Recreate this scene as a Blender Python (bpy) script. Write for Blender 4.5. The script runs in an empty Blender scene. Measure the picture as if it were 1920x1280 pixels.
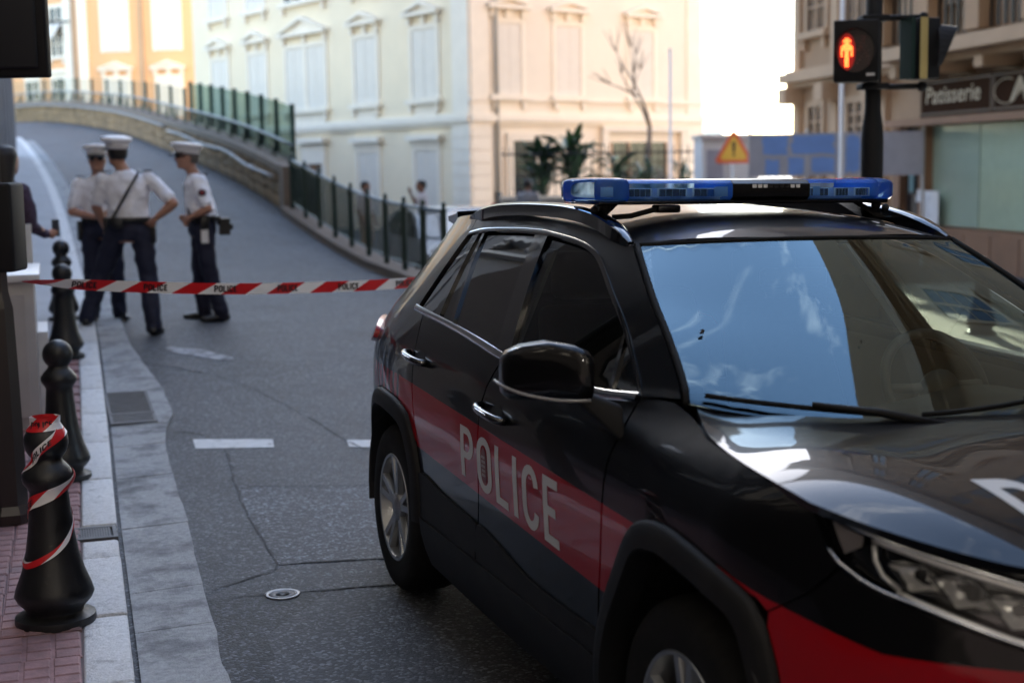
import bpy, bmesh, math, random
import numpy as np
from mathutils import Vector, Matrix, geometry, noise as mnoise
R = math.radians
random.seed(7)
sc = bpy.context.scene
C = sc.collection

# ------------------------------------------------------------------ camera, sky, sun, exposure
cam_d = bpy.data.cameras.new('camera'); cam = bpy.data.objects.new('camera', cam_d); C.objects.link(cam)
cam.matrix_world = Matrix.Translation((0, 0, 1.79)) @ Matrix.Rotation(R(83), 4, 'X') @ Matrix.Rotation(R(-0.91), 4, 'Z')
cam_d.lens = 50; cam_d.sensor_width = 36; cam_d.clip_start = .05; cam_d.clip_end = 3000
cam_d.dof.use_dof = True; cam_d.dof.focus_distance = 5.2; cam_d.dof.aperture_fstop = 2.2
sc.camera = cam
SUN_EL, SUN_AZ = R(25), R(5.0)
world = bpy.data.worlds.new('World'); sc.world = world; world.use_nodes = True
wn = world.node_tree; wn.nodes.clear()
def wnode(t): return wn.nodes.new(t)
sky = wnode('ShaderNodeTexSky'); sky.sky_type = 'NISHITA'; sky.sun_disc = False
sky.sun_elevation = SUN_EL; sky.sun_rotation = SUN_AZ; sky.air_density = 1.0; sky.dust_density = .35; sky.ozone_density = 1.1
tc = wnode('ShaderNodeTexCoord'); mp = wnode('ShaderNodeMapping'); mp.inputs['Scale'].default_value = (1, 1, 2.2)
nz = wnode('ShaderNodeTexNoise'); nz.inputs['Scale'].default_value = 4.2; nz.inputs['Detail'].default_value = 8; nz.inputs['Roughness'].default_value = .62
nz.inputs['Distortion'].default_value = .35
cr = wnode('ShaderNodeValToRGB'); cr.color_ramp.elements[0].position = .545; cr.color_ramp.elements[1].position = .72
cr.color_ramp.elements[1].color = (.85, .85, .85, 1)
mx = wnode('ShaderNodeMix'); mx.data_type = 'RGBA'; mx.inputs[7].default_value = (9, 9.3, 10, 1)
bg = wnode('ShaderNodeBackground'); bg.inputs['Strength'].default_value = .13
wo = wnode('ShaderNodeOutputWorld')
L = wn.links.new
L(tc.outputs['Generated'], mp.inputs['Vector']); L(mp.outputs[0], nz.inputs['Vector']); L(nz.outputs['Fac'], cr.inputs['Fac'])
L(cr.outputs['Color'], mx.inputs[0]); L(sky.outputs[0], mx.inputs[6]); L(mx.outputs[2], bg.inputs['Color']); L(bg.outputs[0], wo.inputs['Surface'])
sd = bpy.data.lights.new('sun', 'SUN'); sun = bpy.data.objects.new('sun', sd); C.objects.link(sun)
sd.energy = 4.5; sd.angle = R(.53); sd.color = (1, .93, .82)
sdir = Vector((math.sin(SUN_AZ) * math.cos(SUN_EL), math.cos(SUN_AZ) * math.cos(SUN_EL), math.sin(SUN_EL)))
sun.rotation_euler = sdir.to_track_quat('Z', 'Y').to_euler(); sun.location = (0, 0, 60)
sc.view_settings.view_transform = 'Standard'; sc.view_settings.look = 'None'
sc.view_settings.exposure = 2.62; sc.view_settings.gamma = 1; sc.view_settings.use_curve_mapping = False
sc.render.engine = 'CYCLES'
sc.cycles.use_denoising = True
try: sc.cycles.denoiser = 'OPENIMAGEDENOISE'
except Exception: pass
sc.cycles.max_bounces = 10; sc.cycles.transparent_max_bounces = 16; sc.cycles.sample_clamp_indirect = 6
sc.cycles.caustics_reflective = False; sc.cycles.caustics_refractive = False

# ------------------------------------------------------------------ materials
MATS = {}
def nmath(nt, op, a, b=None, c=None):
    n = nt.nodes.new('ShaderNodeMath'); n.operation = op
    for i, v in enumerate((a, b, c)):
        if v is None: continue
        if isinstance(v, (int, float)): n.inputs[i].default_value = v
        else: nt.links.new(v, n.inputs[i])
    return n.outputs[0]
def mat(name, col, rough=.5, metal=0., spec=.5, coat=0., coatr=.02, var=0., vscale=4., bump=0., bscale=60., trans=0., emit=None, estr=0., rvar=0., detail=5., bdist=.01, grime=None, gscale=1.5, gpos=(.5, .7)):
    if name in MATS: return MATS[name]
    m = bpy.data.materials.new(name); m.use_nodes = True; nt = m.node_tree; b = nt.nodes['Principled BSDF']
    b.inputs['Base Color'].default_value = (*col, 1); b.inputs['Roughness'].default_value = rough
    b.inputs['Metallic'].default_value = metal; b.inputs['Specular IOR Level'].default_value = spec
    b.inputs['Coat Weight'].default_value = coat; b.inputs['Coat Roughness'].default_value = coatr
    b.inputs['Transmission Weight'].default_value = trans
    if emit: b.inputs['Emission Color'].default_value = (*emit, 1); b.inputs['Emission Strength'].default_value = estr
    ln = nt.links.new
    if var or bump or rvar or grime:
        geo = nt.nodes.new('ShaderNodeNewGeometry')
        colout = None
        if var:
            n1 = nt.nodes.new('ShaderNodeTexNoise'); n1.inputs['Scale'].default_value = vscale; n1.inputs['Detail'].default_value = detail; n1.inputs['Roughness'].default_value = .6
            ln(geo.outputs['Position'], n1.inputs['Vector'])
            mr = nt.nodes.new('ShaderNodeMapRange'); mr.inputs[1].default_value = .25; mr.inputs[2].default_value = .75; mr.inputs[3].default_value = 1 - var; mr.inputs[4].default_value = 1 + var
            ln(n1.outputs['Fac'], mr.inputs[0])
            mm = nt.nodes.new('ShaderNodeVectorMath'); mm.operation = 'SCALE'; mm.inputs[0].default_value = col; ln(mr.outputs[0], mm.inputs['Scale'])
            colout = mm.outputs[0]
            if rvar:
                m2 = nt.nodes.new('ShaderNodeMapRange'); m2.inputs[1].default_value = .3; m2.inputs[2].default_value = .7; m2.inputs[3].default_value = max(.02, rough - rvar); m2.inputs[4].default_value = min(1, rough + rvar)
                ln(n1.outputs['Fac'], m2.inputs[0]); ln(m2.outputs[0], b.inputs['Roughness'])
        if grime:
            n3 = nt.nodes.new('ShaderNodeTexNoise'); n3.inputs['Scale'].default_value = gscale; n3.inputs['Detail'].default_value = 8; n3.inputs['Roughness'].default_value = .7
            ln(geo.outputs['Position'], n3.inputs['Vector'])
            r3 = nt.nodes.new('ShaderNodeMapRange'); r3.inputs[1].default_value = gpos[0]; r3.inputs[2].default_value = gpos[1]; ln(n3.outputs['Fac'], r3.inputs[0])
            mg = nt.nodes.new('ShaderNodeMix'); mg.data_type = 'RGBA'; ln(r3.outputs[0], mg.inputs[0])
            if colout is not None: ln(colout, mg.inputs[6])
            else: mg.inputs[6].default_value = (*col, 1)
            mg.inputs[7].default_value = (*grime, 1); colout = mg.outputs[2]
        if colout is not None: ln(colout, b.inputs['Base Color'])
        if bump:
            n2 = nt.nodes.new('ShaderNodeTexNoise'); n2.inputs['Scale'].default_value = bscale; n2.inputs['Detail'].default_value = 4
            ln(geo.outputs['Position'], n2.inputs['Vector'])
            bp = nt.nodes.new('ShaderNodeBump'); bp.inputs['Strength'].default_value = bump; bp.inputs['Distance'].default_value = bdist
            ln(n2.outputs['Fac'], bp.inputs['Height']); ln(bp.outputs[0], b.inputs['Normal'])
    MATS[name] = m; return m
def glassmat(name, tint, ior=1.5, boost=1.0, base=0., rough=0., rc=(1, 1, 1)):
    if name in MATS: return MATS[name]
    m = bpy.data.materials.new(name); m.use_nodes = True; nt = m.node_tree; nt.nodes.clear(); ln = nt.links.new
    o = nt.nodes.new('ShaderNodeOutputMaterial'); t = nt.nodes.new('ShaderNodeBsdfTransparent'); t.inputs[0].default_value = (*tint, 1)
    g = nt.nodes.new('ShaderNodeBsdfGlossy'); g.inputs['Roughness'].default_value = rough; g.inputs[0].default_value = (*rc, 1)
    fr = nt.nodes.new('ShaderNodeFresnel'); fr.inputs[0].default_value = ior
    k = nmath(nt, 'MULTIPLY_ADD', fr.outputs[0], boost, base); k = nmath(nt, 'MINIMUM', k, 1.)
    mixn = nt.nodes.new('ShaderNodeMixShader'); ln(k, mixn.inputs[0]); ln(t.outputs[0], mixn.inputs[1]); ln(g.outputs[0], mixn.inputs[2]); ln(mixn.outputs[0], o.inputs[0])
    MATS[name] = m; return m

# ------------------------------------------------------------------ object helpers
ORG = {}
def tag(o, label=None, cat=None, group=None, kind=None):
    if label: o['label'] = label
    if cat: o['category'] = cat
    if group: o['group'] = group
    if kind: o['kind'] = kind
    return o
def empty(name, loc=(0, 0, 0), rz=0, label=None, cat=None, group=None):
    o = bpy.data.objects.new(name, None); C.objects.link(o); o.location = loc; o.rotation_euler = (0, 0, rz); o.empty_display_size = .2
    ORG[o.name] = Vector(loc)
    return tag(o, label, cat, group)
def mobj(name, verts, faces, m, parent=None, smooth=False, normals=None, local=False, mats=None, fm=None):
    """verts in world coordinates unless local; parent origin is subtracted"""
    org = ORG.get(parent.name, Vector()) if (parent and not local) else Vector()
    vs = [(v[0] - org[0], v[1] - org[1], v[2] - org[2]) for v in verts]
    me = bpy.data.meshes.new(name); me.from_pydata(vs, [], faces); me.update()
    for mm in (mats or [m]): me.materials.append(MATS[mm] if isinstance(mm, str) else mm)
    if fm: me.polygons.foreach_set('material_index', fm)
    if smooth or normals is not None:
        me.polygons.foreach_set('use_smooth', [True] * len(me.polygons))
    if normals is not None: me.normals_split_custom_set_from_vertices([tuple(n) for n in normals])
    o = bpy.data.objects.new(name, me); C.objects.link(o)
    if parent: o.parent = parent; ORG[o.name] = org
    return o
def smooth_angle(o, deg=35):
    bm = bmesh.new(); bm.from_mesh(o.data)
    for f in bm.faces: f.smooth = True
    for e in bm.edges:
        if len(e.link_faces) == 2: e.smooth = e.calc_face_angle(0) < R(deg)
    bm.to_mesh(o.data); bm.free(); return o
class MB:
    """collects simple shapes in one mesh"""
    def __init__(s): s.v = []; s.f = []
    def add(s, vs, fs):
        n = len(s.v); s.v += [tuple(v) for v in vs]; s.f += [tuple(i + n for i in f) for f in fs]; return s
    def box(s, x0, x1, y0, y1, z0, z1):
        return s.add([(x0, y0, z0), (x1, y0, z0), (x1, y1, z0), (x0, y1, z0), (x0, y0, z1), (x1, y0, z1), (x1, y1, z1), (x0, y1, z1)], BOXF)
    def hexa(s, pts): return s.add(pts, BOXF)
    def tube(s, pts, rad, n=8, cap=True):
        pts = [Vector(p) for p in pts]; rads = rad if isinstance(rad, (list, tuple)) else [rad] * len(pts)
        rings = []; prev = None
        for i, p in enumerate(pts):
            t = (pts[min(i + 1, len(pts) - 1)] - pts[max(i - 1, 0)]).normalized()
            if prev is None:
                a = Vector((0, 0, 1)) if abs(t.z) < .9 else Vector((1, 0, 0)); u = t.cross(a).normalized()
            else: u = (prev - t * prev.dot(t)).normalized()
            prev = u; w = t.cross(u); rings.append([p + (u * math.cos(2 * math.pi * k / n) + w * math.sin(2 * math.pi * k / n)) * rads[i] for k in range(n)])
        vs = [v for r in rings for v in r]; fs = []
        for i in range(len(rings) - 1):
            for k in range(n): fs.append((i * n + k, i * n + (k + 1) % n, (i + 1) * n + (k + 1) % n, (i + 1) * n + k))
        if cap: fs += [tuple(reversed(range(n))), tuple((len(rings) - 1) * n + k for k in range(n))]
        return s.add(vs, fs)
    def lathe(s, prof, n=24, o=(0, 0, 0), axis='Z', cap=(1, 1)):
        vs = []; fs = []
        for r, h in prof:
            for k in range(n):
                a = 2 * math.pi * k / n
                p = (r * math.cos(a), r * math.sin(a), h) if axis == 'Z' else (r * math.cos(a), h, r * math.sin(a)) if axis == 'Y' else (h, r * math.cos(a), r * math.sin(a))
                vs.append((p[0] + o[0], p[1] + o[1], p[2] + o[2]))
        for i in range(len(prof) - 1):
            for k in range(n):
                q = (i * n + k, i * n + (k + 1) % n, (i + 1) * n + (k + 1) % n, (i + 1) * n + k)
                fs.append(q if axis != 'Y' else q[::-1])
        a = tuple(range(n)); b = tuple((len(prof) - 1) * n + k for k in range(n))
        if axis == 'Y': a, b = a[::-1], b[::-1]
        if cap[0]: fs.append(a[::-1])
        if cap[1]: fs.append(b)
        return s.add(vs, fs)
    def sphere(s, c, r, n=12, m=8):
        rx, ry, rz = r if isinstance(r, (list, tuple)) else (r, r, r)
        vs = [(c[0], c[1], c[2] + rz)]; fs = []
        for i in range(1, m):
            a = math.pi * i / m
            for k in range(n): b = 2 * math.pi * k / n; vs.append((c[0] + rx * math.sin(a) * math.cos(b), c[1] + ry * math.sin(a) * math.sin(b), c[2] + rz * math.cos(a)))
        vs.append((c[0], c[1], c[2] - rz)); e = len(vs) - 1
        for k in range(n):
            fs.append((0, 1 + k, 1 + (k + 1) % n))
            for i in range(m - 2): a = 1 + i * n; fs.append((a + k, a + n + k, a + n + (k + 1) % n, a + (k + 1) % n))
            fs.append((e, 1 + (m - 2) * n + (k + 1) % n, 1 + (m - 2) * n + k))
        return s.add(vs, fs)
    def build(s, name, m, parent=None, smooth=False, local=False, ang=None):
        o = mobj(name, s.v, s.f, m, parent, smooth, local=local)
        if ang: smooth_angle(o, ang)
        return o
BOXF = [(0, 3, 2, 1), (4, 5, 6, 7), (0, 1, 5, 4), (1, 2, 6, 5), (2, 3, 7, 6), (3, 0, 4, 7)]
def copy_tree(o, parent=None):
    c = o.copy(); C.objects.link(c)
    if parent: c.parent = parent
    ORG[c.name] = Vector()
    for ch in list(o.children): copy_tree(ch, c)
    return c
def bevel(o, w=.01, seg=2, ang=35):
    bm = bmesh.new(); bm.from_mesh(o.data)
    es = [e for e in bm.edges if len(e.link_faces) == 2 and e.calc_face_angle(0) > R(ang)]
    bmesh.ops.bevel(bm, geom=es, offset=w, segments=seg, affect='EDGES', profile=.5, clamp_overlap=True)
    bm.to_mesh(o.data); bm.free(); return smooth_angle(o, 50)
# interpolation
def cub(x, T):
    n = len(T)
    if x <= T[0][0]: return T[0][1]
    if x >= T[-1][0]: return T[-1][1]
    for i in range(n - 1):
        if x <= T[i + 1][0]: break
    x0, y0 = T[i]; x1, y1 = T[i + 1]; h = x1 - x0; d = (y1 - y0) / h
    def tan(k):
        if k == 0 or k == n - 1: return d
        a = (T[k][1] - T[k - 1][1]) / (T[k][0] - T[k - 1][0]); b = (T[k + 1][1] - T[k][1]) / (T[k + 1][0] - T[k][0])
        return 0. if a * b <= 0 else 2 * a * b / (a + b)
    m0 = tan(i); m1 = tan(i + 1); t = (x - x0) / h
    return (2 * t**3 - 3 * t * t + 1) * y0 + (t**3 - 2 * t * t + t) * h * m0 + (-2 * t**3 + 3 * t * t) * y1 + (t**3 - t * t) * h * m1
def sstep(a, b, x):
    t = min(max((x - a) / (b - a), 0), 1); return t * t * (3 - 2 * t)
def spline(pts, step):
    """Catmull-Rom through points, resampled"""
    P = [np.array(p, float) for p in pts]
    if len(P) == 2:
        n = max(1, int(np.linalg.norm(P[1] - P[0]) / step)); return [P[0] + (P[1] - P[0]) * k / n for k in range(n + 1)]
    out = []
    for i in range(len(P) - 1):
        p0 = P[i - 1] if i else 2 * P[0] - P[1]; p3 = P[i + 2] if i + 2 < len(P) else 2 * P[-1] - P[-2]; p1, p2 = P[i], P[i + 1]
        n = max(1, int(np.linalg.norm(p2 - p1) / step))
        for k in range(n):
            t = k / n
            out.append(.5 * ((2 * p1) + (-p0 + p2) * t + (2 * p0 - 5 * p1 + 4 * p2 - p3) * t * t + (-p0 + 3 * p1 - 3 * p2 + p3) * t**3))
    out.append(P[-1]); return out
def outline(segs, step):
    pts = []
    for s in segs:
        for p in spline(s, step):
            if not pts or np.linalg.norm(p - pts[-1]) > step * .15: pts.append(p)
    while np.linalg.norm(pts[0] - pts[-1]) < step * .15: pts.pop()
    return pts
def inside(px, py, poly):
    r = False; n = len(poly); j = n - 1
    for i in range(n):
        xi, yi = poly[i]; xj, yj = poly[j]
        if (yi > py) != (yj > py) and px < (xj - xi) * (py - yi) / (yj - yi) + xi: r = not r
        j = i
    return r
def patch(name, F, segs, step, m, parent, off=0., flange=.02, ctr=(-1.3, 0, .75), mirror=False, mname=None, label=None):
    """surface panel: F(u,v) over the polygon, exact normals, turned-in edges"""
    bd = outline(segs, step); nb = len(bd); A = np.array(bd)
    pts = [Vector((p[0], p[1])) for p in bd]
    lo, hi = A.min(0), A.max(0)
    gx = np.arange(lo[0] + step * .5, hi[0], step); gy = np.arange(lo[1] + step * .5, hi[1], step)
    poly = [(p[0], p[1]) for p in bd]; A2 = np.roll(A, -1, 0); D = A2 - A; LL = (D**2).sum(1) + 1e-12
    for i, x in enumerate(gx):
        for y in gy:
            yy = y + (step * .5 if i % 2 else 0)
            if not inside(x, yy, poly): continue
            q = np.array([x, yy]); t = np.clip(((q - A) * D).sum(1) / LL, 0, 1); dd = np.sqrt(((A + D * t[:, None] - q)**2).sum(1)).min()
            if dd > step * .45: pts.append(Vector((x, yy)))
    r = geometry.delaunay_2d_cdt(pts, [(i, (i + 1) % nb) for i in range(nb)], [], 1, 1e-6)
    uv = r[0]; tris = r[2]; orig = r[3]
    V = []; N = []; e = 2e-3; cc = np.array(ctr)
    for p in uv:
        P0 = np.array(F(p[0], p[1])); du = np.array(F(p[0] + e, p[1])) - np.array(F(p[0] - e, p[1])); dv = np.array(F(p[0], p[1] + e)) - np.array(F(p[0], p[1] - e))
        n = np.cross(du, dv); n /= np.linalg.norm(n) + 1e-12
        if n @ (P0 - cc) < 0: n = -n
        V.append(P0 + n * off); N.append(n)
    F2 = []
    for t in tris:
        t = list(t); nn = np.cross(V[t[1]] - V[t[0]], V[t[2]] - V[t[0]])
        if nn @ (N[t[0]] + N[t[1]] + N[t[2]]) < 0: t.reverse()
        F2.append(tuple(t))
    if flange:
        mp_ = {}
        for k, og in enumerate(orig):
            for o_ in og:
                if o_ < nb: mp_[o_] = k
        ids = [mp_[i] for i in range(nb) if i in mp_]
        base = len(V); k = len(ids)
        for idx, i in enumerate(ids):
            t = V[ids[(idx + 1) % k]] - V[ids[idx - 1]]; t /= np.linalg.norm(t) + 1e-12
            s = np.cross(t, N[i]); V.append(V[i] * 1.); N.append((s, i, t))
        for idx, i in enumerate(ids): V.append(V[i] - (N[i]) * flange); N.append(N[base + idx])
        # orient side normals outward of the polygon using the signed area
        area = sum(bd[i][0] * bd[(i + 1) % nb][1] - bd[(i + 1) % nb][0] * bd[i][1] for i in range(nb))
        ce = np.mean([V[i] for i in ids], 0)
        sgn = sum(1 if (N[base + j][0] @ (V[ids[j]] - ce)) > 0 else -1 for j in range(k)); sgn = 1 if sgn > 0 else -1
        for j in range(base, len(N)): N[j] = N[j][0] * sgn
        for j in range(k):
            a, b = base + j, base + (j + 1) % k; f = [a, b, b + k, a + k]
            nn = np.cross(V[f[1]] - V[f[0]], V[f[3]] - V[f[0]])
            if nn @ N[a] < 0: f.reverse()
            F2.append(tuple(f))
    o = mobj(name, V, F2, m, parent, normals=N, local=True)
    if label: o['label'] = label
    if mirror:
        V2 = [v * np.array([1, -1, 1]) for v in V]; N2 = [n * np.array([1, -1, 1]) for n in N]
        mobj(mname or name, V2, [f[::-1] for f in F2], m, parent, normals=N2, local=True)
    return o
# stroke letters, unit cell: height 1
def arc(cx, cy, rx, ry, a0, a1, n=10): return [(cx + rx * math.cos(R(a0 + (a1 - a0) * k / n)), cy + ry * math.sin(R(a0 + (a1 - a0) * k / n))) for k in range(n + 1)]
LET = {'P': (.50, [[(.06, 0), (.06, .94), (.26, .94)] + arc(.26, .70, .18, .24, 90, -90) + [(.06, .46)]]),
       'O': (.52, [arc(.26, .70, .20, .24, 0, 180) + arc(.26, .30, .20, .24, 180, 360) + [(.46, .70)]]),
       'L': (.44, [[(.06, 1), (.06, .06), (.42, .06)]]), 'I': (.16, [[(.08, 0), (.08, 1)]]),
       'C': (.50, [arc(.26, .68, .19, .26, 5, 180) + arc(.26, .32, .19, .26, 180, 355)]),
       'E': (.46, [[(.44, .94), (.06, .94), (.06, .06), (.44, .06)], [(.06, .5), (.38, .5)]])}
def weld(o, d=1e-5):
    bm = bmesh.new(); bm.from_mesh(o.data); bmesh.ops.remove_doubles(bm, verts=bm.verts, dist=d); bm.to_mesh(o.data); bm.free(); return o
def ribbon2d(pl, w):
    P = [np.array(p, float) for p in pl]; closed = np.linalg.norm(P[0] - P[-1]) < 1e-6
    Lf, Rt = [], []
    for i, p in enumerate(P):
        a = P[i - 1] if i else (P[-2] if closed else None); b = P[i + 1] if i + 1 < len(P) else (P[1] if closed else None)
        d1 = (p - a) / np.linalg.norm(p - a) if a is not None else None; d2 = (b - p) / np.linalg.norm(b - p) if b is not None else None
        if d1 is None: d1 = d2
        if d2 is None: d2 = d1
        n1 = np.array([-d1[1], d1[0]]); n2 = np.array([-d2[1], d2[0]]); n = n1 + n2; n /= np.linalg.norm(n); k = w / 2 / max(.5, n @ n1)
        Lf.append(p + n * k); Rt.append(p - n * k)
    return Lf, Rt
def text_mesh(txt, h, stroke, gap=.12, width=1.0, sub=.04):
    """flat triangles for stroke text: list of quads in 2D, total width"""
    quads = []; x = 0; cuts_ = [0]
    for ch in txt:
        w, pls = LET[ch]
        if ch == 'E':
            k_ = stroke; lv = [0, k_, .5 - k_ / 2, .5 + k_ / 2, 1 - k_, 1]; xs_ = [0, k_] + [k_ + (.44 - k_) * j / 4 for j in range(1, 5)]
            for j in range(5):
                for i in range(5):
                    if i and (j % 2 or (j == 2 and i == 4)): continue
                    quads.append([((a * width + x) * h, b * h) for a, b in ((xs_[i], lv[j]), (xs_[i + 1], lv[j]), (xs_[i + 1], lv[j + 1]), (xs_[i], lv[j + 1]))])
            pls = []
        for pl in pls:
            dense = [np.array(pl[0], float)]
            for a, b in zip(pl[:-1], pl[1:]):
                n = max(1, int(math.hypot(b[0] - a[0], b[1] - a[1]) / (sub / h)))
                if math.hypot(b[0] - a[0], b[1] - a[1]) < 1e-6: continue
                for k in range(1, n + 1): dense.append(np.array(a) + (np.array(b) - np.array(a)) * k / n)
            Lf, Rt = ribbon2d(dense, stroke)
            for i in range(len(Lf) - 1): quads.append([((p[0] * width + x) * h, p[1] * h) for p in (Rt[i], Rt[i + 1], Lf[i + 1], Lf[i])])
        x += w * width + gap; cuts_.append(len(quads))
    text_mesh.cuts = cuts_
    return quads, (x - gap) * h

# ------------------------------------------------------------------ street frame and ground
CS, SN = math.cos(R(18)), math.sin(R(18))
def XY(s, r): return (CS * r - SN * s, SN * r + CS * s)
def SRF(x, y): return (-SN * x + CS * y, CS * x + SN * y)
ZR = [(-60, 0), (7, 0), (9, .03), (11, .10), (13.5, .25), (16, .31), (18.5, .355), (20.8, .42), (23, .58), (26, .87), (27.5, 1.04), (33, 1.64), (41, 2.35), (52, 3.25), (65, 4.0), (90, 4.3)]
KR = [(-40, -.8), (0, .09), (5, .21), (7.2, .255), (10.3, .33), (15, .40), (20, .42), (25, .38), (30, .25), (36, .0), (42, -.3), (48, -.75), (56, -2.6), (66, -7.5), (72, -11)]   # kerb outer edge
RW = [(-40, 4.75), (19, 4.75), (27.5, 4.36), (41, 3.4), (52, 2.35), (65.5, -.65), (75, -4.5)]                                                   # right edge of the ramp
FALL = [(-60, .0157), (9, .0157), (14, .04), (22, .048), (30, 0), (100, 0)]
def zroad(s, r): return cub(s, ZR) - cub(s, FALL) * max(0, r - 1.3)
def zlow(s): return -.05 - .27 * sstep(6, 24, s)
def zside(s, r):
    e = cub(s, RW); w = 7 - 6.96 * sstep(11, 18, s)
    return zroad(s, e) + (zlow(s) - zroad(s, e)) * sstep(0, w, r - e)
def G(x, y):
    s, r = SRF(x, y); return zroad(s, r) if r < cub(s, RW) else zside(s, r)
KERB_H = .085
def zwalk(s): return cub(s, ZR) + KERB_H
def asphalt(name='asphalt', col=(.062, .066, .076), agk=2.4):
    m = bpy.data.materials.new(name); m.use_nodes = True; nt = m.node_tree; b = nt.nodes['Principled BSDF']; ln = nt.links.new
    geo = nt.nodes.new('ShaderNodeNewGeometry')
    def noi(sc_, det, rough=.6):
        n = nt.nodes.new('ShaderNodeTexNoise'); n.inputs['Scale'].default_value = sc_; n.inputs['Detail'].default_value = det; n.inputs['Roughness'].default_value = rough; ln(geo.outputs['Position'], n.inputs['Vector']); return n.outputs['Fac']
    vor = nt.nodes.new('ShaderNodeTexVoronoi'); vor.inputs['Scale'].default_value = 80; ln(geo.outputs['Position'], vor.inputs['Vector'])
    big = noi(.55, 6, .65); med = noi(5, 5)
    k = nmath(nt, 'MULTIPLY_ADD', big, .9, .55); k = nmath(nt, 'MULTIPLY', k, nmath(nt, 'MULTIPLY_ADD', med, .5, .75))
    st = nt.nodes.new('ShaderNodeMapRange'); st.inputs[1].default_value = .50; st.inputs[2].default_value = .68; st.inputs[3].default_value = 1; st.inputs[4].default_value = .62; ln(noi(1.4, 7, .7), st.inputs[0]); k = nmath(nt, 'MULTIPLY', k, st.outputs[0])
    sep = nt.nodes.new('ShaderNodeSeparateColor'); ln(vor.outputs['Color'], sep.inputs[0])
    agg = nmath(nt, 'POWER', sep.outputs[0], 5); agg = nmath(nt, 'MULTIPLY_ADD', agg, agk, .55)
    k = nmath(nt, 'MULTIPLY', k, agg)
    sc_ = nt.nodes.new('ShaderNodeVectorMath'); sc_.operation = 'SCALE'; sc_.inputs[0].default_value = col; ln(k, sc_.inputs['Scale']); ln(sc_.outputs[0], b.inputs['Base Color'])
    b.inputs['Roughness'].default_value = .62; b.inputs['Specular IOR Level'].default_value = .32
    h = nmath(nt, 'SUBTRACT', noi(160, 3), nmath(nt, 'MULTIPLY', vor.outputs['Distance'], .8))
    bp = nt.nodes.new('ShaderNodeBump'); bp.inputs['Strength'].default_value = .75; bp.inputs['Distance'].default_value = .006; ln(h, bp.inputs['Height']); ln(bp.outputs[0], b.inputs['Normal'])
    MATS[name] = m; return m
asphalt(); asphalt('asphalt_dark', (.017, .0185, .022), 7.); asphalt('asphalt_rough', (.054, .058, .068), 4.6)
mat('ground_dust', (.2, .19, .17), .9, var=.2)
mat('concrete', (.37, .375, .38), .85, spec=.3, var=.30, vscale=40, detail=9, bump=.8, bscale=150, grime=(.15, .155, .16), gscale=3.4, gpos=(.47, .66))
mat('kerb_stone', (.62, .615, .61), .75, var=.22, vscale=50, detail=9, bump=.7, bscale=120, grime=(.26, .255, .25), gscale=9, gpos=(.55, .72))
mat('pink_tile', (.27, .15, .15), .75, var=.32, vscale=16, bump=.3, bscale=120, grime=(.17, .13, .14), gscale=3, gpos=(.5, .75))
mat('grout', (.13, .10, .10), .95, var=.2)
mat('white_line', (.62, .62, .62), .75, var=.18, vscale=14, bump=.3, bscale=140, grime=(.2, .2, .21), gscale=22, gpos=(.56, .66))
mat('worn_line', (.33, .34, .36), .8, var=.25, vscale=10, grime=(.10, .10, .11), gscale=9, gpos=(.45, .6))
mat('tar', (.028, .028, .03), .8)
mat('iron', (.09, .09, .095), .6, metal=.3, var=.25, vscale=15, bump=.2)
mat('steel_ring', (.32, .32, .33), .45, metal=.7, var=.2, vscale=30)
mat('pale_paving', (.52, .50, .44), .85, var=.12, vscale=3, bump=.2, bscale=40)
mat('far_paving', (.36, .365, .38), .8, var=.12, vscale=2, bump=.2, bscale=40)
# far ground sheet
tag(mobj('ground', [(-900, -900, -1.2), (900, -900, -1.2), (900, 900, -1.2), (-900, 900, -1.2)], [(0, 1, 2, 3)], 'ground_dust'), kind='structure')
def sheet(name, ss, rfun, nr, zf, m, lift=0., parent=None):
    vs = []; fs = []
    for s in ss:
        a, b = rfun(s)
        for k in range(nr + 1): r = a + (b - a) * k / nr; x, y = XY(s, r); vs.append((x, y, zf(s, r) + lift))
    for i in range(len(ss) - 1):
        for k in range(nr): q = i * (nr + 1) + k; fs.append((q, q + 1, q + nr + 2, q + nr + 1))
    return mobj(name, vs, fs, m, parent, smooth=True)
ss = [-40, -30, -20, -10, -5] + list(np.arange(0, 70.1, .5))
road = tag(sheet('road', ss, lambda s: (cub(s, KR) - .3, cub(s, RW)), 12, zroad, 'asphalt'), kind='structure')
ss2 = [-40, -30, -20, -10, -5] + list(np.arange(0, 30, .5)) + [32, 36, 40, 50, 60, 80, 110, 160]
vs = []; fs = []; offs = [0, .02, .05, .15, .4, .8, 1.5, 2.5, 4, 6, 8, 12, 18, 28, 45, 80]
for s in ss2:
    for o_ in offs: r = cub(s, RW) + o_; x, y = XY(s, r); vs.append((x, y, zside(s, r)))
nn = len(offs)
for i in range(len(ss2) - 1):
    for k in range(nn - 1): q = i * nn + k; fs.append((q, q + 1, q + nn + 1, q + nn))
tag(mobj('side_street', vs, fs, 'asphalt', smooth=True), kind='structure')
iso = tag(empty('island_pavement', (5, 15, -.1)), kind='structure')
for i in range(11):
    for j in range(3):
        x0, y0 = 3.55 + j * 1.0 + .10 * i, 9.6 + i * 1.2; vs = []
        for dz in (-.3, .10):
            for x, y in ((x0, y0), (x0 + .985, y0), (x0 + 1.085, y0 + 1.185), (x0 + .10, y0 + 1.185)): vs.append((x, y, G(x, y) + dz))
        mobj('paving_slab', vs, BOXF, 'pale_paving', iso)
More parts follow.
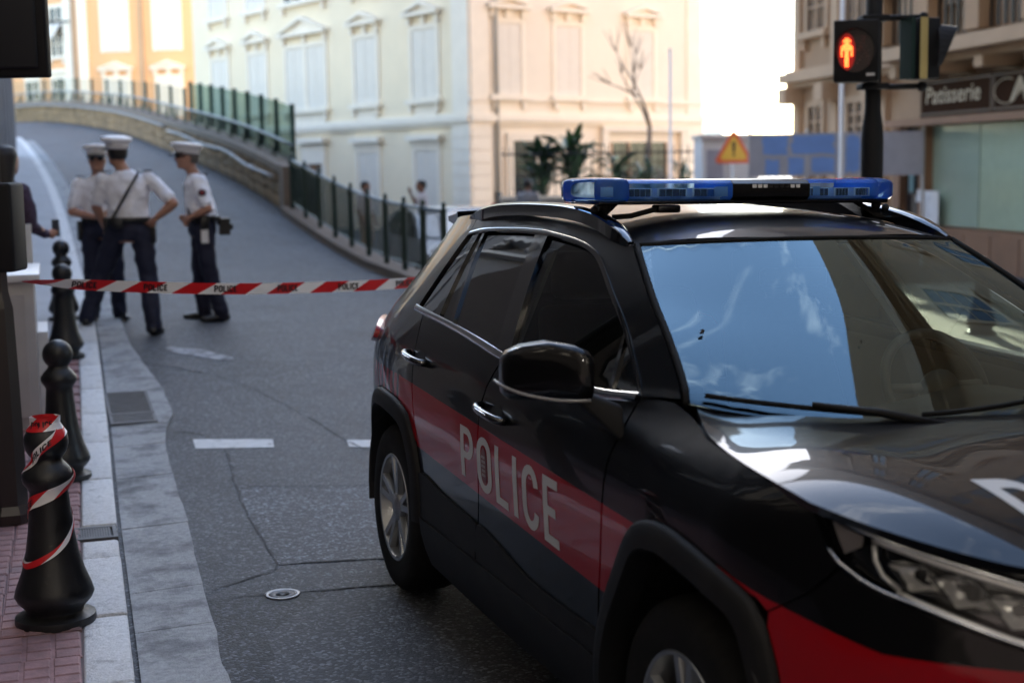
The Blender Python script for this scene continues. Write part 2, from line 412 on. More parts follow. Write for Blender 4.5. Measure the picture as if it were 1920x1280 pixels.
# pavement bed (left) and its tiles, kerb stones, gutter slabs
pav = tag(sheet('pavement', ss, lambda s: (-9, cub(s, KR) - .02), 4, lambda s, r: zwalk(s) - .012, 'grout'), kind='structure')
def prism_sr(mb, quad_sr, z0f, z1f, gap=0.):
    """quad in (s,r), top/bottom from functions"""
    c = np.mean(quad_sr, 0); pts = []
    for zf in (z0f, z1f):
        for s, r in quad_sr:
            d = np.array([s, r]) - c; L_ = np.linalg.norm(d); s2, r2 = c + d * (1 - gap / L_); x, y = XY(s2, r2); pts.append((x, y, zf(s2, r2)))
    return mb.add(pts, [(0, 1, 2, 3), (7, 6, 5, 4), (0, 4, 5, 1), (1, 5, 6, 2), (2, 6, 7, 3), (3, 7, 4, 0)])
kerb = tag(empty('kerb', (*XY(5, .1), 0)), kind='structure')
s = .6; k = 0
while s < 46:
    ln_ = random.uniform(.75, 1.05) if s < 7.4 else random.uniform(.9, 1.2)
    if s > 20: ln_ = 2.2
    e = s + ln_
    if s < 6.8 < e: e = 6.8
    if not (6.8 <= s < 7.1):
        dz = random.uniform(-.004, .004)
        q = [(s, cub(s, KR) - .17), (s, cub(s, KR)), (e, cub(e, KR)), (e, cub(e, KR) - .17)]
        mb = MB(); prism_sr(mb, q, lambda s_, r_: cub(s_, ZR) - .1, lambda s_, r_: zwalk(s_) + dz, .008)
        o = mb.build('kerb_stone', 'kerb_stone', kerb)
        if s < 14: bevel(o, .012, 2)
        s = e
    else: s = 7.1
GUT = [(-2, .45), (0, .47), (4.86, .52), (5.46, .54), (6.41, .57), (7.48, .61), (8.61, .63), (9.3, .655), (9.75, .70), (10.4, .785), (11.2, .785), (11.9, .74), (12.4, .70), (13.3, .66), (15.5, .67), (17.8, .69), (30, .75), (46, .8)]
gut = tag(empty('gutter', (*XY(5, .4), 0)), kind='structure')
def gut_r(s): return cub(s, GUT) if s < 25 else cub(s, KR) + .3
cuts = [.4, 1.8, 3.3, 4.55, 5.55, 6.1, 7.25, 8.4, 9.3, 9.92, 11.2, 12.4, 14, 15.8, 17.6, 19.5, 22, 25, 28, 31, 34, 38, 42, 46]
for a, b in zip(cuts[:-1], cuts[1:]):
    n = max(2, int((b - a) / .12)) if b < 18 else 3; g_ = .006
    top = []; wob = random.random() * 9
    st = [a + g_ + (b - a - 2 * g_) * k / n for k in range(n + 1)]
    dz = random.uniform(0, .004)
    vs = []; fs = []
    for s_ in st:
        r0 = cub(s_, KR) + .022; r1 = gut_r(s_) + .012 * mnoise.noise(Vector((s_ * 3, wob, 0))) + .006 * mnoise.noise(Vector((s_ * 11, wob, 3)))
        for k in range(5):
            r = r0 + (r1 - r0) * k / 4; x, y = XY(s_, r); vs.append((x, y, zroad(s_, r) + .012 + dz + .012 * (k / 4)))
        x, y = XY(s_, r1); vs.append((x, y, zroad(s_, r1) - .03))
    for i in range(n):
        for k in range(5): q = i * 6 + k; fs.append((q, q + 1, q + 7, q + 6))
    fs.append(tuple(range(5, -1, -1))); fs.append(tuple(n * 6 + k for k in range(6)))
    mobj('gutter_slab', vs, fs, 'concrete', gut)
# pink tiles: one shared mesh, 3 x 3 raised squares
mb = MB(); T = .15
mb.box(-T + .002, T - .002, -T + .002, T - .002, -.02, 0)
for i in range(3):
    for j in range(3):
        x0, y0 = -T + .1 * i + .006, -T + .1 * j + .006; x1, y1 = x0 + .088, y0 + .088; h = .005
        mb.add([(x0, y0, 0.0005), (x1, y0, 0.0005), (x1, y1, 0.0005), (x0, y1, 0.0005), (x0 + .005, y0 + .005, h), (x1 - .005, y0 + .005, h), (x1 - .005, y1 - .005, h), (x0 + .005, y1 - .005, h)], BOXF[1:])
tile_mesh = None
for i in range(34):
    for j in range(7):
        s_ = 3.2 + .3 * i; r_ = cub(s_, KR) - .17 - .15 - .004 - .3 * j
        if j > 4 and i > 18: continue
        x, y = XY(s_, r_)
        if tile_mesh is None:
            o = mb.build('paving_tile', 'pink_tile', pav, local=True); tile_mesh = o.data
        else:
            o = bpy.data.objects.new('paving_tile', tile_mesh); C.objects.link(o); o.parent = pav
        o.location = (x, y, zwalk(s_) - .004 + random.uniform(-.0025, .0025)); o.rotation_euler = (random.uniform(-.006, .006), math.atan2(zwalk(s_ + .1) - zwalk(s_ - .1), .2) * 0 + random.uniform(-.006, .006), R(18) + random.uniform(-.006, .006) + random.choice((0, 0, math.pi / 2)))
far_pav = tag(sheet('far_pavement', [x for x in ss if x >= 13], lambda s: (-6, cub(s, KR) - .175), 4, lambda s, r: zwalk(s) + .002, 'far_paving'), kind='structure')
# grates
def grate(name, s0, s1, r0, r1, n, zf, label, along):
    t = empty(name, (*XY((s0 + s1) / 2, (r0 + r1) / 2), 0), label=label, cat='drain')
    mb = MB(); prism_sr(mb, [(s0, r0), (s0, r1), (s1, r1), (s1, r0)], lambda s, r: zf(s, r) - .03, lambda s, r: zf(s, r) - .012); mb.build('pit', 'tar', t)
    mb = MB()
    for q in ([(s0, r0), (s0, r1), (s0 + .03, r1), (s0 + .03, r0)], [(s1 - .03, r0), (s1 - .03, r1), (s1, r1), (s1, r0)], [(s0 + .03, r0), (s0 + .03, r0 + .02), (s1 - .03, r0 + .02), (s1 - .03, r0)], [(s0 + .03, r1 - .02), (s0 + .03, r1), (s1 - .03, r1), (s1 - .03, r1 - .02)]):
        prism_sr(mb, q, lambda s, r: zf(s, r) - .03, zf)
    mb.build('grate_frame', 'iron', t)
    for i in range(n):
        mb = MB()
        if along: a = s0 + .04 + (s1 - s0 - .08) * (i + .5) / n; w = (s1 - s0) / n * .2; q = [(a - w, r0 + .021), (a - w, r1 - .021), (a + w, r1 - .021), (a + w, r0 + .021)]
        else: a = r0 + .03 + (r1 - r0 - .06) * (i + .5) / n; w = (r1 - r0) / n * .28; q = [(s0 + .031, a - w), (s0 + .031, a + w), (s1 - .031, a + w), (s1 - .031, a - w)]
        prism_sr(mb, q, lambda s, r: zf(s, r) - .028, lambda s, r: zf(s, r) - .002); mb.build('grate_bar', 'iron', t)
gz = lambda s, r: zroad(s, r) + .032
grate('gutter_grate', 10.28, 11.1, .345, .66, 12, gz, 'rectangular iron drain grate set in the concrete gutter', True)
grate('gutter_inlet_cover', 9.96, 10.26, .345, .66, 3, gz, 'small iron inlet cover just in front of the gutter grate', True)
grate('pavement_grate', 6.83, 7.07, .02, .245, 14, lambda s, r: zwalk(s) + .001, 'small slotted drain grate let into the kerb behind the taped bollard', False)
# asphalt repair patches, a few millimetres proud
def road_patch(name, m, pts, lift):
    P = outline(pts, .12); vs = [(*XY(p[0], p[1]), zroad(p[0], p[1]) + lift) for p in P]; o = mobj(name, vs, [tuple(range(len(vs)))], m, road)
    if o.data.polygons[0].normal.z < 0: o.data.flip_normals()
road_patch('asphalt_patch', 'asphalt_dark', [[(5.93, .45), (5.91, .85), (5.88, 1.24), (5.8, 2.0)], [(5.8, 2.0), (5.6, 4.6)], [(5.6, 4.6), (-3, 4.6)], [(-3, 4.6), (-3, .3)], [(-3, .3), (5.93, .45)]], .0022)  # real darker patch, its colour also carries the dimmer light near the camera
road_patch('asphalt_patch', 'asphalt_rough', [[(8.02, .95), (7.8, 1.66), (7.6, 2.4)], [(7.6, 2.4), (6.1, 2.8)], [(6.1, 2.8), (6.2, 2.0), (6.3, 1.36), (6.36, .93)], [(6.36, .93), (7.23, .92), (8.02, .95)]], .0022)
# painted marks, tar seams, manhole
def flat(name, pts_sr, m, lift=.004, label=None, cat=None, parent=None, kind=None, sub=False):
    vs = [(*XY(s, r), zroad(s, r) + lift) for s, r in pts_sr]; o = mobj(name, vs, [tuple(range(len(vs)))], m, parent)
    if o.data.polygons[0].normal.z < 0: o.data.flip_normals()
    return tag(o, label, cat, kind=kind)
flat('road_marking', [(9.42, .84), (9.25, 1.34), (8.99, 1.31), (9.13, .83)], 'white_line', label='short white painted dash near the gutter, left of the car', cat='road marking')
flat('road_marking', [(9.09, 1.80), (8.92, 2.32), (8.68, 2.30), (8.87, 1.77)], 'white_line', label='white painted dash half hidden behind the rear wheel of the car', cat='road marking')
q = []
for k in range(24): a = 2 * math.pi * k / 24; q.append((12.65 - .34 * math.cos(a) + .13 * math.sin(a) * (1 + .4 * math.sin(5 * a)), 1.21 + .26 * math.cos(a) + .05 * math.sin(a) * (1 + .3 * math.sin(3 * a))))
flat('worn_road_marking', q[::-1], 'worn_line', label='faded pale paint smear on the road in front of the right officer', cat='road marking')
def seam(pts, w, name='tar_seam'):
    P = spline([(s, r) for s, r in pts], .05); P = [p + np.array([mnoise.noise(Vector((p[0] * 7, p[1] * 7, 1))), mnoise.noise(Vector((p[0] * 7, p[1] * 7, 5)))]) * .018 for p in P]
    Lf, Rt = ribbon2d(P, 1); vs = []; fs = []
    for i, (a, b) in enumerate(zip(Lf, Rt)):
        ww = w * max(.08, .45 + 1.1 * mnoise.noise(Vector((i * .45, w * 40, 2))))
        d = (a - b) * ww / 2; m_ = (a + b) / 2
        for p in (m_ + d, m_ - d): vs.append((*XY(p[0], p[1]), zroad(p[0], p[1]) + .0045))
    for i in range(len(Lf) - 1): fs.append((2 * i, 2 * i + 1, 2 * i + 3, 2 * i + 2))
    o = mobj(name, vs, fs, 'tar', road)
    if o.data.polygons[0].normal.z < 0: o.data.flip_normals()
for p, w in [([(9.0, 1.0), (8.79, 1.0), (8.1, .95), (7.23, .92), (6.37, .92), (6.2, .78), (6.05, .57)], .022), ([(6.37, .92), (6.3, 1.36), (6.2, 2.0), (6.1, 2.8)], .022), ([(8.02, .94), (7.8, 1.66), (7.6, 2.4)], .015), ([(5.95, .57), (5.91, .85), (5.88, 1.24), (5.8, 2.0)], .014),
             ([(12.42, .68), (11.9, 1.1), (11.33, 1.39), (10.4, 1.6), (9.67, 1.73), (8.8, 1.85), (8.0, 2.2)], .018), ([(9.6, .68), (9.7, .8), (9.5, .95)], .016), ([(20.5, 2.2), (20.3, 3.2), (20.4, 4.3)], .03)]: seam(p, w)
mx_, my_ = XY(5.89, .87); t = empty('valve_cover', (mx_, my_, .001), label='small round metal valve cover set in the asphalt', cat='manhole cover')
MB().lathe([(.072, .0), (.075, .006), (.060, .006), (.058, .002)], 28).build('ring', 'steel_ring', t, True, local=True)
MB().lathe([(.0575, .0), (.0575, .004), (.03, .004), (.028, .002), (.012, .002), (.010, .004), (.001, .004)], 28).build('lid', 'iron', t, True, local=True)

# ------------------------------------------------------------------ buildings
mat('cream_wall', (.86, .74, .54), .85, var=.05, vscale=.8, bump=.12, bscale=30)
mat('cream_side_wall', (.80, .72, .60), .85, var=.05, vscale=.8, bump=.12, bscale=30)
mat('white_stucco', (.87, .79, .66), .8, var=.05, vscale=2)
mat('shutter_white', (.74, .69, .61), .6, var=.04, vscale=3)
mat('orange_wall', (.78, .44, .22), .85, var=.05, vscale=.6)
mat('dark_glass', (.02, .022, .025), .06, spec=.6)
mat('beige_stone', (.38, .25, .155), .8, var=.10, vscale=.7, bump=.15, bscale=20)
mat('beige_trim', (.47, .33, .22), .8, var=.08, vscale=1.5)
mat('brown_stone', (.26, .145, .085), .7, var=.15, vscale=2, bump=.1)
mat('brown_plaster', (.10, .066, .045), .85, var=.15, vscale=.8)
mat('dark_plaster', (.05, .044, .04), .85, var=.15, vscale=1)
mat('dark_trim', (.16, .145, .13), .8)
mat('grey_stone', (.27, .265, .275), .7, var=.10, vscale=1.5, bump=.15, bscale=30)
mat('marble', (.40, .385, .385), .35, var=.14, vscale=2.2, detail=8)
mat('white_marble', (.62, .61, .60), .4, var=.06)
mat('roof_tile', (.30, .13, .08), .8, var=.2)
mat('dark_interior', (.03, .025, .02), .8)
mat('warm_interior', (.25, .13, .07), .8)
mat('downpipe', (.50, .48, .43), .6)
mat('downpipe_dark', (.06, .065, .06), .6)
mat('green_iron', (.010, .032, .026), .4, metal=.2, var=.2)
mat('rail_blue', (.14, .17, .19), .5, metal=.4)
mat('black_iron', (.015, .015, .016), .45, metal=.3)
mat('rubble', (.25, .165, .085), .9, var=.5, vscale=2.2, bump=.6, bscale=12, bdist=.03)
mat('mortar', (.13, .10, .07), .95, var=.2)
mat('wall_coping', (.17, .13, .10), .8, var=.15, vscale=2)
mat('galv', (.55, .57, .60), .4, metal=.5)
class FR:
    def __init__(s, o, ex, n): s.o = Vector(o); s.ex = Vector(ex).normalized(); s.n = Vector(n).normalized()
    def pt(s, x, z, d=0.): return s.o + s.ex * x + s.n * d + Vector((0, 0, z))
def fbox(mb, fr, x0, x1, z0, z1, d0, d1):
    return mb.hexa([fr.pt(x0, z0, d0), fr.pt(x1, z0, d0), fr.pt(x1, z0, d1), fr.pt(x0, z0, d1), fr.pt(x0, z1, d0), fr.pt(x1, z1, d0), fr.pt(x1, z1, d1), fr.pt(x0, z1, d1)])
def fprism(mb, fr, pts, d0, d1):
    n = len(pts); vs = [fr.pt(x, z, d0) for x, z in pts] + [fr.pt(x, z, d1) for x, z in pts]
    return mb.add(vs, [tuple(range(n)), tuple(range(2 * n - 1, n - 1, -1))] + [(i, i + n, (i + 1) % n + n, (i + 1) % n) for i in range(n)])
def fixn(o):
    bm = bmesh.new(); bm.from_mesh(o.data); bmesh.ops.recalc_face_normals(bm, faces=bm.faces); bm.to_mesh(o.data); bm.free(); return o
def block(name, fp, z0, z1, m, parent):
    n = len(fp); vs = [(x, y, z0) for x, y in fp] + [(x, y, z1) for x, y in fp]
    return fixn(mobj(name, vs, [tuple(range(n)), tuple(range(n, 2 * n))] + [(i, (i + 1) % n, (i + 1) % n + n, i + n) for i in range(n)], m, parent))
def window(b, fr, xc, z0, z1, w, trim='white_stucco', kind='shutter', ped=True, sill=True, leaves=1, lintel=False, apron=False, fw=.16):
    """window as a part: frame, with shutters / panes, pediment and sill as sub-parts"""
    mb = MB(); h = w / 2
    fbox(mb, fr, xc - h - fw, xc - h, z0, z1, -.05, .06); fbox(mb, fr, xc + h, xc + h + fw, z0, z1, -.05, .06); fbox(mb, fr, xc - h - fw, xc + h + fw, z1, z1 + fw, -.05, .062)
    if leaves > 1:
        for k in range(1, leaves): x = xc - h + w * k / leaves; fbox(mb, fr, x - .13, x + .13, z0, z1, -.05, .058)
    f = fixn(mb.build('window', trim, b))
    for k in range(leaves):
        a = xc - h + w * k / leaves + (.13 if k else 0); e = xc - h + w * (k + 1) / leaves - (.13 if k < leaves - 1 else 0); mid = (a + e) / 2
        if kind == 'shutter':
            for (p, q) in ((a, mid - .008), (mid + .008, e)):
                mb = MB(); fbox(mb, fr, p, q, z0 + .02, z1 - .01, .004, .022)
                n = max(4, int((z1 - z0) / .14))
                for i in range(n): zz = z0 + .08 + (z1 - z0 - .16) * i / n; fprism(mb, fr, [(p + .06, zz), (q - .06, zz), (q - .06, zz + .09), (p + .06, zz + .09)], .0222, .033)
                fixn(mb.build('shutter', 'shutter_white', f))
        else:
            mb = MB(); fbox(mb, fr, a, e, z0, z1, .003, .008); fixn(mb.build('pane', 'dark_glass', f))
            mb = MB(); fbox(mb, fr, mid - .04, mid + .04, z0, z1, .009, .04)
            for i in range(1, 4): zz = z0 + (z1 - z0) * i / 4; fbox(mb, fr, a, mid - .04, zz - .02, zz + .02, .009, .03); fbox(mb, fr, mid + .04, e, zz - .02, zz + .02, .009, .03)
            fixn(mb.build('glazing_bars', trim, f))
    H = h + fw
    if sill:
        mb = MB(); fbox(mb, fr, xc - H - .12, xc + H + .12, z0 - .16, z0 - .002, -.05, .20)
        for s_ in (-1, 1): fbox(mb, fr, xc + s_ * (H - .1) - .08, xc + s_ * (H - .1) + .08, z0 - .42, z0 - .161, -.05, .14)
        if apron: fbox(mb, fr, xc - H + .2, xc + H - .2, z0 - .62, z0 - .17, -.05, .05)
        fixn(mb.build('sill', trim, f))
    if ped:
        zb = z1 + fw + .28; mb = MB()
        for s_ in (-1, 1): fbox(mb, fr, xc + s_ * (H - .06) - .1, xc + s_ * (H - .06) + .1, z1 + fw + .01, zb - .001, -.05, .13)
        fbox(mb, fr, xc - .12, xc + .12, z1 + fw + .005, zb - .001, -.05, .10)
        fbox(mb, fr, xc - H - .16, xc + H + .16, zb, zb + .12, -.05, .26)
        ph = .30 * (H + .16) + .12
        fprism(mb, fr, [(xc - H - .2, zb + .12), (xc - H - .05, zb + .122), (xc, zb + ph - .1), (xc, zb + ph + .05)], -.05, .27)
        fprism(mb, fr, [(xc + H + .2, zb + .12), (xc + H + .05, zb + .122), (xc, zb + ph - .1), (xc, zb + ph + .05)], -.05, .268)
        fixn(mb.build('pediment', trim, f))
        mb = MB(); fprism(mb, fr, [(xc - H - .02, zb + .121), (xc + H + .02, zb + .121), (xc, zb + ph - .09)], -.05, .10); fixn(mb.build('tympanum', trim, f))
    if lintel:
        mb = MB(); fbox(mb, fr, xc - H - .16, xc + H + .16, z1 + fw + .18, z1 + fw + .36, -.05, .24); fbox(mb, fr, xc - H - .05, xc + H + .05, z1 + fw + .002, z1 + fw + .179, -.05, .1)
        fixn(mb.build('lintel', trim, f))
    return f
def band(b, name, fr, x0, x1, z0, z1, d, m='white_stucco', prof=True):
    mb = MB(); fbox(mb, fr, x0, x1, z0, z1, -.05, d)
    if prof: fbox(mb, fr, x0, x1, z0 - .12, z0 - .001, -.05, d * .55); fbox(mb, fr, x0, x1, z1 + .001, z1 + .07, -.05, d * .6)
    return fixn(mb.build(name, m, b))
# --- cream building on the corner
cc = Vector((-1.18, 45, 0)); uL = Vector((-.602, .798, 0)); uR = Vector((.798, .602, 0)); TOP = 23
cream = empty('apartment_building', (cc.x, cc.y, -.4), label='cream corner apartment building with white pedimented windows behind the ramp', cat='building')
A_ = cc + uL * 20; B_ = cc + uR * 10; D_ = A_ + uR * 10
block('wall', [(cc.x, cc.y), (B_.x, B_.y), (D_.x, D_.y), (A_.x, A_.y)], -.6, TOP, 'cream_wall', cream)
# the right-hand front has its own cream tone on a thin overlay
frL = FR(A_, -uL, Vector((-.798, -.602, 0))); frR = FR(cc, uR, Vector((.602, -.798, 0)))
mb = MB(); fbox(mb, frR, .02, 9.98, -.5, TOP - .1, .0, .02); fixn(mb.build('front_overlay', 'cream_side_wall', cream))
for s_, dbl in ((2.5, 0), (6.15, 0), (10.4, 1), (14.2, 0), (17.5, 0)):
    x = 20 - s_
    window(cream, frL, x, 4.02, 6.25, 2.9 if dbl else 1.42, leaves=2 if dbl else 1, apron=True)
    window(cream, frL, x, 7.95, 10.2, 2.9 if dbl else 1.42, leaves=2 if dbl else 1, kind='glass' if dbl else 'shutter', ped=False, lintel=True)
    window(cream, frL, x, 12, 14.2, 2.9 if dbl else 1.42, leaves=2 if dbl else 1, ped=False, lintel=True)
for s_ in (2.5, 6.15, 14.2, 17.5): window(cream, frL, 20 - s_, .15, 2.35, 1.3, ped=False, sill=False, lintel=True)
f = window(cream, frL, 20 - 10.0, -.3, 2.0, 1.3, ped=False, sill=False, lintel=True, kind='none') if False else None
mb = MB(); x = 20 - 9.9; fbox(mb, frL, x - .85, x - .6, -.3, 2.0, -.05, .1); fbox(mb, frL, x + .6, x + .85, -.3, 2.0, -.05, .1); fbox(mb, frL, x - .85, x + .85, 2.0, 2.75, -.05, .12); fbox(mb, frL, x - 1.05, x + 1.05, 2.76, 2.95, -.05, .3)
door = fixn(mb.build('doorway', 'white_stucco', cream))
mb = MB(); fbox(mb, frL, x - .6, x + .6, -.3, 2.0, .002, .01); fixn(mb.build('door', 'warm_interior', door))
mb = MB(); fbox(mb, frL, x + .1, x + .55, -.3, 1.9, .011, .03); fixn(mb.build('door_leaf', 'dark_interior', door))
for s_ in (1.48, 3.95, 7.2):
    window(cream, frR, s_, 4.05, 6.3, 1.05, apron=True, fw=.15); window(cream, frR, s_, 7.95, 10.2, 1.05, ped=False, lintel=True, fw=.15); window(cream, frR, s_, 12, 14.2, 1.05, ped=False, lintel=True, fw=.15)
band(cream, 'string_course', frL, 0, 20.05, 3.22, 3.42, .18); band(cream, 'string_course', frR, -.05, 10, 3.22, 3.42, .18)
band(cream, 'string_course', frR, -.05, 10, 3.85, 3.97, .10, prof=False)
band(cream, 'cornice', frL, 0, 20.3, 15.6, 16.1, .6); band(cream, 'cornice', frR, -.3, 10, 15.6, 16.1, .6)
for fr, xa in ((frL, 19.1), (frR, .0), (frR, 9.3)):
    wd = .9 if fr is frL else .7
    mb = MB(); fbox(mb, fr, xa, xa + wd, 3.5, 15.5, -.05, .07); fixn(mb.build('corner_pilaster', 'white_stucco', cream))
    for k in range(9):
        mb = MB(); z0 = -.5 + k * .405; fbox(mb, fr, xa - .03, xa + wd + (.06 if fr is frL else .03), z0, z0 + .39, -.05, .10); fixn(mb.build('quoin', 'white_stucco', cream))
mb = MB(); mb.tube([frR.pt(.95, 1.0, .12), frR.pt(.95, 15.5, .12)], .07); mb.build('downpipe', 'downpipe', cream, True)
mb = MB(); mb.tube([frR.pt(.95, -.4, .12), frR.pt(.95, .999, .12)], .10); mb.build('downpipe_shoe', 'downpipe_dark', cream, True)
# ground floor of the right-hand front: barred window and porch with glass door
mb = MB(); fbox(mb, frR, 1.35, 1.6, -.2, 2.6, -.05, .1); fbox(mb, frR, 2.55, 2.75, -.2, 2.6, -.05, .1); fbox(mb, frR, 1.35, 2.75, 2.601, 2.85, -.05, .12); g1 = fixn(mb.build('window', 'cream_side_wall', cream))
mb = MB(); fbox(mb, frR, 1.6, 2.55, .35, 2.6, .021, .026); fixn(mb.build('pane', 'dark_glass', g1))
for k in range(9):
    mb = MB(); xx = 1.66 + k * .105; fbox(mb, frR, xx, xx + .02, .35, 2.6, .06, .08); fixn(mb.build('window_bar', 'black_iron', g1))
mb = MB(); fbox(mb, frR, 5.3, 5.55, -.3, 2.9, -.05, .2); fbox(mb, frR, 8.9, 9.15, -.3, 2.9, -.05, .2); fbox(mb, frR, 5.3, 9.15, 2.901, 3.1, -.05, .22); g2 = fixn(mb.build('porch_frame', 'cream_side_wall', cream))
mb = MB(); fbox(mb, frR, 5.75, 8.3, -.3, 2.55, .021, .026); fixn(mb.build('glass_front', 'dark_glass', g2))
for xx in (5.7, 6.5, 7.4, 8.25):
    mb = MB(); fbox(mb, frR, xx, xx + .09, -.3, 2.55, .03, .09); fixn(mb.build('mullion', 'beige_trim', g2))
mb = MB(); fbox(mb, frL, -.4, 20.4, TOP, TOP + .3, -11, .4); fixn(mb.build('roof', 'roof_tile', cream))
# --- orange building at the top of the ramp
oc = Vector((-22.3, 75, 0)); ob = empty('town_house', (oc.x, oc.y, 3.5), label='orange plastered house with white windows at the top of the ramp', cat='building')
uoL = Vector((-.78, .62, 0)); uoR = Vector((.985, -.17, 0))
p1 = oc + uoR * 13; p2 = oc + uoL * 14
block('wall', [(oc.x, oc.y), (p1.x, p1.y), ((p1 + uoL * 14).x, (p1 + uoL * 14).y), (p2.x, p2.y)], -.8, 20, 'orange_wall', ob)
foR = FR(oc, uoR, Vector((-.17, -.985, 0))); foL = FR(p2, -uoL, Vector((-.62, -.78, 0)))
for xx in (2.15, 5.0, 8.0, 11.0):
    window(ob, foR, xx, 7.95, 10.55, 1.25, fw=.18, ped=False, sill=False); window(ob, foR, xx, 4.6, 6.55, 1.15, fw=.2, ped=True, sill=False, kind='shutter'); window(ob, foR, xx, 12, 14.6, 1.25, ped=False)
for i, xx in enumerate((12.3, 9.9, 7.2, 4.2)):
    window(ob, foL, xx, 7.9, 10.4, 1.1, ped=False, kind='glass'); window(ob, foL, xx, 4.7, 6.7, 1.1, ped=False, kind='glass', lintel=True); window(ob, foL, xx, 12, 14.4, 1.1, ped=False)
    if i < 2:
        mb = MB(); fprism(mb, foL, [(xx - .5, 9.2), (xx + .5, 9.2), (xx + .5, 9.25), (xx - .5, 9.25)], .04, .09)
        mb = MB(); a = [foL.pt(xx - .52, 9.55, .07), foL.pt(xx + .52, 9.55, .07), foL.pt(xx + .52, 8.75, .75), foL.pt(xx - .52, 8.75, .75)]; nrm = foL.n * .03
        mb.hexa([*a, *[p + nrm for p in a]]); fixn(mb.build('awning_shutter', 'shutter_white', ob))
for fr, xa, wd in ((foR, .15, .5), (foR, 3.55, .14), (foL, 13.1, .55), (foL, 13.75, .2)):
    mb = MB(); fbox(mb, fr, xa, xa + wd, 3.4, 19.5, -.05, .14); fixn(mb.build('pilaster', 'beige_trim' if wd < .3 else 'white_stucco', ob))
band(ob, 'cornice', foR, -.2, 13, 17.6, 18.1, .5, 'white_stucco'); band(ob, 'cornice', foL, 0, 14.2, 17.6, 18.1, .5, 'white_stucco')
mb = MB(); fbox(mb, foR, -.5, 13.3, 20, 20.3, -12, .5); fixn(mb.build('roof', 'roof_tile', ob))
# wall lantern bracket of the orange house
mb = MB(); mb.tube([foL.pt(13.6, 9.6, .12), foL.pt(12.7, 9.62, .9), foL.pt(11.6, 10.05, 1.5), foL.pt(10.4, 10.2, 1.9)], .05, 6); mb.sphere(foL.pt(12.7, 9.55, .9), .14); mb.build('lamp_bracket', 'black_iron', ob, True)
# --- pastry-shop building on the right, running away from the camera
pa = Vector((7.2, 36, 0)); pd = Vector((.183, -.983, 0)).normalized(); pn = Vector((-.983, -.183, 0)).normalized()
pb = empty('shop_building', (9.2, 25.5, -.3), label='beige stone building with brown pastry shop front on the right', cat='building')
frP = FR(pa, pd, pn); PL = 26
q0, q1 = frP.pt(0, 0), frP.pt(PL, 0)
block('wall', [(q0.x, q0.y), (q1.x, q1.y), (q1.x + 14, q1.y + 2.6), (q0.x + 14, q0.y + 2.6)], -.6, 21, 'beige_stone', pb)
# ground floor cladding and shop front
mb = MB(); fbox(mb, frP, 5.9, PL, -.5, .46, -.05, .16); fixn(mb.build('plinth', 'brown_stone', pb))
for k in range(16):
    mb = MB(); xx = 5.95 + k * 1.0; fbox(mb, frP, xx, xx + .97, -.42, .36, .162, .19); fixn(mb.build('plinth_panel', 'brown_stone', pb))
mb = MB()
for xx in (5.9, 7.05, 11.3, 15.6, 20): fbox(mb, frP, xx, xx + .3, .461, 2.469, -.05, .2)
fbox(mb, frP, 5.9, PL, 2.47, 2.615, -.05, .42); fixn(mb.build('shop_frame', 'brown_stone', pb))
mat('shop_glass', (.34, .44, .36), .12, spec=.7, var=.08, vscale=1.0)
mat('shop_glass_green', (.40, .50, .37), .15, spec=.7, var=.08)
for xx, w_, m_ in ((7.37, 1.85, 'shop_glass'), (9.26, 2.02, 'shop_glass_green'), (11.62, 1.9, 'shop_glass'), (13.6, 1.95, 'shop_glass_green'), (15.95, 4.0, 'shop_glass')):
    mb = MB(); fbox(mb, frP, xx, xx + w_, .5, 2.46, .02, .05); fixn(mb.build('shop_window', m_, pb))
mb = MB(); fbox(mb, frP, 6.22, 7.03, -.3, 2.5, .02, .05); fixn(mb.build('shop_door', 'dark_glass', pb))
mat('sign_brown', (.045, .026, .018), .9, spec=.0); mat('sign_trim', (.13, .09, .06), .7); mat('gold_letter', (.46, .38, .27), .6)
mb = MB(); fbox(mb, frP, 7.4, 16, 2.62, 3.34, -.05, .36); sg = fixn(mb.build('fascia_sign', 'sign_brown', pb))
mb = MB()
for a, b_ in ((7.45, 10.2), (10.25, 15.9)):
    fbox(mb, frP, a, b_, 2.66, 2.70, .361, .385); fbox(mb, frP, a, b_, 3.26, 3.30, .361, .385); fbox(mb, frP, a, a + .04, 2.701, 3.259, .361, .384); fbox(mb, frP, b_ - .04, b_, 2.701, 3.259, .361, .384)
fixn(mb.build('sign_frame', 'sign_trim', sg))
def font_mesh(txt, size, shear=0.):
    cu = bpy.data.curves.new('lettering', 'FONT'); cu.body = txt; cu.size = size; cu.extrude = 0; cu.shear = shear; cu.resolution_u = 3; cu.offset = .004
    o = bpy.data.objects.new('tmp', cu); C.objects.link(o); dg = bpy.context.evaluated_depsgraph_get(); me = bpy.data.meshes.new_from_object(o.evaluated_get(dg))
    vs = [tuple(v.co) for v in me.vertices]; fs = [tuple(p.vertices) for p in me.polygons]
    bpy.data.objects.remove(o); bpy.data.curves.remove(cu); bpy.data.meshes.remove(me); return vs, fs
def letters(txt, size, fr, x0, z0, d, m, parent, shear=0., xs=1., name='lettering'):
    vs, fs = font_mesh(txt, size, shear); o = mobj(name, [fr.pt(x0 + v[0] * xs, z0 + v[1], d) for v in vs], fs, m, parent); return o
letters('Patisserie', .46, frP, 7.62, 2.88, .37, 'gold_letter', sg, .12, 1.22)
letters('M', .60, frP, 10.75, 2.80, .37, 'gold_letter', sg, .45, 1.5)
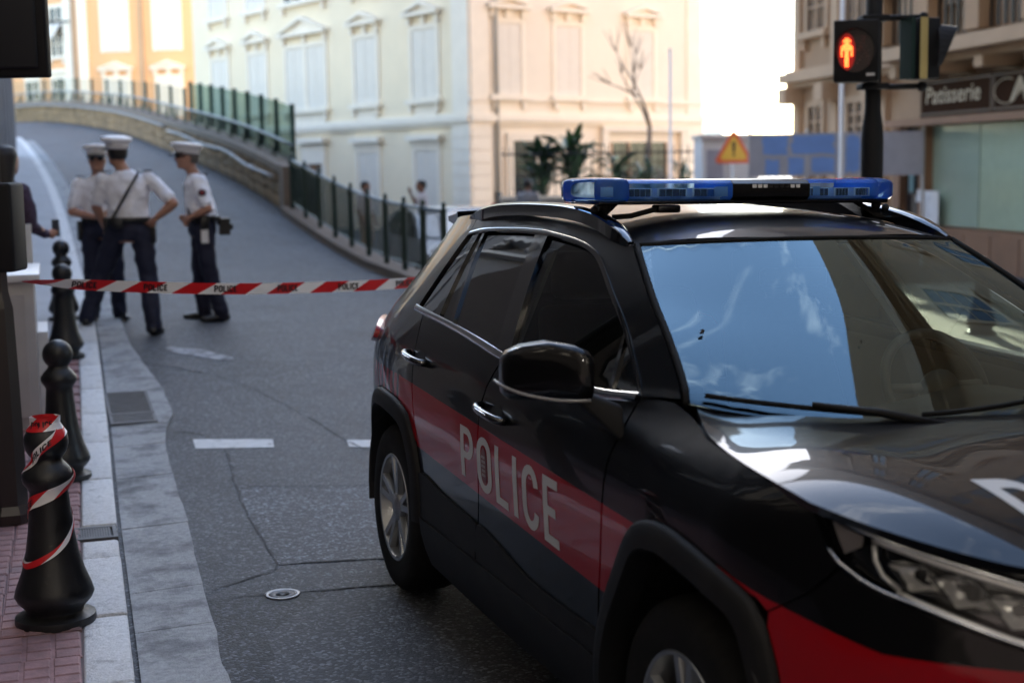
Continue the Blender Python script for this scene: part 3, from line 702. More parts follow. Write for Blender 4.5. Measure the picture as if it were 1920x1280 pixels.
mb = MB(); pts = [frP.pt(10.7 + .42 * math.cos(R(a)), 2.98 + .22 * math.sin(R(a)), .375) for a in range(60, 330, 15)]; mb.tube(pts, .012, 5); mb.build('sign_flourish', 'gold_letter', sg)
# upper storeys: balcony on consoles, windows, cornices
band(pb, 'balcony', frP, 6.4, PL, 3.75, 4.0, 1.0, 'beige_trim')
for xx in np.arange(6.9, PL, 1.7):
    mb = MB(); fprism(mb, frP, [(xx, 3.1 + .32), (xx + .3, 3.1 + .32), (xx + .3, 3.62), (xx, 3.62)], -.05, .8); fixn(mb.build('console', 'beige_trim', pb))
mb = MB()
for xx in np.arange(6.4, PL, 1.9): fbox(mb, frP, xx, xx + .5, 4.071, 5.0, .55, .95)
fbox(mb, frP, 6.4, PL, 5.001, 5.12, .5, 1.0); par = fixn(mb.build('balcony_parapet', 'beige_stone', pb))
for xx in np.arange(6.9, PL - 1, 1.9):
    for j in range(6):
        mb = MB(); mb.tube([frP.pt(xx + .1 + j * .24, 4.08, .75), frP.pt(xx + .1 + j * .24, 5.0, .75)], .03, 5); mb.build('baluster', 'black_iron', par)
for z0, z1 in ((4.9, 7.2), (8.9, 11.2), (12.9, 15.2)):
    for xx in (1.3, 3.6, 8.0, 11.4, 14.8, 18.2, 21.6): window(pb, frP, xx, z0, z1, 1.1, trim='beige_trim', kind='glass', ped=z0 < 5, sill=True)
for xx in (1.3, 3.6): window(pb, frP, xx, 1.7 if xx < 3 else 2.1, 3.1, .8, trim='beige_trim', kind='glass', ped=False)
band(pb, 'string_course', frP, -.1, 6.3, 3.72, 3.95, .45, 'beige_trim'); band(pb, 'cornice', frP, -.2, PL, 8.0, 8.35, .4, 'beige_trim'); band(pb, 'cornice', frP, -.3, PL, 16.5, 17.1, .8, 'beige_trim')
for xx in (.05, 2.35, 4.9):
    mb = MB(); fbox(mb, frP, xx, xx + .38, -.5, 16.4, -.05, .12); fixn(mb.build('pilaster', 'beige_trim', pb))
    mb = MB(); fprism(mb, frP, [(xx - .05, 3.2), (xx + .43, 3.2), (xx + .43, 3.6), (xx - .05, 3.6)], -.05, .5); fixn(mb.build('console', 'beige_trim', pb))
# notices and intercom beside the shop window
mat('paper', (.75, .75, .78), .7, var=.03); mat('paper_ink', (.45, .45, .48), .7); mat('teal_panel', (.08, .20, .22), .4)
nt_ = empty('notice', frP.pt(7.35, 0, .2), label='white paper notices taped beside the teal shop window', cat='notice')
mb = MB(); fbox(mb, frP, 7.25, 7.95, .52, 1.18, .205, .212); pp = fixn(mb.build('sheet', 'paper', nt_)); mb = MB(); fbox(mb, frP, 7.0, 7.24, .95, 1.2, .205, .212); fixn(mb.build('sheet', 'paper', nt_))
mb = MB()
for k in range(7): fbox(mb, frP, 7.3, 7.5 + random.random() * .2, .62 + k * .07, .635 + k * .07, .2121, .2135)
fixn(mb.build('print', 'paper_ink', pp))
tp = empty('display_case', frP.pt(6.6, .8, .2), label='small teal display case on the pier left of the shop window', cat='display case')
mb = MB(); fbox(mb, frP, 6.75, 7.02, 1.1, 1.75, .201, .26); fixn(mb.build('case', 'black_iron', tp)); mb = MB(); fbox(mb, frP, 6.79, 6.98, 1.15, 1.7, .261, .268); fixn(mb.build('case_front', 'teal_panel', tp))
# --- buildings that close the street on both sides, plus an added sky blocker behind the camera
def row_house(name, label, p, d, n, ln, z1, m, trim, n_win, depth=10, z0=-.6, ground=0.):
    b = empty(name, (*p, z0), label=label, cat='building'); fr = FR((*p, 0), d, n); a = fr.pt(0, 0); e = fr.pt(ln, 0); v = -fr.n * depth
    block('wall', [(a.x, a.y), (e.x, e.y), (e.x + v.x, e.y + v.y), (a.x + v.x, a.y + v.y)], z0, z1, m, b)
    z = ground + 4.4
    while z + 2.6 < z1:
        for k in range(n_win): window(b, fr, ln * (k + .5) / n_win, z, z + 2.2, 1.15, trim=trim, kind='shutter' if (k + int(z)) % 3 else 'glass', ped=False, lintel=True)
        band(b, 'string_course', fr, 0, ln, z - .85, z - .7, .15, trim, prof=False); z += 3.7
    band(b, 'cornice', fr, -.2, ln + .2, z1 - .6, z1 - .1, .6, trim)
    return b, fr
nR = Vector((CS, SN, 0)); dS = Vector((SN, -CS, 0))   # street-left fronts face +r; run towards -s
lb, frLB = row_house('stone_building', 'grey stone building front with pilasters at the far left edge', XY(39, -.72), dS, nR, 24.5, 20, 'grey_stone', 'white_marble', 7, ground=1.2)
for k in range(9):
    mb = MB(); fbox(mb, frLB, k * 2.7 + .1, k * 2.7 + .65, -.5, 5.2 + .8, -.05, .10); fbox(mb, frLB, k * 2.7 + .02, k * 2.7 + .73, 6.0, 6.35, -.05, .16); fixn(mb.build('pilaster', 'grey_stone', lb))
row_house('terrace_building', 'tall plastered building beside the camera, seen only mirrored in the car', XY(14.4, -3.4), dS, nR, 30, 34, 'dark_plaster', 'dark_trim', 9, ground=.5)  # unseen street front, height raised to dim the near road
row_house('sky_blocker', 'tall dark building added behind the camera to cut sky light', (9.5, -5), Vector((-1, 0, 0)), Vector((0, 1, 0)), 24, 34, 'dark_plaster', 'dark_trim', 7)  # unseen, added only to keep sky light off the near ground
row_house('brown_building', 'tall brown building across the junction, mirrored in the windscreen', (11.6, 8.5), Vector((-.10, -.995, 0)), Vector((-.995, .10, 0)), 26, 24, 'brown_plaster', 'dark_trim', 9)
# thin pale tower far behind the gap
tw = empty('tower_block', (24, 175, 0), label='thin pale tower block in the bright gap between the buildings', cat='building')
block('wall', [(23.3, 170), (25.3, 170), (25.3, 184), (23.3, 184)], -1, 14.5, 'white_stucco', tw)
for k in range(6):
    mb = MB(); mb.box(23.25, 25.35, 169.9, 184.1, .5 + k * 2.3, .8 + k * 2.3); mb.build('floor_band', 'white_stucco', tw)

# ------------------------------------------------------------------ ramp wall, railings, fence
def RP(s, dr=0., dz=0.):  # point on the ramp's right edge
    r = cub(s, RW) + dr; return Vector((*XY(s, r), zroad(s, cub(s, RW)) + dz))
WS = list(np.arange(27.6, 72, 1.2))
rw = empty('ramp_wall', RP(27.6), label='low rubble stone wall with coping along the ramp', cat='wall')
def strip(name, ss_, ra, rb, za, zb, m, parent, absz=None, cap=True):
    vs = []; fs = []
    for s in ss_:
        a0, b0 = RP(s, ra), RP(s, rb); z = a0.z
        lo = absz if absz is not None else z + za
        vs += [(a0.x, a0.y, lo), (b0.x, b0.y, lo), (b0.x, b0.y, z + zb), (a0.x, a0.y, z + zb)]
    for i in range(len(ss_) - 1):
        for k in range(4): q = 4 * i; fs.append((q + k, q + (k + 1) % 4, q + 4 + (k + 1) % 4, q + 4 + k))
    fs += [(0, 1, 2, 3), tuple(4 * (len(ss_) - 1) + k for k in (3, 2, 1, 0))]
    return fixn(mobj(name, vs, fs, m, parent))
strip('wall_core', WS, .03, .40, 0, .72, 'mortar', rw, absz=-.8)
strip('coping', WS, -.05, .46, .722, .86, 'wall_coping', rw)
# end pier of the wall
strip('end_pier', [27.2, 27.59], -.06, .5, 0, .9, 'wall_coping', rw, absz=-.8)
stone_meshes = []
for k in range(5):
    mb = MB(); mb.box(-.5, .5, -.5, .5, -.5, .5); o = mb.build('rubble_stone', 'rubble', rw, local=True)
    bm = bmesh.new(); bm.from_mesh(o.data); bmesh.ops.subdivide_edges(bm, edges=bm.edges, cuts=1, use_grid_fill=True)
    for v in bm.verts: L_ = v.co.length; v.co *= (1 - .28 * max(0, L_ - .5)) ; v.co += Vector((random.uniform(-.07, .07), random.uniform(-.07, .07), random.uniform(-.07, .07)))
    for f in bm.faces: f.smooth = True
    bm.to_mesh(o.data); bm.free(); stone_meshes.append(o.data); bpy.data.objects.remove(o)
cnt = 0; s = 27.62
while s < 70 and cnt < 295:
    wcol = random.uniform(.42, .6) * (1 if s < 42 else 1.5); z = .0
    while z < .70:
        h = min(random.uniform(.17, .28), .72 - z)
        if h < .06: break
        o = bpy.data.objects.new('rubble_stone', random.choice(stone_meshes)); C.objects.link(o); o.parent = rw
        p = RP(s + wcol / 2 + random.uniform(-.04, .04), .03, z + h / 2); o.location = p - ORG[rw.name]
        a, b_ = RP(s), RP(s + .5); o.rotation_euler = (0, -math.atan2(b_.z - a.z, .5), math.atan2(b_.y - a.y, b_.x - a.x)); o.scale = (wcol * .98, .10, h * .98); z += h; cnt += 1
    s += wcol
# galvanised handrail on the inner face
mat('wall_rail', (.27, .27, .28), .6, metal=.2)
hr = empty('handrail', RP(28, -.1, .5), label='pale metal handrail fixed to the ramp wall', cat='handrail')
mb = MB(); mb.tube([RP(s, -.14 - .03 * math.sin(s * 1.3), .60 + .03 * math.sin(s)) for s in np.arange(27.9, 40.5, .5)], .035, 8); mb.build('rail', 'wall_rail', hr, True)
for s in np.arange(28.2, 40.5, 2): mb = MB(); mb.tube([RP(s, .04, .55), RP(s, -.13, .57)], .02, 6); mb.build('bracket', 'galv', hr)
hr2 = empty('handrail', RP(42, -.1, .5), label='long pale rail under the coping at the top of the ramp wall', cat='handrail')
mb = MB(); mb.tube([RP(s, -.1, .69) for s in np.arange(41.2, 70, .8)], .03, 8); mb.build('rail', 'wall_rail', hr2, True)
for s in np.arange(42, 70, 3): mb = MB(); mb.tube([RP(s, .04, .66), RP(s, -.09, .68)], .02, 6); mb.build('bracket', 'galv', hr2)
# low iron railing on the coping
lr = empty('low_railing', RP(27.6, .2, .86), label='low dark iron railing on top of the ramp wall', cat='railing')
mb = MB(); mb.tube([RP(s, .22, 1.24) for s in np.arange(27.5, 71, .8)], .03, 6); mb.build('top_rail', 'rail_blue', lr, True)
mb = MB(); mb.tube([RP(s, .22, .93) for s in np.arange(27.5, 71, .8)], .014, 5); mb.build('bottom_rail', 'black_iron', lr)
for s in np.arange(27.6, 71, 1.5):
    mb = MB(); mb.tube([RP(s, .22, .86), RP(s, .22, 1.23)], .03, 6); mb.tube([RP(s + .02, .22, 1.15), RP(s + .28, .20, .87)], .022, 5); mb.build('railing_post', 'green_iron', lr)
s = 27.75
while s < 52:
    mb = MB(); mb.tube([RP(s, .22, .93), RP(s, .22, 1.23)], .009, 4, False); mb.build('railing_bar', 'black_iron', lr); s += .15 if s < 40 else .3
mb = MB()
for s in np.arange(52, 71, .3): mb.tube([RP(s, .22, .93), RP(s, .22, 1.23)], .011, 4, False)
o = mb.build('railing_bars', 'black_iron', lr); o['kind'] = 'stuff'
# green translucent screen fence behind the wall
mat('screen_post', (.012, .05, .04), .5)
def meshmat(name, tint, col, k):
    m = bpy.data.materials.new(name); m.use_nodes = True; nt = m.node_tree; nt.nodes.clear(); o = nt.nodes.new('ShaderNodeOutputMaterial'); t = nt.nodes.new('ShaderNodeBsdfTransparent'); t.inputs[0].default_value = (*tint, 1); d = nt.nodes.new('ShaderNodeBsdfDiffuse'); d.inputs[0].default_value = (*col, 1)
    x = nt.nodes.new('ShaderNodeMixShader'); x.inputs[0].default_value = k; nt.links.new(t.outputs[0], x.inputs[1]); nt.links.new(d.outputs[0], x.inputs[2]); nt.links.new(x.outputs[0], o.inputs[0]); MATS[name] = m
meshmat('screen_mesh', (.80, .90, .84), (.22, .30, .26), .30); meshmat('screen_sheer', (.95, .95, .93), (.3, .3, .26), .08)
sf = empty('screen_fence', RP(28, .75), label='tall green screen fence with posts behind the ramp wall', cat='fence')
ps = list(np.arange(28.5, 40.4, 1.45))
def SP(s): return RP(s, .45), (1.95 if s < 41 else 1.75)
for i, s in enumerate(ps):
    p, h = SP(s); mb = MB(); mb.box(p.x - .045, p.x + .045, p.y - .045, p.y + .045, -.6, p.z + h); mb.build('fence_post', 'screen_post', sf)
    if i + 1 < len(ps):
        q, h2 = SP(ps[i + 1]); d = Vector((q.x - p.x, q.y - p.y, 0)).normalized() * .05; nrm = Vector((-d.y, d.x, 0)) * .1
        a, b_ = p + d, q - d
        mb = MB(); mb.hexa([(a.x - nrm.x, a.y - nrm.y, p.z + .3), (b_.x - nrm.x, b_.y - nrm.y, q.z + .3), (b_.x + nrm.x, b_.y + nrm.y, q.z + .3), (a.x + nrm.x, a.y + nrm.y, p.z + .3), (a.x - nrm.x, a.y - nrm.y, p.z + h - .05), (b_.x - nrm.x, b_.y - nrm.y, q.z + h2 - .05), (b_.x + nrm.x, b_.y + nrm.y, q.z + h2 - .05), (a.x + nrm.x, a.y + nrm.y, p.z + h - .05)])
        fixn(mb.build('screen_panel', 'screen_mesh', sf))
sf2 = empty('screen_fence', RP(42, .75), label='sheer mesh screen on dark posts in front of the orange house', cat='fence')
ps = list(np.arange(41, 71, 2.3))
for i, s in enumerate(ps):
    p, h = SP(s); mb = MB(); mb.tube([(p.x, p.y, p.z - .2), (p.x, p.y, p.z + h)], .05, 6); mb.build('fence_post', 'screen_post', sf2)
    if i + 1 < len(ps):
        q, h2 = SP(ps[i + 1]); mb = MB(); e = .02; mb.hexa([(p.x, p.y, p.z + .2), (q.x, q.y, q.z + .2), (q.x + e, q.y + e, q.z + .2), (p.x + e, p.y + e, p.z + .2), (p.x, p.y, p.z + h), (q.x, q.y, q.z + h2), (q.x + e, q.y + e, q.z + h2), (p.x + e, p.y + e, p.z + h)]); fixn(mb.build('screen_panel', 'screen_sheer', sf2))
# plinth and green picket fence along the lower ramp
FS = list(np.arange(17.2, 27.21, .5))
pl = empty('fence_plinth', RP(20), label='stone plinth under the green fence along the ramp', cat='kerb')
strip('plinth_body', FS, -.12, .2, 0, .11, 'wall_coping', pl, absz=-.8)
for a in FS[:-1]: strip('plinth_cap', [a + .01, a + .49], -.14, .22, .112, .15, 'wall_coping', pl)
gf = empty('iron_fence', RP(20, .04, .15), label='dark green iron fence with posts and thin bars beside the ramp', cat='fence')
PS = np.arange(17.5, 27.2, 1.05)
mb = MB(); mb.tube([RP(s, .05, 1.06) for s in PS], .024, 8); mb.build('top_rail', 'rail_blue', gf, True)
mb = MB(); mb.tube([RP(s, .05, .26) for s in PS], .016, 6); mb.build('bottom_rail', 'green_iron', gf, True)
for i, s in enumerate(PS):
    p = RP(s, .05, .15); k = .036
    mb = MB(); mb.box(p.x - k, p.x + k, p.y - k, p.y + k, p.z - .18, p.z + .92); mb.lathe([(.045, .92), (.05, .94), (.02, .955), (.035, .985), (.028, 1.015), (.004, 1.03)], 10, (p.x, p.y, p.z)); mb.build('fence_post', 'green_iron', gf)
    if i + 1 < len(PS):
        nb = 11
        for j in range(nb):
            s2 = s + 1.05 * (j + 1) / (nb + 1); mb = MB(); mb.tube([RP(s2, .05, .26), RP(s2, .05, 1.05)], .008 if s < 22 else .010, 5, False); mb.build('fence_bar', 'green_iron', gf)
        if s > 24.8:   # added dark sheet standing in for shade and crowded bars
            a, b_ = RP(s + .06, .08), RP(s + .99, .08); mb = MB(); d = nR * .006
            mb.hexa([(a.x, a.y, a.z + .3), (b_.x, b_.y, b_.z + .3), (b_.x + d.x, b_.y + d.y, b_.z + .3), (a.x + d.x, a.y + d.y, a.z + .3), (a.x, a.y, a.z + .98), (b_.x, b_.y, b_.z + .98), (b_.x + d.x, b_.y + d.y, b_.z + .98), (a.x + d.x, a.y + d.y, a.z + .98)]); fixn(mb.build('dark_backing', 'green_iron', gf))

# ------------------------------------------------------------------ bollards
mat('bollard_black', (.010, .010, .011), .42, spec=.45, grime=(.045, .042, .04), gscale=38, gpos=(.62, .70), var=.3, vscale=25, rvar=.14, bump=.12, bscale=180, bdist=.004)
BP = [(.138, 0), (.140, .012), (.138, .028), (.118, .036), (.100, .045), (.100, .055), (.128, .085), (.137, .105), (.131, .13), (.108, .19), (.090, .26), (.079, .33), (.072, .40), (.068, .45), (.066, .475), (.074, .492), (.086, .508), (.090, .522), (.088, .538), (.074, .560), (.060, .575), (.052, .585), (.051, .592)]
for k in range(15):
    a = R(-48 + k * (138 / 14)); BP.append((max(.001, .076 * math.cos(a)), .652 + .076 * math.sin(a)))
BH = .728
def brad(z):
    for (r0, z0), (r1, z1) in zip(BP[:-1], BP[1:]):
        if z0 <= z <= z1 and z1 > z0: return r0 + (r1 - r0) * (z - z0) / (z1 - z0)
    return .05
SC_B = 1.08
def bollard(s, r, label, zf=zwalk):
    x, y = XY(s, r); o = MB().lathe([(a * SC_B, b * SC_B) for a, b in BP], 40).build('bollard', 'bollard_black', None, True, local=True)
    smooth_angle(o, 50); o.location = (x, y, zf(s) - .004); return tag(o, label, 'bollard', 'cast iron bollards along the kerb')
bollard(5.6, -.045, 'nearest black cast iron bollard, wrapped in red and white tape')
bollard(8.22, .02, 'black ball-topped bollard just behind the taped one')
bollard(12.35, .10, 'black bollard next to the marble box, below the barrier tape')
bollard(14.6, .12, 'farthest black bollard, left of the standing officers')
# bollard across the junction, on the sunny pavement
bx, by = 4.75, 14.3; o = MB().lathe([(a * SC_B, b * SC_B) for a, b in BP], 32).build('bollard', 'bollard_black', None, True, local=True); o.location = (bx, by, G(bx, by) + .10); tag(o, 'black bollard on the sunny ground, seen through the windscreen', 'bollard', 'cast iron bollards along the kerb')

# ------------------------------------------------------------------ barrier tape
def tape_mat():
    m = bpy.data.materials.new('barrier_tape'); m.use_nodes = True; nt = m.node_tree; b = nt.nodes['Principled BSDF']; ln = nt.links.new
    uv = nt.nodes.new('ShaderNodeUVMap'); sp = nt.nodes.new('ShaderNodeSeparateXYZ'); ln(uv.outputs[0], sp.inputs[0])
    t = nmath(nt, 'MULTIPLY_ADD', sp.outputs[1], -.11, sp.outputs[0]); t = nmath(nt, 'DIVIDE', t, .275); t = nmath(nt, 'FRACT', t); t = nmath(nt, 'GREATER_THAN', t, .52)
    mx = nt.nodes.new('ShaderNodeMix'); mx.data_type = 'RGBA'; ln(t, mx.inputs[0]); mx.inputs[6].default_value = (.62, .016, .022, 1); mx.inputs[7].default_value = (.86, .86, .88, 1); ln(mx.outputs[2], b.inputs['Base Color'])
    b.inputs['Roughness'].default_value = .32; MATS['barrier_tape'] = m
tape_mat(); mat('tape_ink', (.012, .012, .015), .4)
def ribbon(name, F, u0, u1, n, parent, uoff=0.):
    """F(u,v) v in 0..1, u metres along"""
    vs = []; fs = []; uvs = []
    for i in range(n + 1):
        u = u0 + (u1 - u0) * i / n
        for k in range(3): vs.append(F(u, k / 2)); uvs.append((u + uoff, k / 2))
    for i in range(n):
        for k in range(2): q = i * 3 + k; fs.append((q, q + 3, q + 4, q + 1))
    o = mobj(name, vs, fs, 'barrier_tape', parent, smooth=True)
    ul = o.data.uv_layers.new(name='UVMap')
    for lp in o.data.loops: ul.data[lp.index].uv = uvs[lp.vertex_index]
    return o
def tape_text(F, starts, h, hv, parent, lift, stroke=.20, lo=.22):
    for u in starts:
        q, w = text_mesh('POLICE', h, stroke, .16, 1.15, .02); vs = []; fs = []
        for quad in q:
            n = len(vs); vs += [F(u + x, lo + (z / h) * hv, lift) for x, z in quad]; fs.append((n, n + 1, n + 2, n + 3))
        weld(mobj('lettering', vs, fs, 'tape_ink', parent))['kind'] = 'stuff'
TA, TB = Vector((-2.36, 6.86, 1.28)), Vector((2.66, 10.9, 1.50)); TL = (TB - TA).length; TD = (TB - TA).normalized(); TN = Vector((TD.y, -TD.x, 0)).normalized()
def TF(u, v, lift=0.):
    t = u / TL; c = TA + TD * u; c.z -= .27 * 4 * t * (1 - t) * (1 - .2 * t); c += TN * (.012 * math.sin(u * 7))
    tw = 1.15 * math.exp(-u / .28) + .10 * math.sin(u * 2.3); w = .060 * (.45 + .55 * min(1, u / .25))
    up = Vector((0, 0, 1)) * math.cos(tw) + TN * math.sin(tw)
    return c + up * (v - .5) * w + TN * lift
tp_ = empty('barrier_tape', TA, label='red and white police barrier tape stretched across the street', cat='tape')
ribbon('tape_strip', TF, 0, TL, 160, tp_, .05)
tape_text(TF, [.24 + .386 * k for k in range(15)], .034, .56, tp_, .0025)
# tape wound round the near bollard
b1 = bpy.data.objects['bollard']; bl = Vector(b1.location); wt = empty('wound_tape', bl + Vector((0, 0, .1)), label='red and white police tape wound in a spiral round the nearest bollard', cat='tape')
def wind(pts, width, uoff, txt=(), lift0=.004):
    """pts: (angle deg from camera-facing, height centre, tilt)"""
    P = spline([np.array(p, float) for p in pts], 4.); cum = [0]
    for a, b_ in zip(P[:-1], P[1:]): cum.append(cum[-1] + math.hypot(R(b_[0] - a[0]) * .09, b_[1] - a[1]))
    face = math.atan2(-bl.y, -bl.x)
    def F(u, v, lift=0.):
        i = min(max(0, int(np.searchsorted(cum, u)) - 1), len(P) - 2); t = (u - cum[i]) / max(1e-6, cum[i + 1] - cum[i]); p = P[i] + (P[i + 1] - P[i]) * t
        z = p[1] + (v - .5) * width; rr = max(brad(z / SC_B) * SC_B, p[2] if len(p) > 2 else 0) + lift0 + lift; a = face + R(p[0]); return bl + Vector((rr * math.cos(a), rr * math.sin(a), z))
    ribbon('tape_strip', F, 0, cum[-1], max(20, int(cum[-1] / .012)), wt, uoff)
    if txt: tape_text(F, txt, .034, .5, wt, .002)
wind([(-100, .27, 0), (-60, .245, 0), (-10, .28, 0), (30, .325, 0), (65, .375, 0), (110, .43, 0)], .026, .015)
wind([(-130, .40, 0), (-70, .47, 0), (-20, .50, 0), (25, .525, 0), (70, .555, 0), (120, .60, 0)], .050, .02, (.02,))
wind([(-110, .60, 0), (-60, .63, 0), (-25, .675, 0), (10, .715, 0), (50, .745, 0), (95, .76, 0), (150, .745, 0)], .042, .12, (.10,))
wind([(-100, .775, .052), (-50, .775, .052), (0, .778, .052), (50, .78, .052), (100, .775, .052), (170, .775, .052), (260, .775, .052)], .05, .0, (.07,), .003)

# ------------------------------------------------------------------ signal post at the left edge
mat('signal_black', (.009, .009, .011), .65, spec=.25, var=.2); mat('post_brown', (.016, .010, .010), .35, spec=.5); mat('signal_grey', (.016, .017, .022), .6, spec=.3)
px_, py_ = -2.505, 6.9; pz = zwalk(SRF(px_, py_)[0])
sp_ = empty('signal_post', (px_, py_, pz), label='dark traffic signal post at the left edge of the pavement', cat='traffic light')
MB().lathe([(.12, 0), (.12, .05), (.098, .09), (.085, .8), (.078, 1.06), (.06, 1.14), (.058, 1.2), (.055, 3.3)], 8).build('post', 'post_brown', sp_, local=True)
mb = MB(); mb.box(-.08, .135, -.11, .09, 1.24, 1.665); o = mb.build('repeater_box', 'signal_black', sp_, local=True); bevel(o, .018, 3)
mb = MB(); mb.box(-.17, .325, -.05, .02, 2.16, 3.2); o = mb.build('signal_head', 'signal_black', sp_, local=True); bevel(o, .012, 2)
mb = MB(); mb.box(-.14, .285, -.075, -.0505, 2.20, 3.16); o2 = mb.build('back_cover', 'signal_grey', o, local=True); bevel(o2, .012, 2)
mb = MB(); mb.box(-.08, .10, -.078, -.0753, 2.48, 2.9); mb.build('cover_plate', 'steel_ring', o, local=True)
for z in (2.4, 3.0): mb = MB(); mb.box(-.07, .07, -.07, .07, z, z + .05); mb.build('clamp', 'signal_black', sp_, local=True)

# ------------------------------------------------------------------ traffic light behind the car
tx, ty = 2.76, 10.9; tz = G(tx, ty)
tl = empty('traffic_light', (tx, ty, tz), label='black traffic light post with red standing pedestrian signal', cat='traffic light')
MB().lathe([(.12, 0), (.12, .04), (.085, .10), (.083, 1.95), (.078, 2.06), (.064, 2.16), (.060, 2.2), (.060, 4.2)], 20).build('post', 'signal_black', tl, True, local=True)
ya = math.atan2(-tx, ty) + R(14)  # the box turns slightly to the left of the camera
def rotbox(name, x0, x1, y0, y1, z0, z1, m, par, ang, ox=0, oy=0, bw=.012):
    mb = MB(); c_, s_ = math.cos(ang), math.sin(ang)
    vs = [(x0, y0, z0), (x1, y0, z0), (x1, y1, z0), (x0, y1, z0), (x0, y0, z1), (x1, y0, z1), (x1, y1, z1), (x0, y1, z1)]
    mb.add([(ox + x * c_ - y * s_, oy + x * s_ + y * c_, z) for x, y, z in vs], BOXF); o = mb.build(name, m, par, local=True)
    if bw: bevel(o, bw, 2)
    return o
zb = 2.39; zt = 2.84; aa = R(-18)
hd = rotbox('pedestrian_signal', -.27, .055, -.30, -.10, zb, zt, 'signal_black', tl, aa)
def hp(x, y, z): c_, s_ = math.cos(aa), math.sin(aa); return Vector((x * c_ - y * s_, x * s_ + y * c_, z))
mat('lens_dark', (.02, .006, .008), .12, spec=.6, coat=.5)
mb = MB(); n = 36; ctr = (-.11, -.302, (zb + zt) / 2 - .0)
vs = [hp(ctr[0] + .135 * math.cos(2 * math.pi * k / n), ctr[1] - .006, ctr[2] + .155 * math.sin(2 * math.pi * k / n)) for k in range(n)] + [hp(ctr[0] + .135 * math.cos(2 * math.pi * k / n), ctr[1] + .004, ctr[2] + .155 * math.sin(2 * math.pi * k / n)) for k in range(n)]
mb.add(vs, [tuple(range(n - 1, -1, -1))] + [(k, (k + 1) % n, (k + 1) % n + n, k + n) for k in range(n)]); fixn(mb.build('signal_lens', 'lens_dark', hd, local=True))
mb = MB()   # visor ring
for k in range(n):
    a0, a1 = 2 * math.pi * k / n, 2 * math.pi * (k + 1) / n; q = []
    for y_ in (-.001, -.05): 
        for a in (a0, a1):
            for rr in (1.0, 1.05): q.append(hp(ctr[0] + .138 * rr * math.cos(a), ctr[1] + y_ * (1 if math.sin(a) > -.3 else .2), ctr[2] + .158 * rr * math.sin(a)))
    mb.add(q, [(0, 1, 3, 2), (4, 6, 7, 5), (1, 5, 7, 3), (0, 2, 6, 4)])
fixn(mb.build('lens_visor', 'signal_black', hd, local=True))
mat('led_red', (1, .2, .05), .4, emit=(1, .10, .02), estr=3.0); mat('led_glow', (.15, .008, .008), .3, emit=(1, .015, .01), estr=.035)
mb = MB(); led = ["..##..", ".####.", "..##..", ".####.", "######", "######", "#.##.#", "#.##.#", "#.##.#", "..##..", "..##..", "..##..", "..##..", "..##.."]
for i, row in enumerate(led):
    for j, ch in enumerate(row):
        if ch == '#': p = hp(-.172 + (j - 2.5) * .0145, -.311, ctr[2] + .085 - i * .0150); mb.sphere(p, .0052, 6, 4)
mb.build('lit_figure', 'led_red', hd, local=True)
mb = MB(); vs = [hp(-.172 + .062 * math.cos(2 * math.pi * k / 24), -.3085, ctr[2] - .008 + .135 * math.sin(2 * math.pi * k / 24)) for k in range(24)]; mb.add(vs, [tuple(range(23, -1, -1))]); fixn(mb.build('lit_lens', 'led_glow', hd, local=True))
mat('lens_ghost', (.05, .05, .05), .3)
mb = MB()
for i, row in enumerate(["..##...", "..##...", ".###...", ".####..", "##.#.#.", "...##..", "..#.##.", ".#...#.", "#....#."]):
    for j, ch in enumerate(row):
        if ch == '#': mb.sphere(hp(-.055 + (j - 2.5) * .016, -.311, ctr[2] + .10 - i * .024), .005, 6, 4)
mb.build('unlit_figure', 'lens_ghost', hd, local=True)
for z in (zb - .05, zt): mb = MB(); mb.box(-.11, .09, -.12, .09, z + .002, z + .048); o = mb.build('clamp', 'signal_black', tl, local=True); bevel(o, .01, 2)
# vehicle signal seen from the side
mat('yellow_paint', (.50, .40, .16), .5)
vh = rotbox('vehicle_signal', -.09, .09, -.10, .10, zb + .02, zt + .02, 'signal_black', tl, R(20), .36, -.03)
rotbox('yellow_edge', -.095, -.03, -.106, -.1005, zb + .02, zt + .02, 'yellow_paint', vh, R(20), .36, -.03, 0)
rotbox('green_edge', -.16, -.13, -.09, .06, zb + .02, zt + .02, 'green_iron', vh, R(20), .36, -.03, 0)
mb = MB()
for k in range(20):
    a0, a1 = R(-50 + 280 * k / 20), R(-50 + 280 * (k + 1) / 20); q = []
    for xx in (0, 1):
        for a in (a0, a1):
            ln_ = (.03 + .13 * ((1 + math.sin(a)) / 2) ** 1.3) * xx
            for rr in (1., 1.06): q.append(Vector((.45 + ln_, -.03 + rr * .12 * math.cos(a) * (1 - .25 * xx), zb + .245 + rr * (.175 - .02 * xx) * math.sin(a))))
    mb.add(q, [(0, 1, 3, 2), (4, 6, 7, 5), (1, 5, 7, 3), (0, 2, 6, 4)])
fixn(mb.build('signal_visor', 'signal_grey', vh, local=True))
mb = MB(); mb.sphere((.462, -.03, zb + .22), (.02, .07, .10), 12, 8); mb.build('red_lens', 'led_glow', vh, True, local=True)
for z in (zb - .03, zt + .03): mb = MB(); mb.tube([(.0, 0, z), (.36, -.03, z)], .022, 8); mb.sphere((.36, -.03, z), .04); mb.build('bracket_arm', 'signal_black', tl, True, local=True)
rotbox('maker_plate', -.03, .03, -.304, -.301, zb + .04, zb + .06, 'paper', hd, aa, 0, 0, 0)

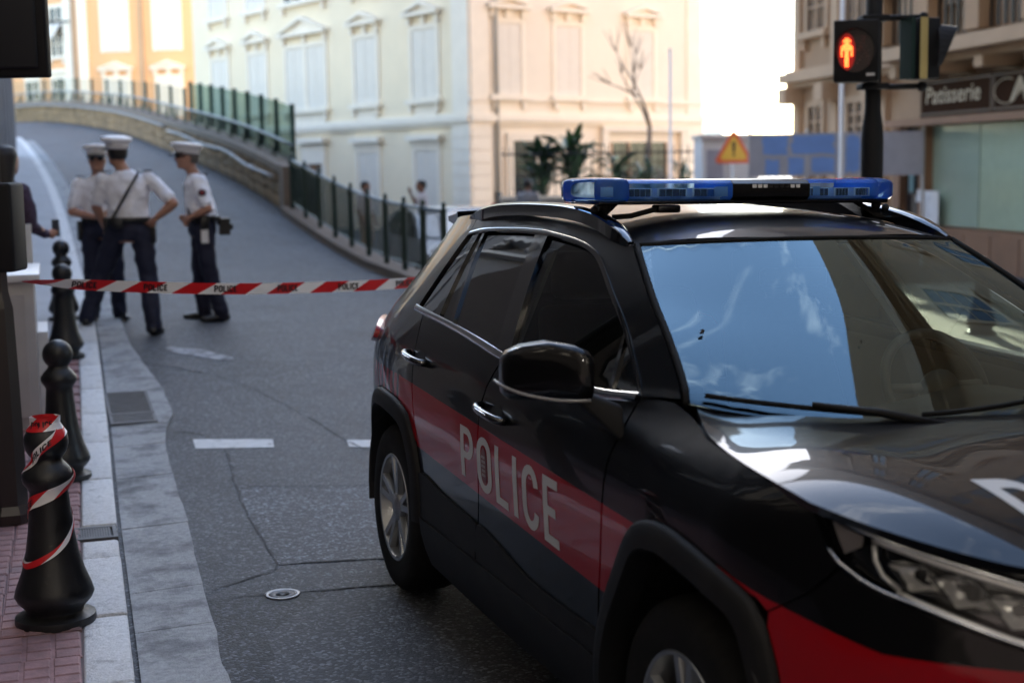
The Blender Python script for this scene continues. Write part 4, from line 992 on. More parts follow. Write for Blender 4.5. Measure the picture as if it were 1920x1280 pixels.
# ------------------------------------------------------------------ people
mat('skin', (.42, .215, .145), .5, var=.06, vscale=20); mat('skin_dark', (.27, .13, .085), .5)
mat('shirt_white', (.90, .91, .98), .75, var=.05, vscale=8, bump=.35, bscale=14, bdist=.02); mat('navy', (.007, .009, .030), .75, var=.15, vscale=8, bump=.3, bscale=12, bdist=.02)
mat('leather', (.008, .008, .009), .35); mat('cap_white', (.90, .89, .90), .5); mat('cap_band', (.03, .02, .035), .6); mat('cap_ribbon', (.82, .81, .83), .6); mat('hair_black', (.012, .009, .008), .55, bump=.5, bscale=60); mat('hair_grey', (.10, .09, .085), .6)
mat('badge_gold', (.5, .33, .08), .3, metal=.7); mat('badge_red', (.35, .03, .03), .5); mat('shades', (.006, .006, .007), .1); mat('plaid', (.05, .03, .06), .8, var=.5, vscale=25); mat('grey_shirt', (.22, .22, .24), .8, var=.1); mat('pale_shirt', (.62, .56, .56), .8); mat('tan_short', (.42, .30, .20), .8); mat('jeans', (.05, .07, .11), .8)
def capsule(mb, a, b, ra, rb, n=12):
    a, b = Vector(a), Vector(b); mb.tube([a, a + (b - a) * .33, a + (b - a) * .66, b], [ra, ra + (rb - ra) * .36, ra + (rb - ra) * .68, rb], n); mb.sphere(a, ra * .99, n, 8); mb.sphere(b, rb * .99, n, 8)
def loftz(mb, rings, n=18):
    """rings: (cx, cy, z, rx, ry)"""
    vs = []; fs = []
    for cx, cy, z, rx, ry in rings:
        for k in range(n): a = 2 * math.pi * k / n; vs.append((cx + rx * math.cos(a), cy + ry * math.sin(a), z))
    for i in range(len(rings) - 1):
        for k in range(n): fs.append((i * n + k, i * n + (k + 1) % n, (i + 1) * n + (k + 1) % n, (i + 1) * n + k))
    fs += [tuple(reversed(range(n))), tuple((len(rings) - 1) * n + k for k in range(n))]; mb.add(vs, fs)
def remesh(mb, name, m, parent, vox=.014, it=4, fold=0.):
    me = bpy.data.meshes.new('tmp'); me.from_pydata(mb.v, [], mb.f); o = bpy.data.objects.new('tmp', me); C.objects.link(o)
    md = o.modifiers.new('r', 'REMESH'); md.mode = 'VOXEL'; md.voxel_size = vox; md.use_smooth_shade = True
    sm = o.modifiers.new('s', 'SMOOTH'); sm.factor = .5; sm.iterations = it
    dg = bpy.context.evaluated_depsgraph_get(); new = bpy.data.meshes.new_from_object(o.evaluated_get(dg)); bpy.data.objects.remove(o); bpy.data.meshes.remove(me)
    new.name = name; new.materials.clear(); new.materials.append(MATS[m]); new.polygons.foreach_set('use_smooth', [True] * len(new.polygons))
    if fold:
        co = [(v.co.copy(), v.normal.copy()) for v in new.vertices]
        for v, (c, n) in zip(new.vertices, co):
            q = mnoise.noise(Vector((c.x * 9 + c.z * 5, c.y * 9, c.z * 13 - c.x * 6))) + .6 * mnoise.noise(Vector((c.x * 22 - c.z * 10, c.y * 22, c.z * 20 + c.x * 12))); v.co = c + n * fold * q
    ob_ = bpy.data.objects.new(name, new); C.objects.link(ob_); ob_.parent = parent; return ob_
def hand(mb, w, d, side, curl=.5, k=1.):
    """palm and five bent fingers from wrist w along direction d"""
    w = Vector(w); d = Vector(d).normalized(); up = Vector((0, 0, 1)) if abs(d.z) < .8 else Vector((0, 1, 0)); sx = d.cross(up).normalized() * side; nrm = sx.cross(d)
    p = w + d * .085 * k
    mb.sphere(w + d * .05 * k, (.036 * k, .036 * k, .045 * k), 10, 6); capsule(mb, w, p, .025 * k, .032 * k, 8)
    for i, (o_, ln_) in enumerate(((-.027, .070), (-.009, .080), (.009, .075), (.027, .060))):
        a = p + sx * o_ * k; b = a + (d * math.cos(curl) + nrm * math.sin(curl)) * ln_ * .5 * k; c = b + (d * math.cos(curl * 2.2) + nrm * math.sin(curl * 2.2)) * ln_ * .5 * k
        capsule(mb, a, b, .0095 * k, .009 * k, 6); capsule(mb, b, c, .009 * k, .008 * k, 6)
    a = w + d * .03 * k - sx * .03 * k; b = a + (d * .7 - sx * .6) * .045 * k; capsule(mb, a, b, .012 * k, .011 * k, 6); capsule(mb, b, b + (d * .9 + nrm * .4) * .035 * k, .011 * k, .009 * k, 6)
def person(label, loc, face, sc_=1., lean=(0, 0), sh=.19, head=(0, .02), turn=0., arms=None, feet=None, shirt='shirt_white', trousers='navy', skin='skin', cap=True, hair='hair_black', belt=True, long_hair=False, sleeves='short', shorts=False, extras=None, group=None, belly=0., shades=False, det=1.):
    """local frame: +Y forward, +X the person's right"""
    yaw = math.atan2(-face[0], face[1]); p = empty('person', loc, yaw, label, 'person', group); p.scale = (sc_ * 1.09, sc_ * 1.09, sc_)
    lx, ly = lean; v = .013 / det
    hipz = 1.0; pel = Vector((lx * .3, ly * .3, hipz)); chest = Vector((lx * .8, ly * .8, 1.32)); nk = Vector((lx, ly, 1.50)); hc = Vector((lx + head[0], ly + head[1], 1.655))
    ft = feet or [(.11, 0, 0), (-.11, 0, 0)]; hips = [pel + Vector((.095, 0, -.02)), pel + Vector((-.095, 0, -.02))]
    shl = [Vector((lx + sh, ly, 1.425)), Vector((lx - sh, ly, 1.425))]
    A = arms or [[(.25, -.03, 1.14), (.25, .08, .90)], [(-.25, -.03, 1.14), (-.25, .08, .90)]]
    ct, st = math.cos(turn), math.sin(turn)
    def H(x, y, z): return hc + Vector((x * ct - y * st, x * st + y * ct, z))
    # continuous body
    b = MB()
    mb_head = [(0, .0, -.115, .045, .05), (0, .015, -.10, .058, .066), (0, .012, -.06, .068, .085), (0, .005, 0, .076, .098), (0, -.003, .05, .077, .099), (0, -.006, .09, .066, .085), (0, -.006, .118, .035, .05)]
    vs = MB(); loftz(vs, mb_head, 20); b.add([H(*q) for q in vs.v], vs.f)
    b.sphere(H(0, .105, -.012), (.014, .02, .022), 8, 6); b.sphere(H(0, .098, .012), (.010, .014, .02), 8, 6); b.sphere(H(0, .088, -.055), (.026, .014, .008), 8, 6); b.sphere(H(0, .078, -.092), (.026, .022, .018), 8, 6)
    for s_ in (-1, 1): b.sphere(H(s_ * .078, -.008, -.005), (.010, .022, .034), 8, 6); b.sphere(H(s_ * .032, .086, .03), (.024, .012, .009), 8, 6)
    capsule(b, nk - Vector((0, .0, .05)), H(0, -.015, -.08), .058, .052)
    loftz(b, [(pel.x, pel.y, .84, .13, .09), (pel.x, pel.y, .95, .14, .095), (chest.x * .6, chest.y * .6, 1.10, .125, .09), (chest.x, chest.y, 1.30, .155, .10), (nk.x, nk.y, 1.43, .15, .08), (nk.x, nk.y, 1.48, .07, .06)])
    for i, s_ in enumerate((1, -1)):
        e, w = Vector(A[i][0]), Vector(A[i][1]); capsule(b, shl[i], e, .050, .043); capsule(b, e, e + (w - e) * .35, .043, .043); capsule(b, e + (w - e) * .35, w, .043, .028)
        hd_ = Vector(A[i][2]) if len(A[i]) > 2 else (w - e); hand(b, w, hd_, s_, A[i][3] if len(A[i]) > 3 else .35)
        f = Vector(ft[i]); an = f + Vector((0, 0, .09)); kn = (hips[i] + an) / 2 + Vector((0, .035, .02)); capsule(b, hips[i], kn, .072, .052); capsule(b, kn, an, .05, .036)
    remesh(b, 'body', skin, p, v)
    # shirt
    b = MB(); W_ = 1 + belly
    loftz(b, [(pel.x, pel.y, 1.03, .168, .118 * W_), (pel.x, pel.y + .015 * belly, 1.07, .172, .125 * W_), (chest.x * .6, chest.y * .6 + .04 * belly, 1.16, .166, .122 * W_), (chest.x, chest.y, 1.30, .188, .125), (nk.x, nk.y, 1.40, .185, .108), (nk.x, nk.y, 1.455, .125, .085), (nk.x, nk.y, 1.495, .07, .066)])
    for i in range(2):
        e, w = Vector(A[i][0]), Vector(A[i][1]); t = .86 if sleeves == 'short' else 1.
        capsule(b, shl[i] + Vector((0, 0, -.005)), shl[i] + (e - shl[i]) * .5, .064, .060); capsule(b, shl[i] + (e - shl[i]) * .5, shl[i] + (e - shl[i]) * t * .92, .060, .060 if sleeves == 'short' else .055)
        if sleeves == 'long': capsule(b, e, e + (w - e) * .92, .052, .04)
    sh_o = remesh(b, 'shirt', shirt, p, v, fold=.011)
    # trousers
    b = MB(); loftz(b, [(pel.x, pel.y, .86, .165, .12), (pel.x, pel.y, .94, .178, .132), (pel.x, pel.y, 1.035, .168, .120), (pel.x, pel.y, 1.06, .162, .116)])
    for i in range(2):
        f = Vector(ft[i]); an = f + Vector((0, 0, .09)); kn = (hips[i] + an) / 2 + Vector((0, .035, .02)); capsule(b, hips[i] + Vector((0, 0, -.03)), kn, .102, .080)
        if not shorts: capsule(b, kn, an + Vector((0, 0, -.015)), .080, .072)
    remesh(b, 'trousers', trousers, p, v, fold=.010)
    for i in range(2):
        f = Vector(ft[i]); b = MB(); o_ = Vector((.03 if i == 0 else -.03, 0, 0))
        b.sphere(f + Vector((0, -.03, .05)), (.042, .055, .05), 10, 6); capsule(b, f + Vector((0, -.03, .045)), f + o_ + Vector((0, .13, .038)), .042, .036, 10); b.sphere(f + o_ + Vector((0, .15, .035)), (.045, .06, .032), 10, 6)
        b2 = MB(); b2.v = [(x, y, max(z, f.z + .004)) for x, y, z in b.v]; b2.f = b.f; remesh(b2, 'shoe', 'leather', p, .011, 2)
    if belt:
        b = MB(); loftz(b, [(pel.x, pel.y, 1.02, .178, .132 * (1 + belly * .6)), (pel.x, pel.y, 1.025, .182, .136 * (1 + belly * .6)), (pel.x, pel.y, 1.067, .182, .136 * (1 + belly * .6)), (pel.x, pel.y, 1.072, .178, .132 * (1 + belly * .6))], 28); bo = b.build('belt', 'leather', p, True, local=True)
        b = MB(); b.box(pel.x + .165, pel.x + .215, pel.y - .06, pel.y + .05, .83, 1.04); h = b.build('holster', 'leather', bo, local=True); bevel(h, .015, 2)
        b = MB(); b.box(pel.x - .12, pel.x - .03, pel.y - .165, pel.y - .125, .975, 1.065); h = b.build('pouch', 'leather', bo, local=True); bevel(h, .01, 2)
        b = MB(); b.box(pel.x - .205, pel.x - .17, pel.y - .05, pel.y + .03, .935, 1.075); h = b.build('radio', 'leather', bo, local=True); bevel(h, .01, 2)
    # hair
    b = MB(); q = [(0, -.02, -.06, .060, .075), (0, -.022, -.03, .079, .088), (0, -.018, .02, .083, .095), (0, -.012, .07, .082, .100), (0, -.01, .105, .068, .085), (0, -.01, .127, .035, .045)]
    if long_hair: q = [(0, -.05, -.42, .085, .045), (0, -.06, -.30, .10, .06), (0, -.05, -.15, .098, .075), (0, -.035, -.03, .095, .092), (0, -.018, .06, .092, .105), (0, -.012, .115, .07, .085), (0, -.01, .135, .03, .04)]
    vs = MB(); loftz(vs, q, 20); b.add([H(*t) for t in vs.v], vs.f); remesh(b, 'hair', hair, p, .012, 3)
    if shades:
        b = MB()
        for s_ in (-1, 1): vs = MB(); vs.sphere((s_ * .034, .092, .012), (.030, .014, .020), 10, 6); vs.box(*sorted((s_ * .066, s_ * .074)), -.01, .088, .008, .022); b.add([H(*t) for t in vs.v], vs.f)
        b.build('sunglasses', 'shades', p, local=True)
    if cap:
        tilt = -.12
        def HC(x, y, z): return H(x, y, z + tilt * 0 + y * .10)
        b = MB(); vs = MB(); loftz(vs, [(0, -.004, .040, .090, .110), (0, -.004, .088, .094, .114)], 28); b.add([HC(*t) for t in vs.v], vs.f); co = b.build('cap_band', 'cap_ribbon', p, True, local=True)
        b = MB(); vs = MB(); loftz(vs, [(0, -.002, .0885, .097, .117), (0, .0, .106, .122, .140), (0, .002, .124, .132, .150), (0, .0, .140, .122, .140), (0, -.005, .152, .08, .095), (0, -.005, .156, .02, .02)], 28); b.add([HC(*t) for t in vs.v], vs.f); b.build('cap_crown', 'cap_white', co, True, local=True)
        b = MB(); vs_ = []; fs_ = []; nseg = 14
        for k in range(nseg + 1):
            a = R(25 + 130 * k / nseg); r1 = 1.0; r2 = 1.0 + .55 * math.sin(a) ** 1.5
            for rr, dz in ((r1, .0), (r2, -.035 * math.sin(a)), (r2, -.043 * math.sin(a)), (r1, -.006)): vs_.append(HC(.093 * rr * math.cos(a), .113 * rr * math.sin(a) - .004, .050 + dz))
        for k in range(nseg):
            for j in range(4): q4 = 4 * k; fs_.append((q4 + j, q4 + (j + 1) % 4, q4 + 4 + (j + 1) % 4, q4 + 4 + j))
        b.add(vs_, fs_); fixn(b.build('cap_visor', 'leather', co, True, local=True))
        b = MB(); b.sphere(HC(0, .118, .105), (.016, .008, .018), 8, 6); b.build('cap_badge', 'badge_red', co, local=True)
    if extras: extras(p, H, pel, chest, nk, shl, A)
    return p
def strap(p, pts, w=.016, m='leather', name='strap'):
    b = MB(); b.tube(spline(pts, .04), w, 6); b.build(name, m, p, True, local=True)
def zg(x, y, walk=False): s_, r_ = SRF(x, y); return zwalk(s_) if r_ < cub(s_, KR) else zroad(s_, r_)
def ex_mid(p, H, pel, chest, nk, shl, A):
    strap(p, [(.10, -.02, 1.50), (.085, -.10, 1.44), (.0, -.148, 1.28), (-.10, -.14, 1.10), (-.165, -.10, 1.0)], .012)
    for s_ in (1, -1): b = MB(); b.box(s_ * .17 - .035, s_ * .17 + .035, -.035, .06, 1.488, 1.498); b.build('epaulette', 'cap_band', p, local=True)
lx, ly = -3.6, 13.5
person('police officer seen from behind, hand on hip, white shirt, nearest of the trio', (lx, ly, zg(lx, ly)), (-.12, .99), 1.035, (-.01, .0), .188, (-.07, .03), .45,
       [[(.38, -.10, 1.19), (.22, -.10, 1.05), (-.4, .6, -.5), .5], [(-.27, .03, 1.17), (-.22, .16, .97), (.1, .3, -1), .4]], [(.17, -.10, -.01), (-.40, .06, .07)], extras=ex_mid)
def ex_left(p, H, pel, chest, nk, shl, A):
    strap(p, [(-.07, .07, 1.47), (-.05, .12, 1.40), (-.03, .135, 1.28)], .02)
    b = MB(); b.box(-.10, -.03, .12, .15, 1.28, 1.40); bo = b.build('radio_microphone', 'leather', p, local=True); bevel(bo, .01, 2)
    for s_ in (1, -1): b = MB(); b.box(s_ * .17 - .03, s_ * .17 + .03, -.04, .06, 1.488, 1.498); b.build('epaulette', 'cap_band', p, local=True)
    b = MB(); b.box(.02, .10, .118, .126, 1.30, 1.33); b.build('name_tape', 'cap_band', p, local=True)
lx, ly = -4.17, 14.55
person('police officer facing the camera in sunglasses, half hidden at the left of the trio', (lx, ly, zg(lx, ly)), (.45, -.89), .985, (.02, .03), .178, (0, .03), -.25,
       [[(.27, .04, 1.13), (.10, .24, 1.08), (-.7, .5, .1), .6], [(-.27, .04, 1.14), (-.05, .26, 1.06), (.7, .4, .1), .6]], [(.12, .0, 0), (-.12, .06, 0)], extras=ex_left, shades=True)
def ex_right(p, H, pel, chest, nk, shl, A):
    strap(p, [(.10, .0, 1.50), (.08, .10, 1.42), (-.02, .15, 1.25), (-.13, .135, 1.08), (-.17, .06, 1.0)], .012)
    b = MB(); b.box(-.03, .04, .14, .175, 1.27, 1.38); bo = b.build('radio_microphone', 'leather', p, local=True); bevel(bo, .01, 2)
    c = shl[1] + (Vector(A[1][0]) - shl[1]) * .42 + Vector((-.068, 0, .0)); b = MB(); b.lathe([(.034, -.004), (.036, .0), (.034, .004), (.001, .005)], 20, axis='X'); q = MB(); q.add([(c.x - v[0], c.y + v[1], c.z + v[2]) for v in b.v], [f[::-1] for f in b.f]); pa_ = q.build('arm_patch', 'cap_band', p, True, local=True)
    b = MB(); b.sphere((c.x - .006, c.y, c.z), (.003, .018, .02), 10, 6); b.build('patch_crest', 'badge_red', pa_, local=True)
    b = MB(); b.box(-.196, -.189, -.02, .045, .80, .94); b.build('identity_card', 'paper', p, local=True)
    b = MB(); b.box(shl[1].x - .03, shl[1].x + .05, -.04, .04, 1.486, 1.497); b.build('epaulette', 'cap_band', p, local=True)
    b = MB(); b.box(-.10, .05, -.23, -.13, .87, 1.04); b.box(-.05, .01, -.26, -.22, .92, .98); h = b.build('rear_holster', 'leather', p, local=True)
lx, ly = -3.12, 14.55
person('police officer in profile facing left, thumb in belt, standing apart on the right', (lx, ly, zg(lx, ly)), (-.96, -.28), 1.0, (.0, .06), .172, (0, .07), .05,
       [[(.24, .0, 1.15), (.13, .15, 1.06), (-.8, .4, -.3), .7], [(-.255, -.02, 1.14), (-.175, .13, 1.06), (.75, .5, -.35), .9]], [(.10, .02, 0), (-.11, -.12, -.01)], extras=ex_right, belly=.18, hair='hair_grey', shades=True)
# woman at the left edge
def ex_woman(p, H, pel, chest, nk, shl, A):
    b = MB(); w = Vector(A[0][1]); b.box(w.x - .035, w.x + .035, w.y + .09, w.y + .10, w.z - .02, w.z + .12); o = b.build('phone', 'rail_blue', p, local=True)
lx, ly = -4.09, 11.55
person('woman with long dark hair and dark plaid shirt behind the marble box', (lx, ly, zwalk(SRF(lx, ly)[0])), (.45, .89), .985, (0, .03), .17, (0, .02), 0.,
       [[(.21, .06, 1.13), (.16, .26, 1.05), (0, 1, .1), .5], [(-.20, .06, 1.13), (-.08, .26, 1.12), (.2, 1, .1), .5]], None, 'plaid', 'jeans', 'skin', False, 'hair_black', False, True, 'long', extras=ex_woman)
# people walking in the side street
gp = 'people walking in the side street'
for (lx, ly, fc, shirt, tr, lb_, arms) in ((-3.34, 33, (.6, -.3), 'pale_shirt', 'tan_short', 'distant person in pale shirt walking behind the green fence', None),
        (-2.02, 33, (-.9, -.3), 'pale_shirt', 'tan_short', 'distant dark-haired person in pale top raising a hand, near the car roof', [[(.25, .05, 1.2), (.1, .22, 1.5)], [(-.25, .0, 1.14), (-.2, .15, .95)]]),
        (.42, 33, (.5, .8), 'grey_shirt', 'jeans', 'distant person in grey shirt walking away below the plants', None)):
    person(lb_, (lx, ly, G(lx, ly)), fc, 1.03, shirt=shirt, trousers=tr, skin='skin_dark', cap=False, belt=False, arms=arms, group=gp, det=.75)

# ------------------------------------------------------------------ marble box, terrace screen
bxo = empty('planter_box', (*XY(10.2, -.5), zwalk(10.2)), label='waist-high grey marble box on the pavement at the left', cat='planter')
def srbox(name, s0, s1, r0, r1, z0, z1, m, par, bw=0):
    mb = MB(); mb.hexa([(*XY(s0, r0), z0), (*XY(s0, r1), z0), (*XY(s1, r1), z0), (*XY(s1, r0), z0), (*XY(s0, r0), z1), (*XY(s0, r1), z1), (*XY(s1, r1), z1), (*XY(s1, r0), z1)]); o = fixn(mb.build(name, m, par))
    if bw: bevel(o, bw, 2)
    return o
zb0 = zwalk(9.8)
srbox('box_body', 9.7, 10.85, -1.3, -.10, zb0 - .05, 1.10, 'marble', bxo, .006); srbox('box_cap', 9.66, 10.89, -1.34, -.06, 1.102, 1.15, 'white_marble', bxo, .006)
srbox('front_panel', 9.68, 9.699, -1.2, -.16, zb0 + .08, 1.02, 'marble', bxo); srbox('step', 10.0, 10.7, -.097, -.03, zb0 - .05, .74, 'white_marble', bxo)
tsn = empty('terrace_screen', (*XY(11.3, -.5), zwalk(11.3)), label='pale framed terrace screen behind the marble box', cat='screen')
srbox('panel', 11.25, 11.28, -1.2, -.16, zwalk(11.2), 1.36, 'marble', tsn)
for r0, r1, z0, z1 in ((-1.25, -.11, 1.361, 1.42), (-.159, -.11, zwalk(11.2), 1.36), (-1.25, -1.201, zwalk(11.2), 1.36)): srbox('screen_frame', 11.23, 11.30, r0, r1, z0, z1, 'white_marble', tsn)

# ------------------------------------------------------------------ right-hand background things
mat('sign_orange', (.62, .10, .02), .5); mat('sign_yellow', (.68, .40, .03), .5); mat('sign_black', (.01, .01, .01), .6); mat('banner_grey', (.36, .37, .45), .7, var=.08); mat('banner_blue', (.16, .30, .68), .6, var=.10, vscale=3); mat('white_paint', (.72, .73, .75), .5)
wx, wy = 4.85, 31.; wz = G(wx, wy); ws = empty('warning_sign', (wx, wy, wz), label='orange triangular roadworks warning sign with exclamation mark', cat='sign')
fr = FR((wx, wy, 0), (1, 0, 0), (0, -1, 0)); cz = 2.08
def tri(r_, d0, d1, name, m, par):
    mb = MB(); pts = []
    for a0 in (90, 210, 330):
        for da in (-7, 0, 7): rr = r_ * (1 if da == 0 else .975); pts.append((rr * math.cos(R(a0 + da)), cz - .04 + rr * math.sin(R(a0 + da))))
    fprism(mb, fr, pts[::-1], d0, d1); return fixn(mb.build(name, m, par))
tri(.44, .03, .05, 'sign_border', 'sign_orange', ws); tri(.31, .051, .056, 'sign_face', 'sign_yellow', ws)
mb = MB(); fprism(mb, fr, [(-.022, cz - .06), (.022, cz - .06), (.035, cz + .16), (-.035, cz + .16)], .057, .060); fprism(mb, fr, [(-.025, cz - .14), (.025, cz - .14), (.025, cz - .09), (-.025, cz - .09)], .057, .060); fixn(mb.build('exclamation_mark', 'sign_black', ws))
mb = MB(); mb.tube([(wx, wy, wz), (wx, wy, cz + .3)], .03, 8); mb.build('sign_pole', 'galv', ws, True)
mb = MB(); fbox(mb, fr, -.3, .3, .85, 1.1, .032, .05); fixn(mb.build('sign_plate', 'sign_yellow', ws))
hb = empty('site_banner', (4.9, 29, -.3), label='grey construction banner with blue print on posts', cat='banner')
fr = FR((4.92, 29.3, 0), (2.95, -.5, 0), (-.5, -2.95, 0))
for k, xx in enumerate((0, 1.15, 2.3)): mb = MB(); fbox(mb, fr, xx, xx + 1.13, 1.5, 2.37, 0, .03); fixn(mb.build('banner_panel', 'banner_grey', hb))
for (x0, x1, z0, z1) in ((.22, .78, 1.93, 2.34), (.8, 1.72, 1.93, 2.35), (.3, .6, 1.52, 1.86), (.75, 1.1, 1.52, 1.9), (1.2, 1.72, 1.56, 1.9), (1.9, 2.2, 1.55, 2.33)):
    mb = MB(); n_ = 10; cxx, czz = (x0 + x1) / 2, (z0 + z1) / 2; pts = []
    for k in range(16): a = 2 * math.pi * k / 16; c_, s_ = math.cos(a), math.sin(a); q = 1 / max(abs(c_), abs(s_)); q *= random.uniform(.82, 1.0); pts.append((cxx + c_ * q * (x1 - x0) / 2, czz + s_ * q * (z1 - z0) / 2))
    fprism(mb, fr, pts, .031, .036); fixn(mb.build('blue_print', 'banner_blue', hb))
for xx in (.0, 1.14, 2.29, 3.43): p = fr.pt(xx, 0, -.03); mb = MB(); mb.tube([(p.x, p.y, -.4), (p.x, p.y, 2.45)], .03, 6); mb.build('banner_post', 'galv', hb)
scn = empty('site_cabin', (5.1, 33, -.3), label='pale grey site cabin left of the blue banner', cat='cabin')
for a_, b_ in ((4.45, 5.0), (5.02, 5.75)): mb = MB(); mb.box(a_, b_, 33, 34.5, -.4, 2.36); mb.build('cabin_panel', 'white_paint', scn)
mb = MB(); mb.box(4.4, 5.8, 32.9, 34.6, 2.361, 2.45); mb.build('cabin_roof', 'galv', scn)
mb = MB(); mb.box(4.55, 4.92, 32.96, 32.999, 1.3, 2.1); mb.build('cabin_window', 'banner_grey', scn)
for (lx, ly, rr, h, lb_) in ((6.02, 26, .045, 6.5, 'thin white pole in front of the banner, left of the traffic light'), (4.05, 36, .035, 4.9, 'slim pale lamp pole beside the bare tree')):
    t = empty('lamp_pole', (lx, ly, G(lx, ly)), label=lb_, cat='pole'); MB().lathe([(rr * 1.8, 0), (rr * 1.8, .3), (rr, .34), (rr * .9, h)], 12).build('shaft', 'white_paint', t, True, local=True); MB().lathe([(rr * .9, h), (rr * 1.1, h + .02), (rr, h + .05), (.005, h + .07)], 12).build('pole_cap', 'galv', t, True, local=True)
# traffic cones by the walkers
mat('cone_red', (.6, .05, .03), .5)
for i, (lx, ly, lb_) in enumerate(((-.35, 31, 'red traffic cone left of the walker in grey'), (1.25, 31, 'red traffic cone just right of the walker in grey'), (1.9, 31.5, 'red traffic cone farthest right, near the light bar'))):
    t = empty('traffic_cone', (lx, ly, G(lx, ly)), label=lb_, cat='cone', group='traffic cones in the side street'); MB().lathe([(.16, .03), (.15, .04), (.10, .4), (.06, .75), (.04, 1.32)], 16).build('cone_body', 'cone_red', t, True, local=True); MB().lathe([(.122, .3), (.105, .45), (.1, .45)], 16).build('reflective_band', 'paper', t, True, local=True); mb = MB(); mb.box(-.2, .2, -.2, .2, 0, .03); mb.build('cone_foot', 'sign_black', t, local=True)
# bare pollarded tree
mat('bark', (.20, .16, .13), .9, var=.25, vscale=12, bump=.5, bscale=25)
tx2, ty2 = 3.73, 38.; tz2 = G(tx2, ty2); tr = empty('bare_tree', (tx2, ty2, tz2), label='leafless pollarded tree in front of the cream building', cat='tree')
mb = MB(); mb.tube([(0, 0, 0), (.03, 0, 1.2), (-.02, 0, 2.2), (0, 0, 3.12)], [.11, .085, .07, .06], 8); mb.build('trunk', 'bark', tr, True, local=True)
mb = MB(); rnd = random.Random(3)
def limb(p, d, L_, r_, dep):
    q = [p]; 
    for k in range(4): d = (d + Vector((rnd.uniform(-.16, .16), rnd.uniform(-.12, .12), rnd.uniform(-.05, .12)))).normalized(); q.append(q[-1] + d * L_ / 4)
    mb.tube(q, [r_ * (1 - .16 * k) for k in range(5)], 6); mb.sphere(q[-1], r_ * .75, 6, 4)
    if dep:
        for k in range(3 if dep > 1 else 5): limb(q[-1], (d + Vector((rnd.uniform(-.75, .75), rnd.uniform(-.6, .6), rnd.uniform(.0, .5)))).normalized(), L_ * rnd.uniform(.55, .8), r_ * .48, dep - 1)
limb(Vector((0, 0, 3.1)), Vector((-.35, 0, 1)), .95, .05, 2); limb(Vector((0, 0, 3.1)), Vector((-.05, .1, 1)), 1.25, .055, 2); limb(Vector((-.3, 0, 3.9)), Vector((-.9, .1, .5)), .8, .03, 1)
mb.build('branches', 'bark', tr, True, local=True)
# broad-leaved plants on the terrace in front of the cream building
mat('leaf_dark', (.030, .075, .036), .38, var=.35, vscale=6); mat('leaf_mid', (.07, .15, .06), .4, var=.3, vscale=6); mat('planter_grey', (.42, .42, .43), .8)
tb = empty('terrace_planter', (3, 37.2, -.3), label='pale terrace wall with iron railing under the plants', cat='planter')
mb = MB(); mb.box(-.2, 7.4, 36.7, 37.8, -.5, .95); mb.build('planter_wall', 'planter_grey', tb); mb = MB(); mb.box(-.25, 7.45, 36.62, 37.0, .951, 1.03); mb.build('planter_coping', 'white_stucco', tb)
mb = MB(); mb.tube([(-.2, 36.8, 2.1), (7.4, 36.8, 2.1)], .025, 6); mb.build('railing_rail', 'black_iron', tb)
for xx in np.arange(-.15, 7.4, .19): mb = MB(); mb.tube([(xx, 36.8, 1.03), (xx, 36.8, 2.28)], .012, 4); mb.build('railing_bar', 'black_iron', tb)
def leaf_mesh(L_, w, droop, fold=.25):
    n = 8; vs = []; fs = []
    for i in range(n + 1):
        t = i / n; hw = w * math.sin(math.pi * min(1, t * .93 + .07)) ** .7 * (1 - .25 * t); y = L_ * (t - .18 * droop * t * t); z = -droop * L_ * t * t * .8
        for k, s_ in enumerate((-1, -.5, 0, .5, 1)): vs.append((s_ * hw, y, z + abs(s_) * hw * fold + .02 * math.sin(7 * t + s_ * 3) * w / .2))
    for i in range(n):
        for k in range(4): q = 5 * i + k; fs.append((q, q + 1, q + 6, q + 5))
    me = bpy.data.meshes.new('leaf'); me.from_pydata(vs, [], fs); me.polygons.foreach_set('use_smooth', [True] * len(fs)); return me
LM = [leaf_mesh(1.0, .17, d) for d in (.25, .5, .8)]; LM2 = [leaf_mesh(.8, .08, d) for d in (.4, .7, 1.)]
for me in LM + LM2: me.materials.append(MATS['leaf_dark'])
LMB = []
for me in LM + LM2: m2 = me.copy(); m2.materials[0] = MATS['leaf_mid']; LMB.append(m2)
def plant(name, label, x, y, z, h, n, spread, palm=False, seed=1):
    r_ = random.Random(seed); t = empty(name, (x, y, z), label=label, cat='plant', group='broad-leaved terrace plants')
    mb = MB()
    for i in range(n):
        a = r_.uniform(0, 2 * math.pi); hh = h * r_.uniform(.15, .72); top = Vector((spread * .4 * math.cos(a) * r_.random(), spread * .4 * math.sin(a) * r_.random(), hh)); mb.tube([(0, 0, 0), top * .5 + Vector((.03, 0, 0)), top], .018, 5)
        src = r_.randrange(3) + (3 if palm else 0); me = (LM + LM2)[src] if r_.random() < .55 else LMB[src]
        o = bpy.data.objects.new('leaf', me); C.objects.link(o); o.parent = t; o.location = top; el = r_.uniform(.1, 1.35) if not palm else r_.uniform(-.2, 1.1); o.rotation_euler = (el, r_.uniform(-.4, .4), a - math.pi / 2); k = r_.uniform(.75, 1.1) * h * .40; o.scale = (k * r_.uniform(.8, 1.4), k, k)
    mb.build('stems', 'leaf_dark', t, True, local=True)
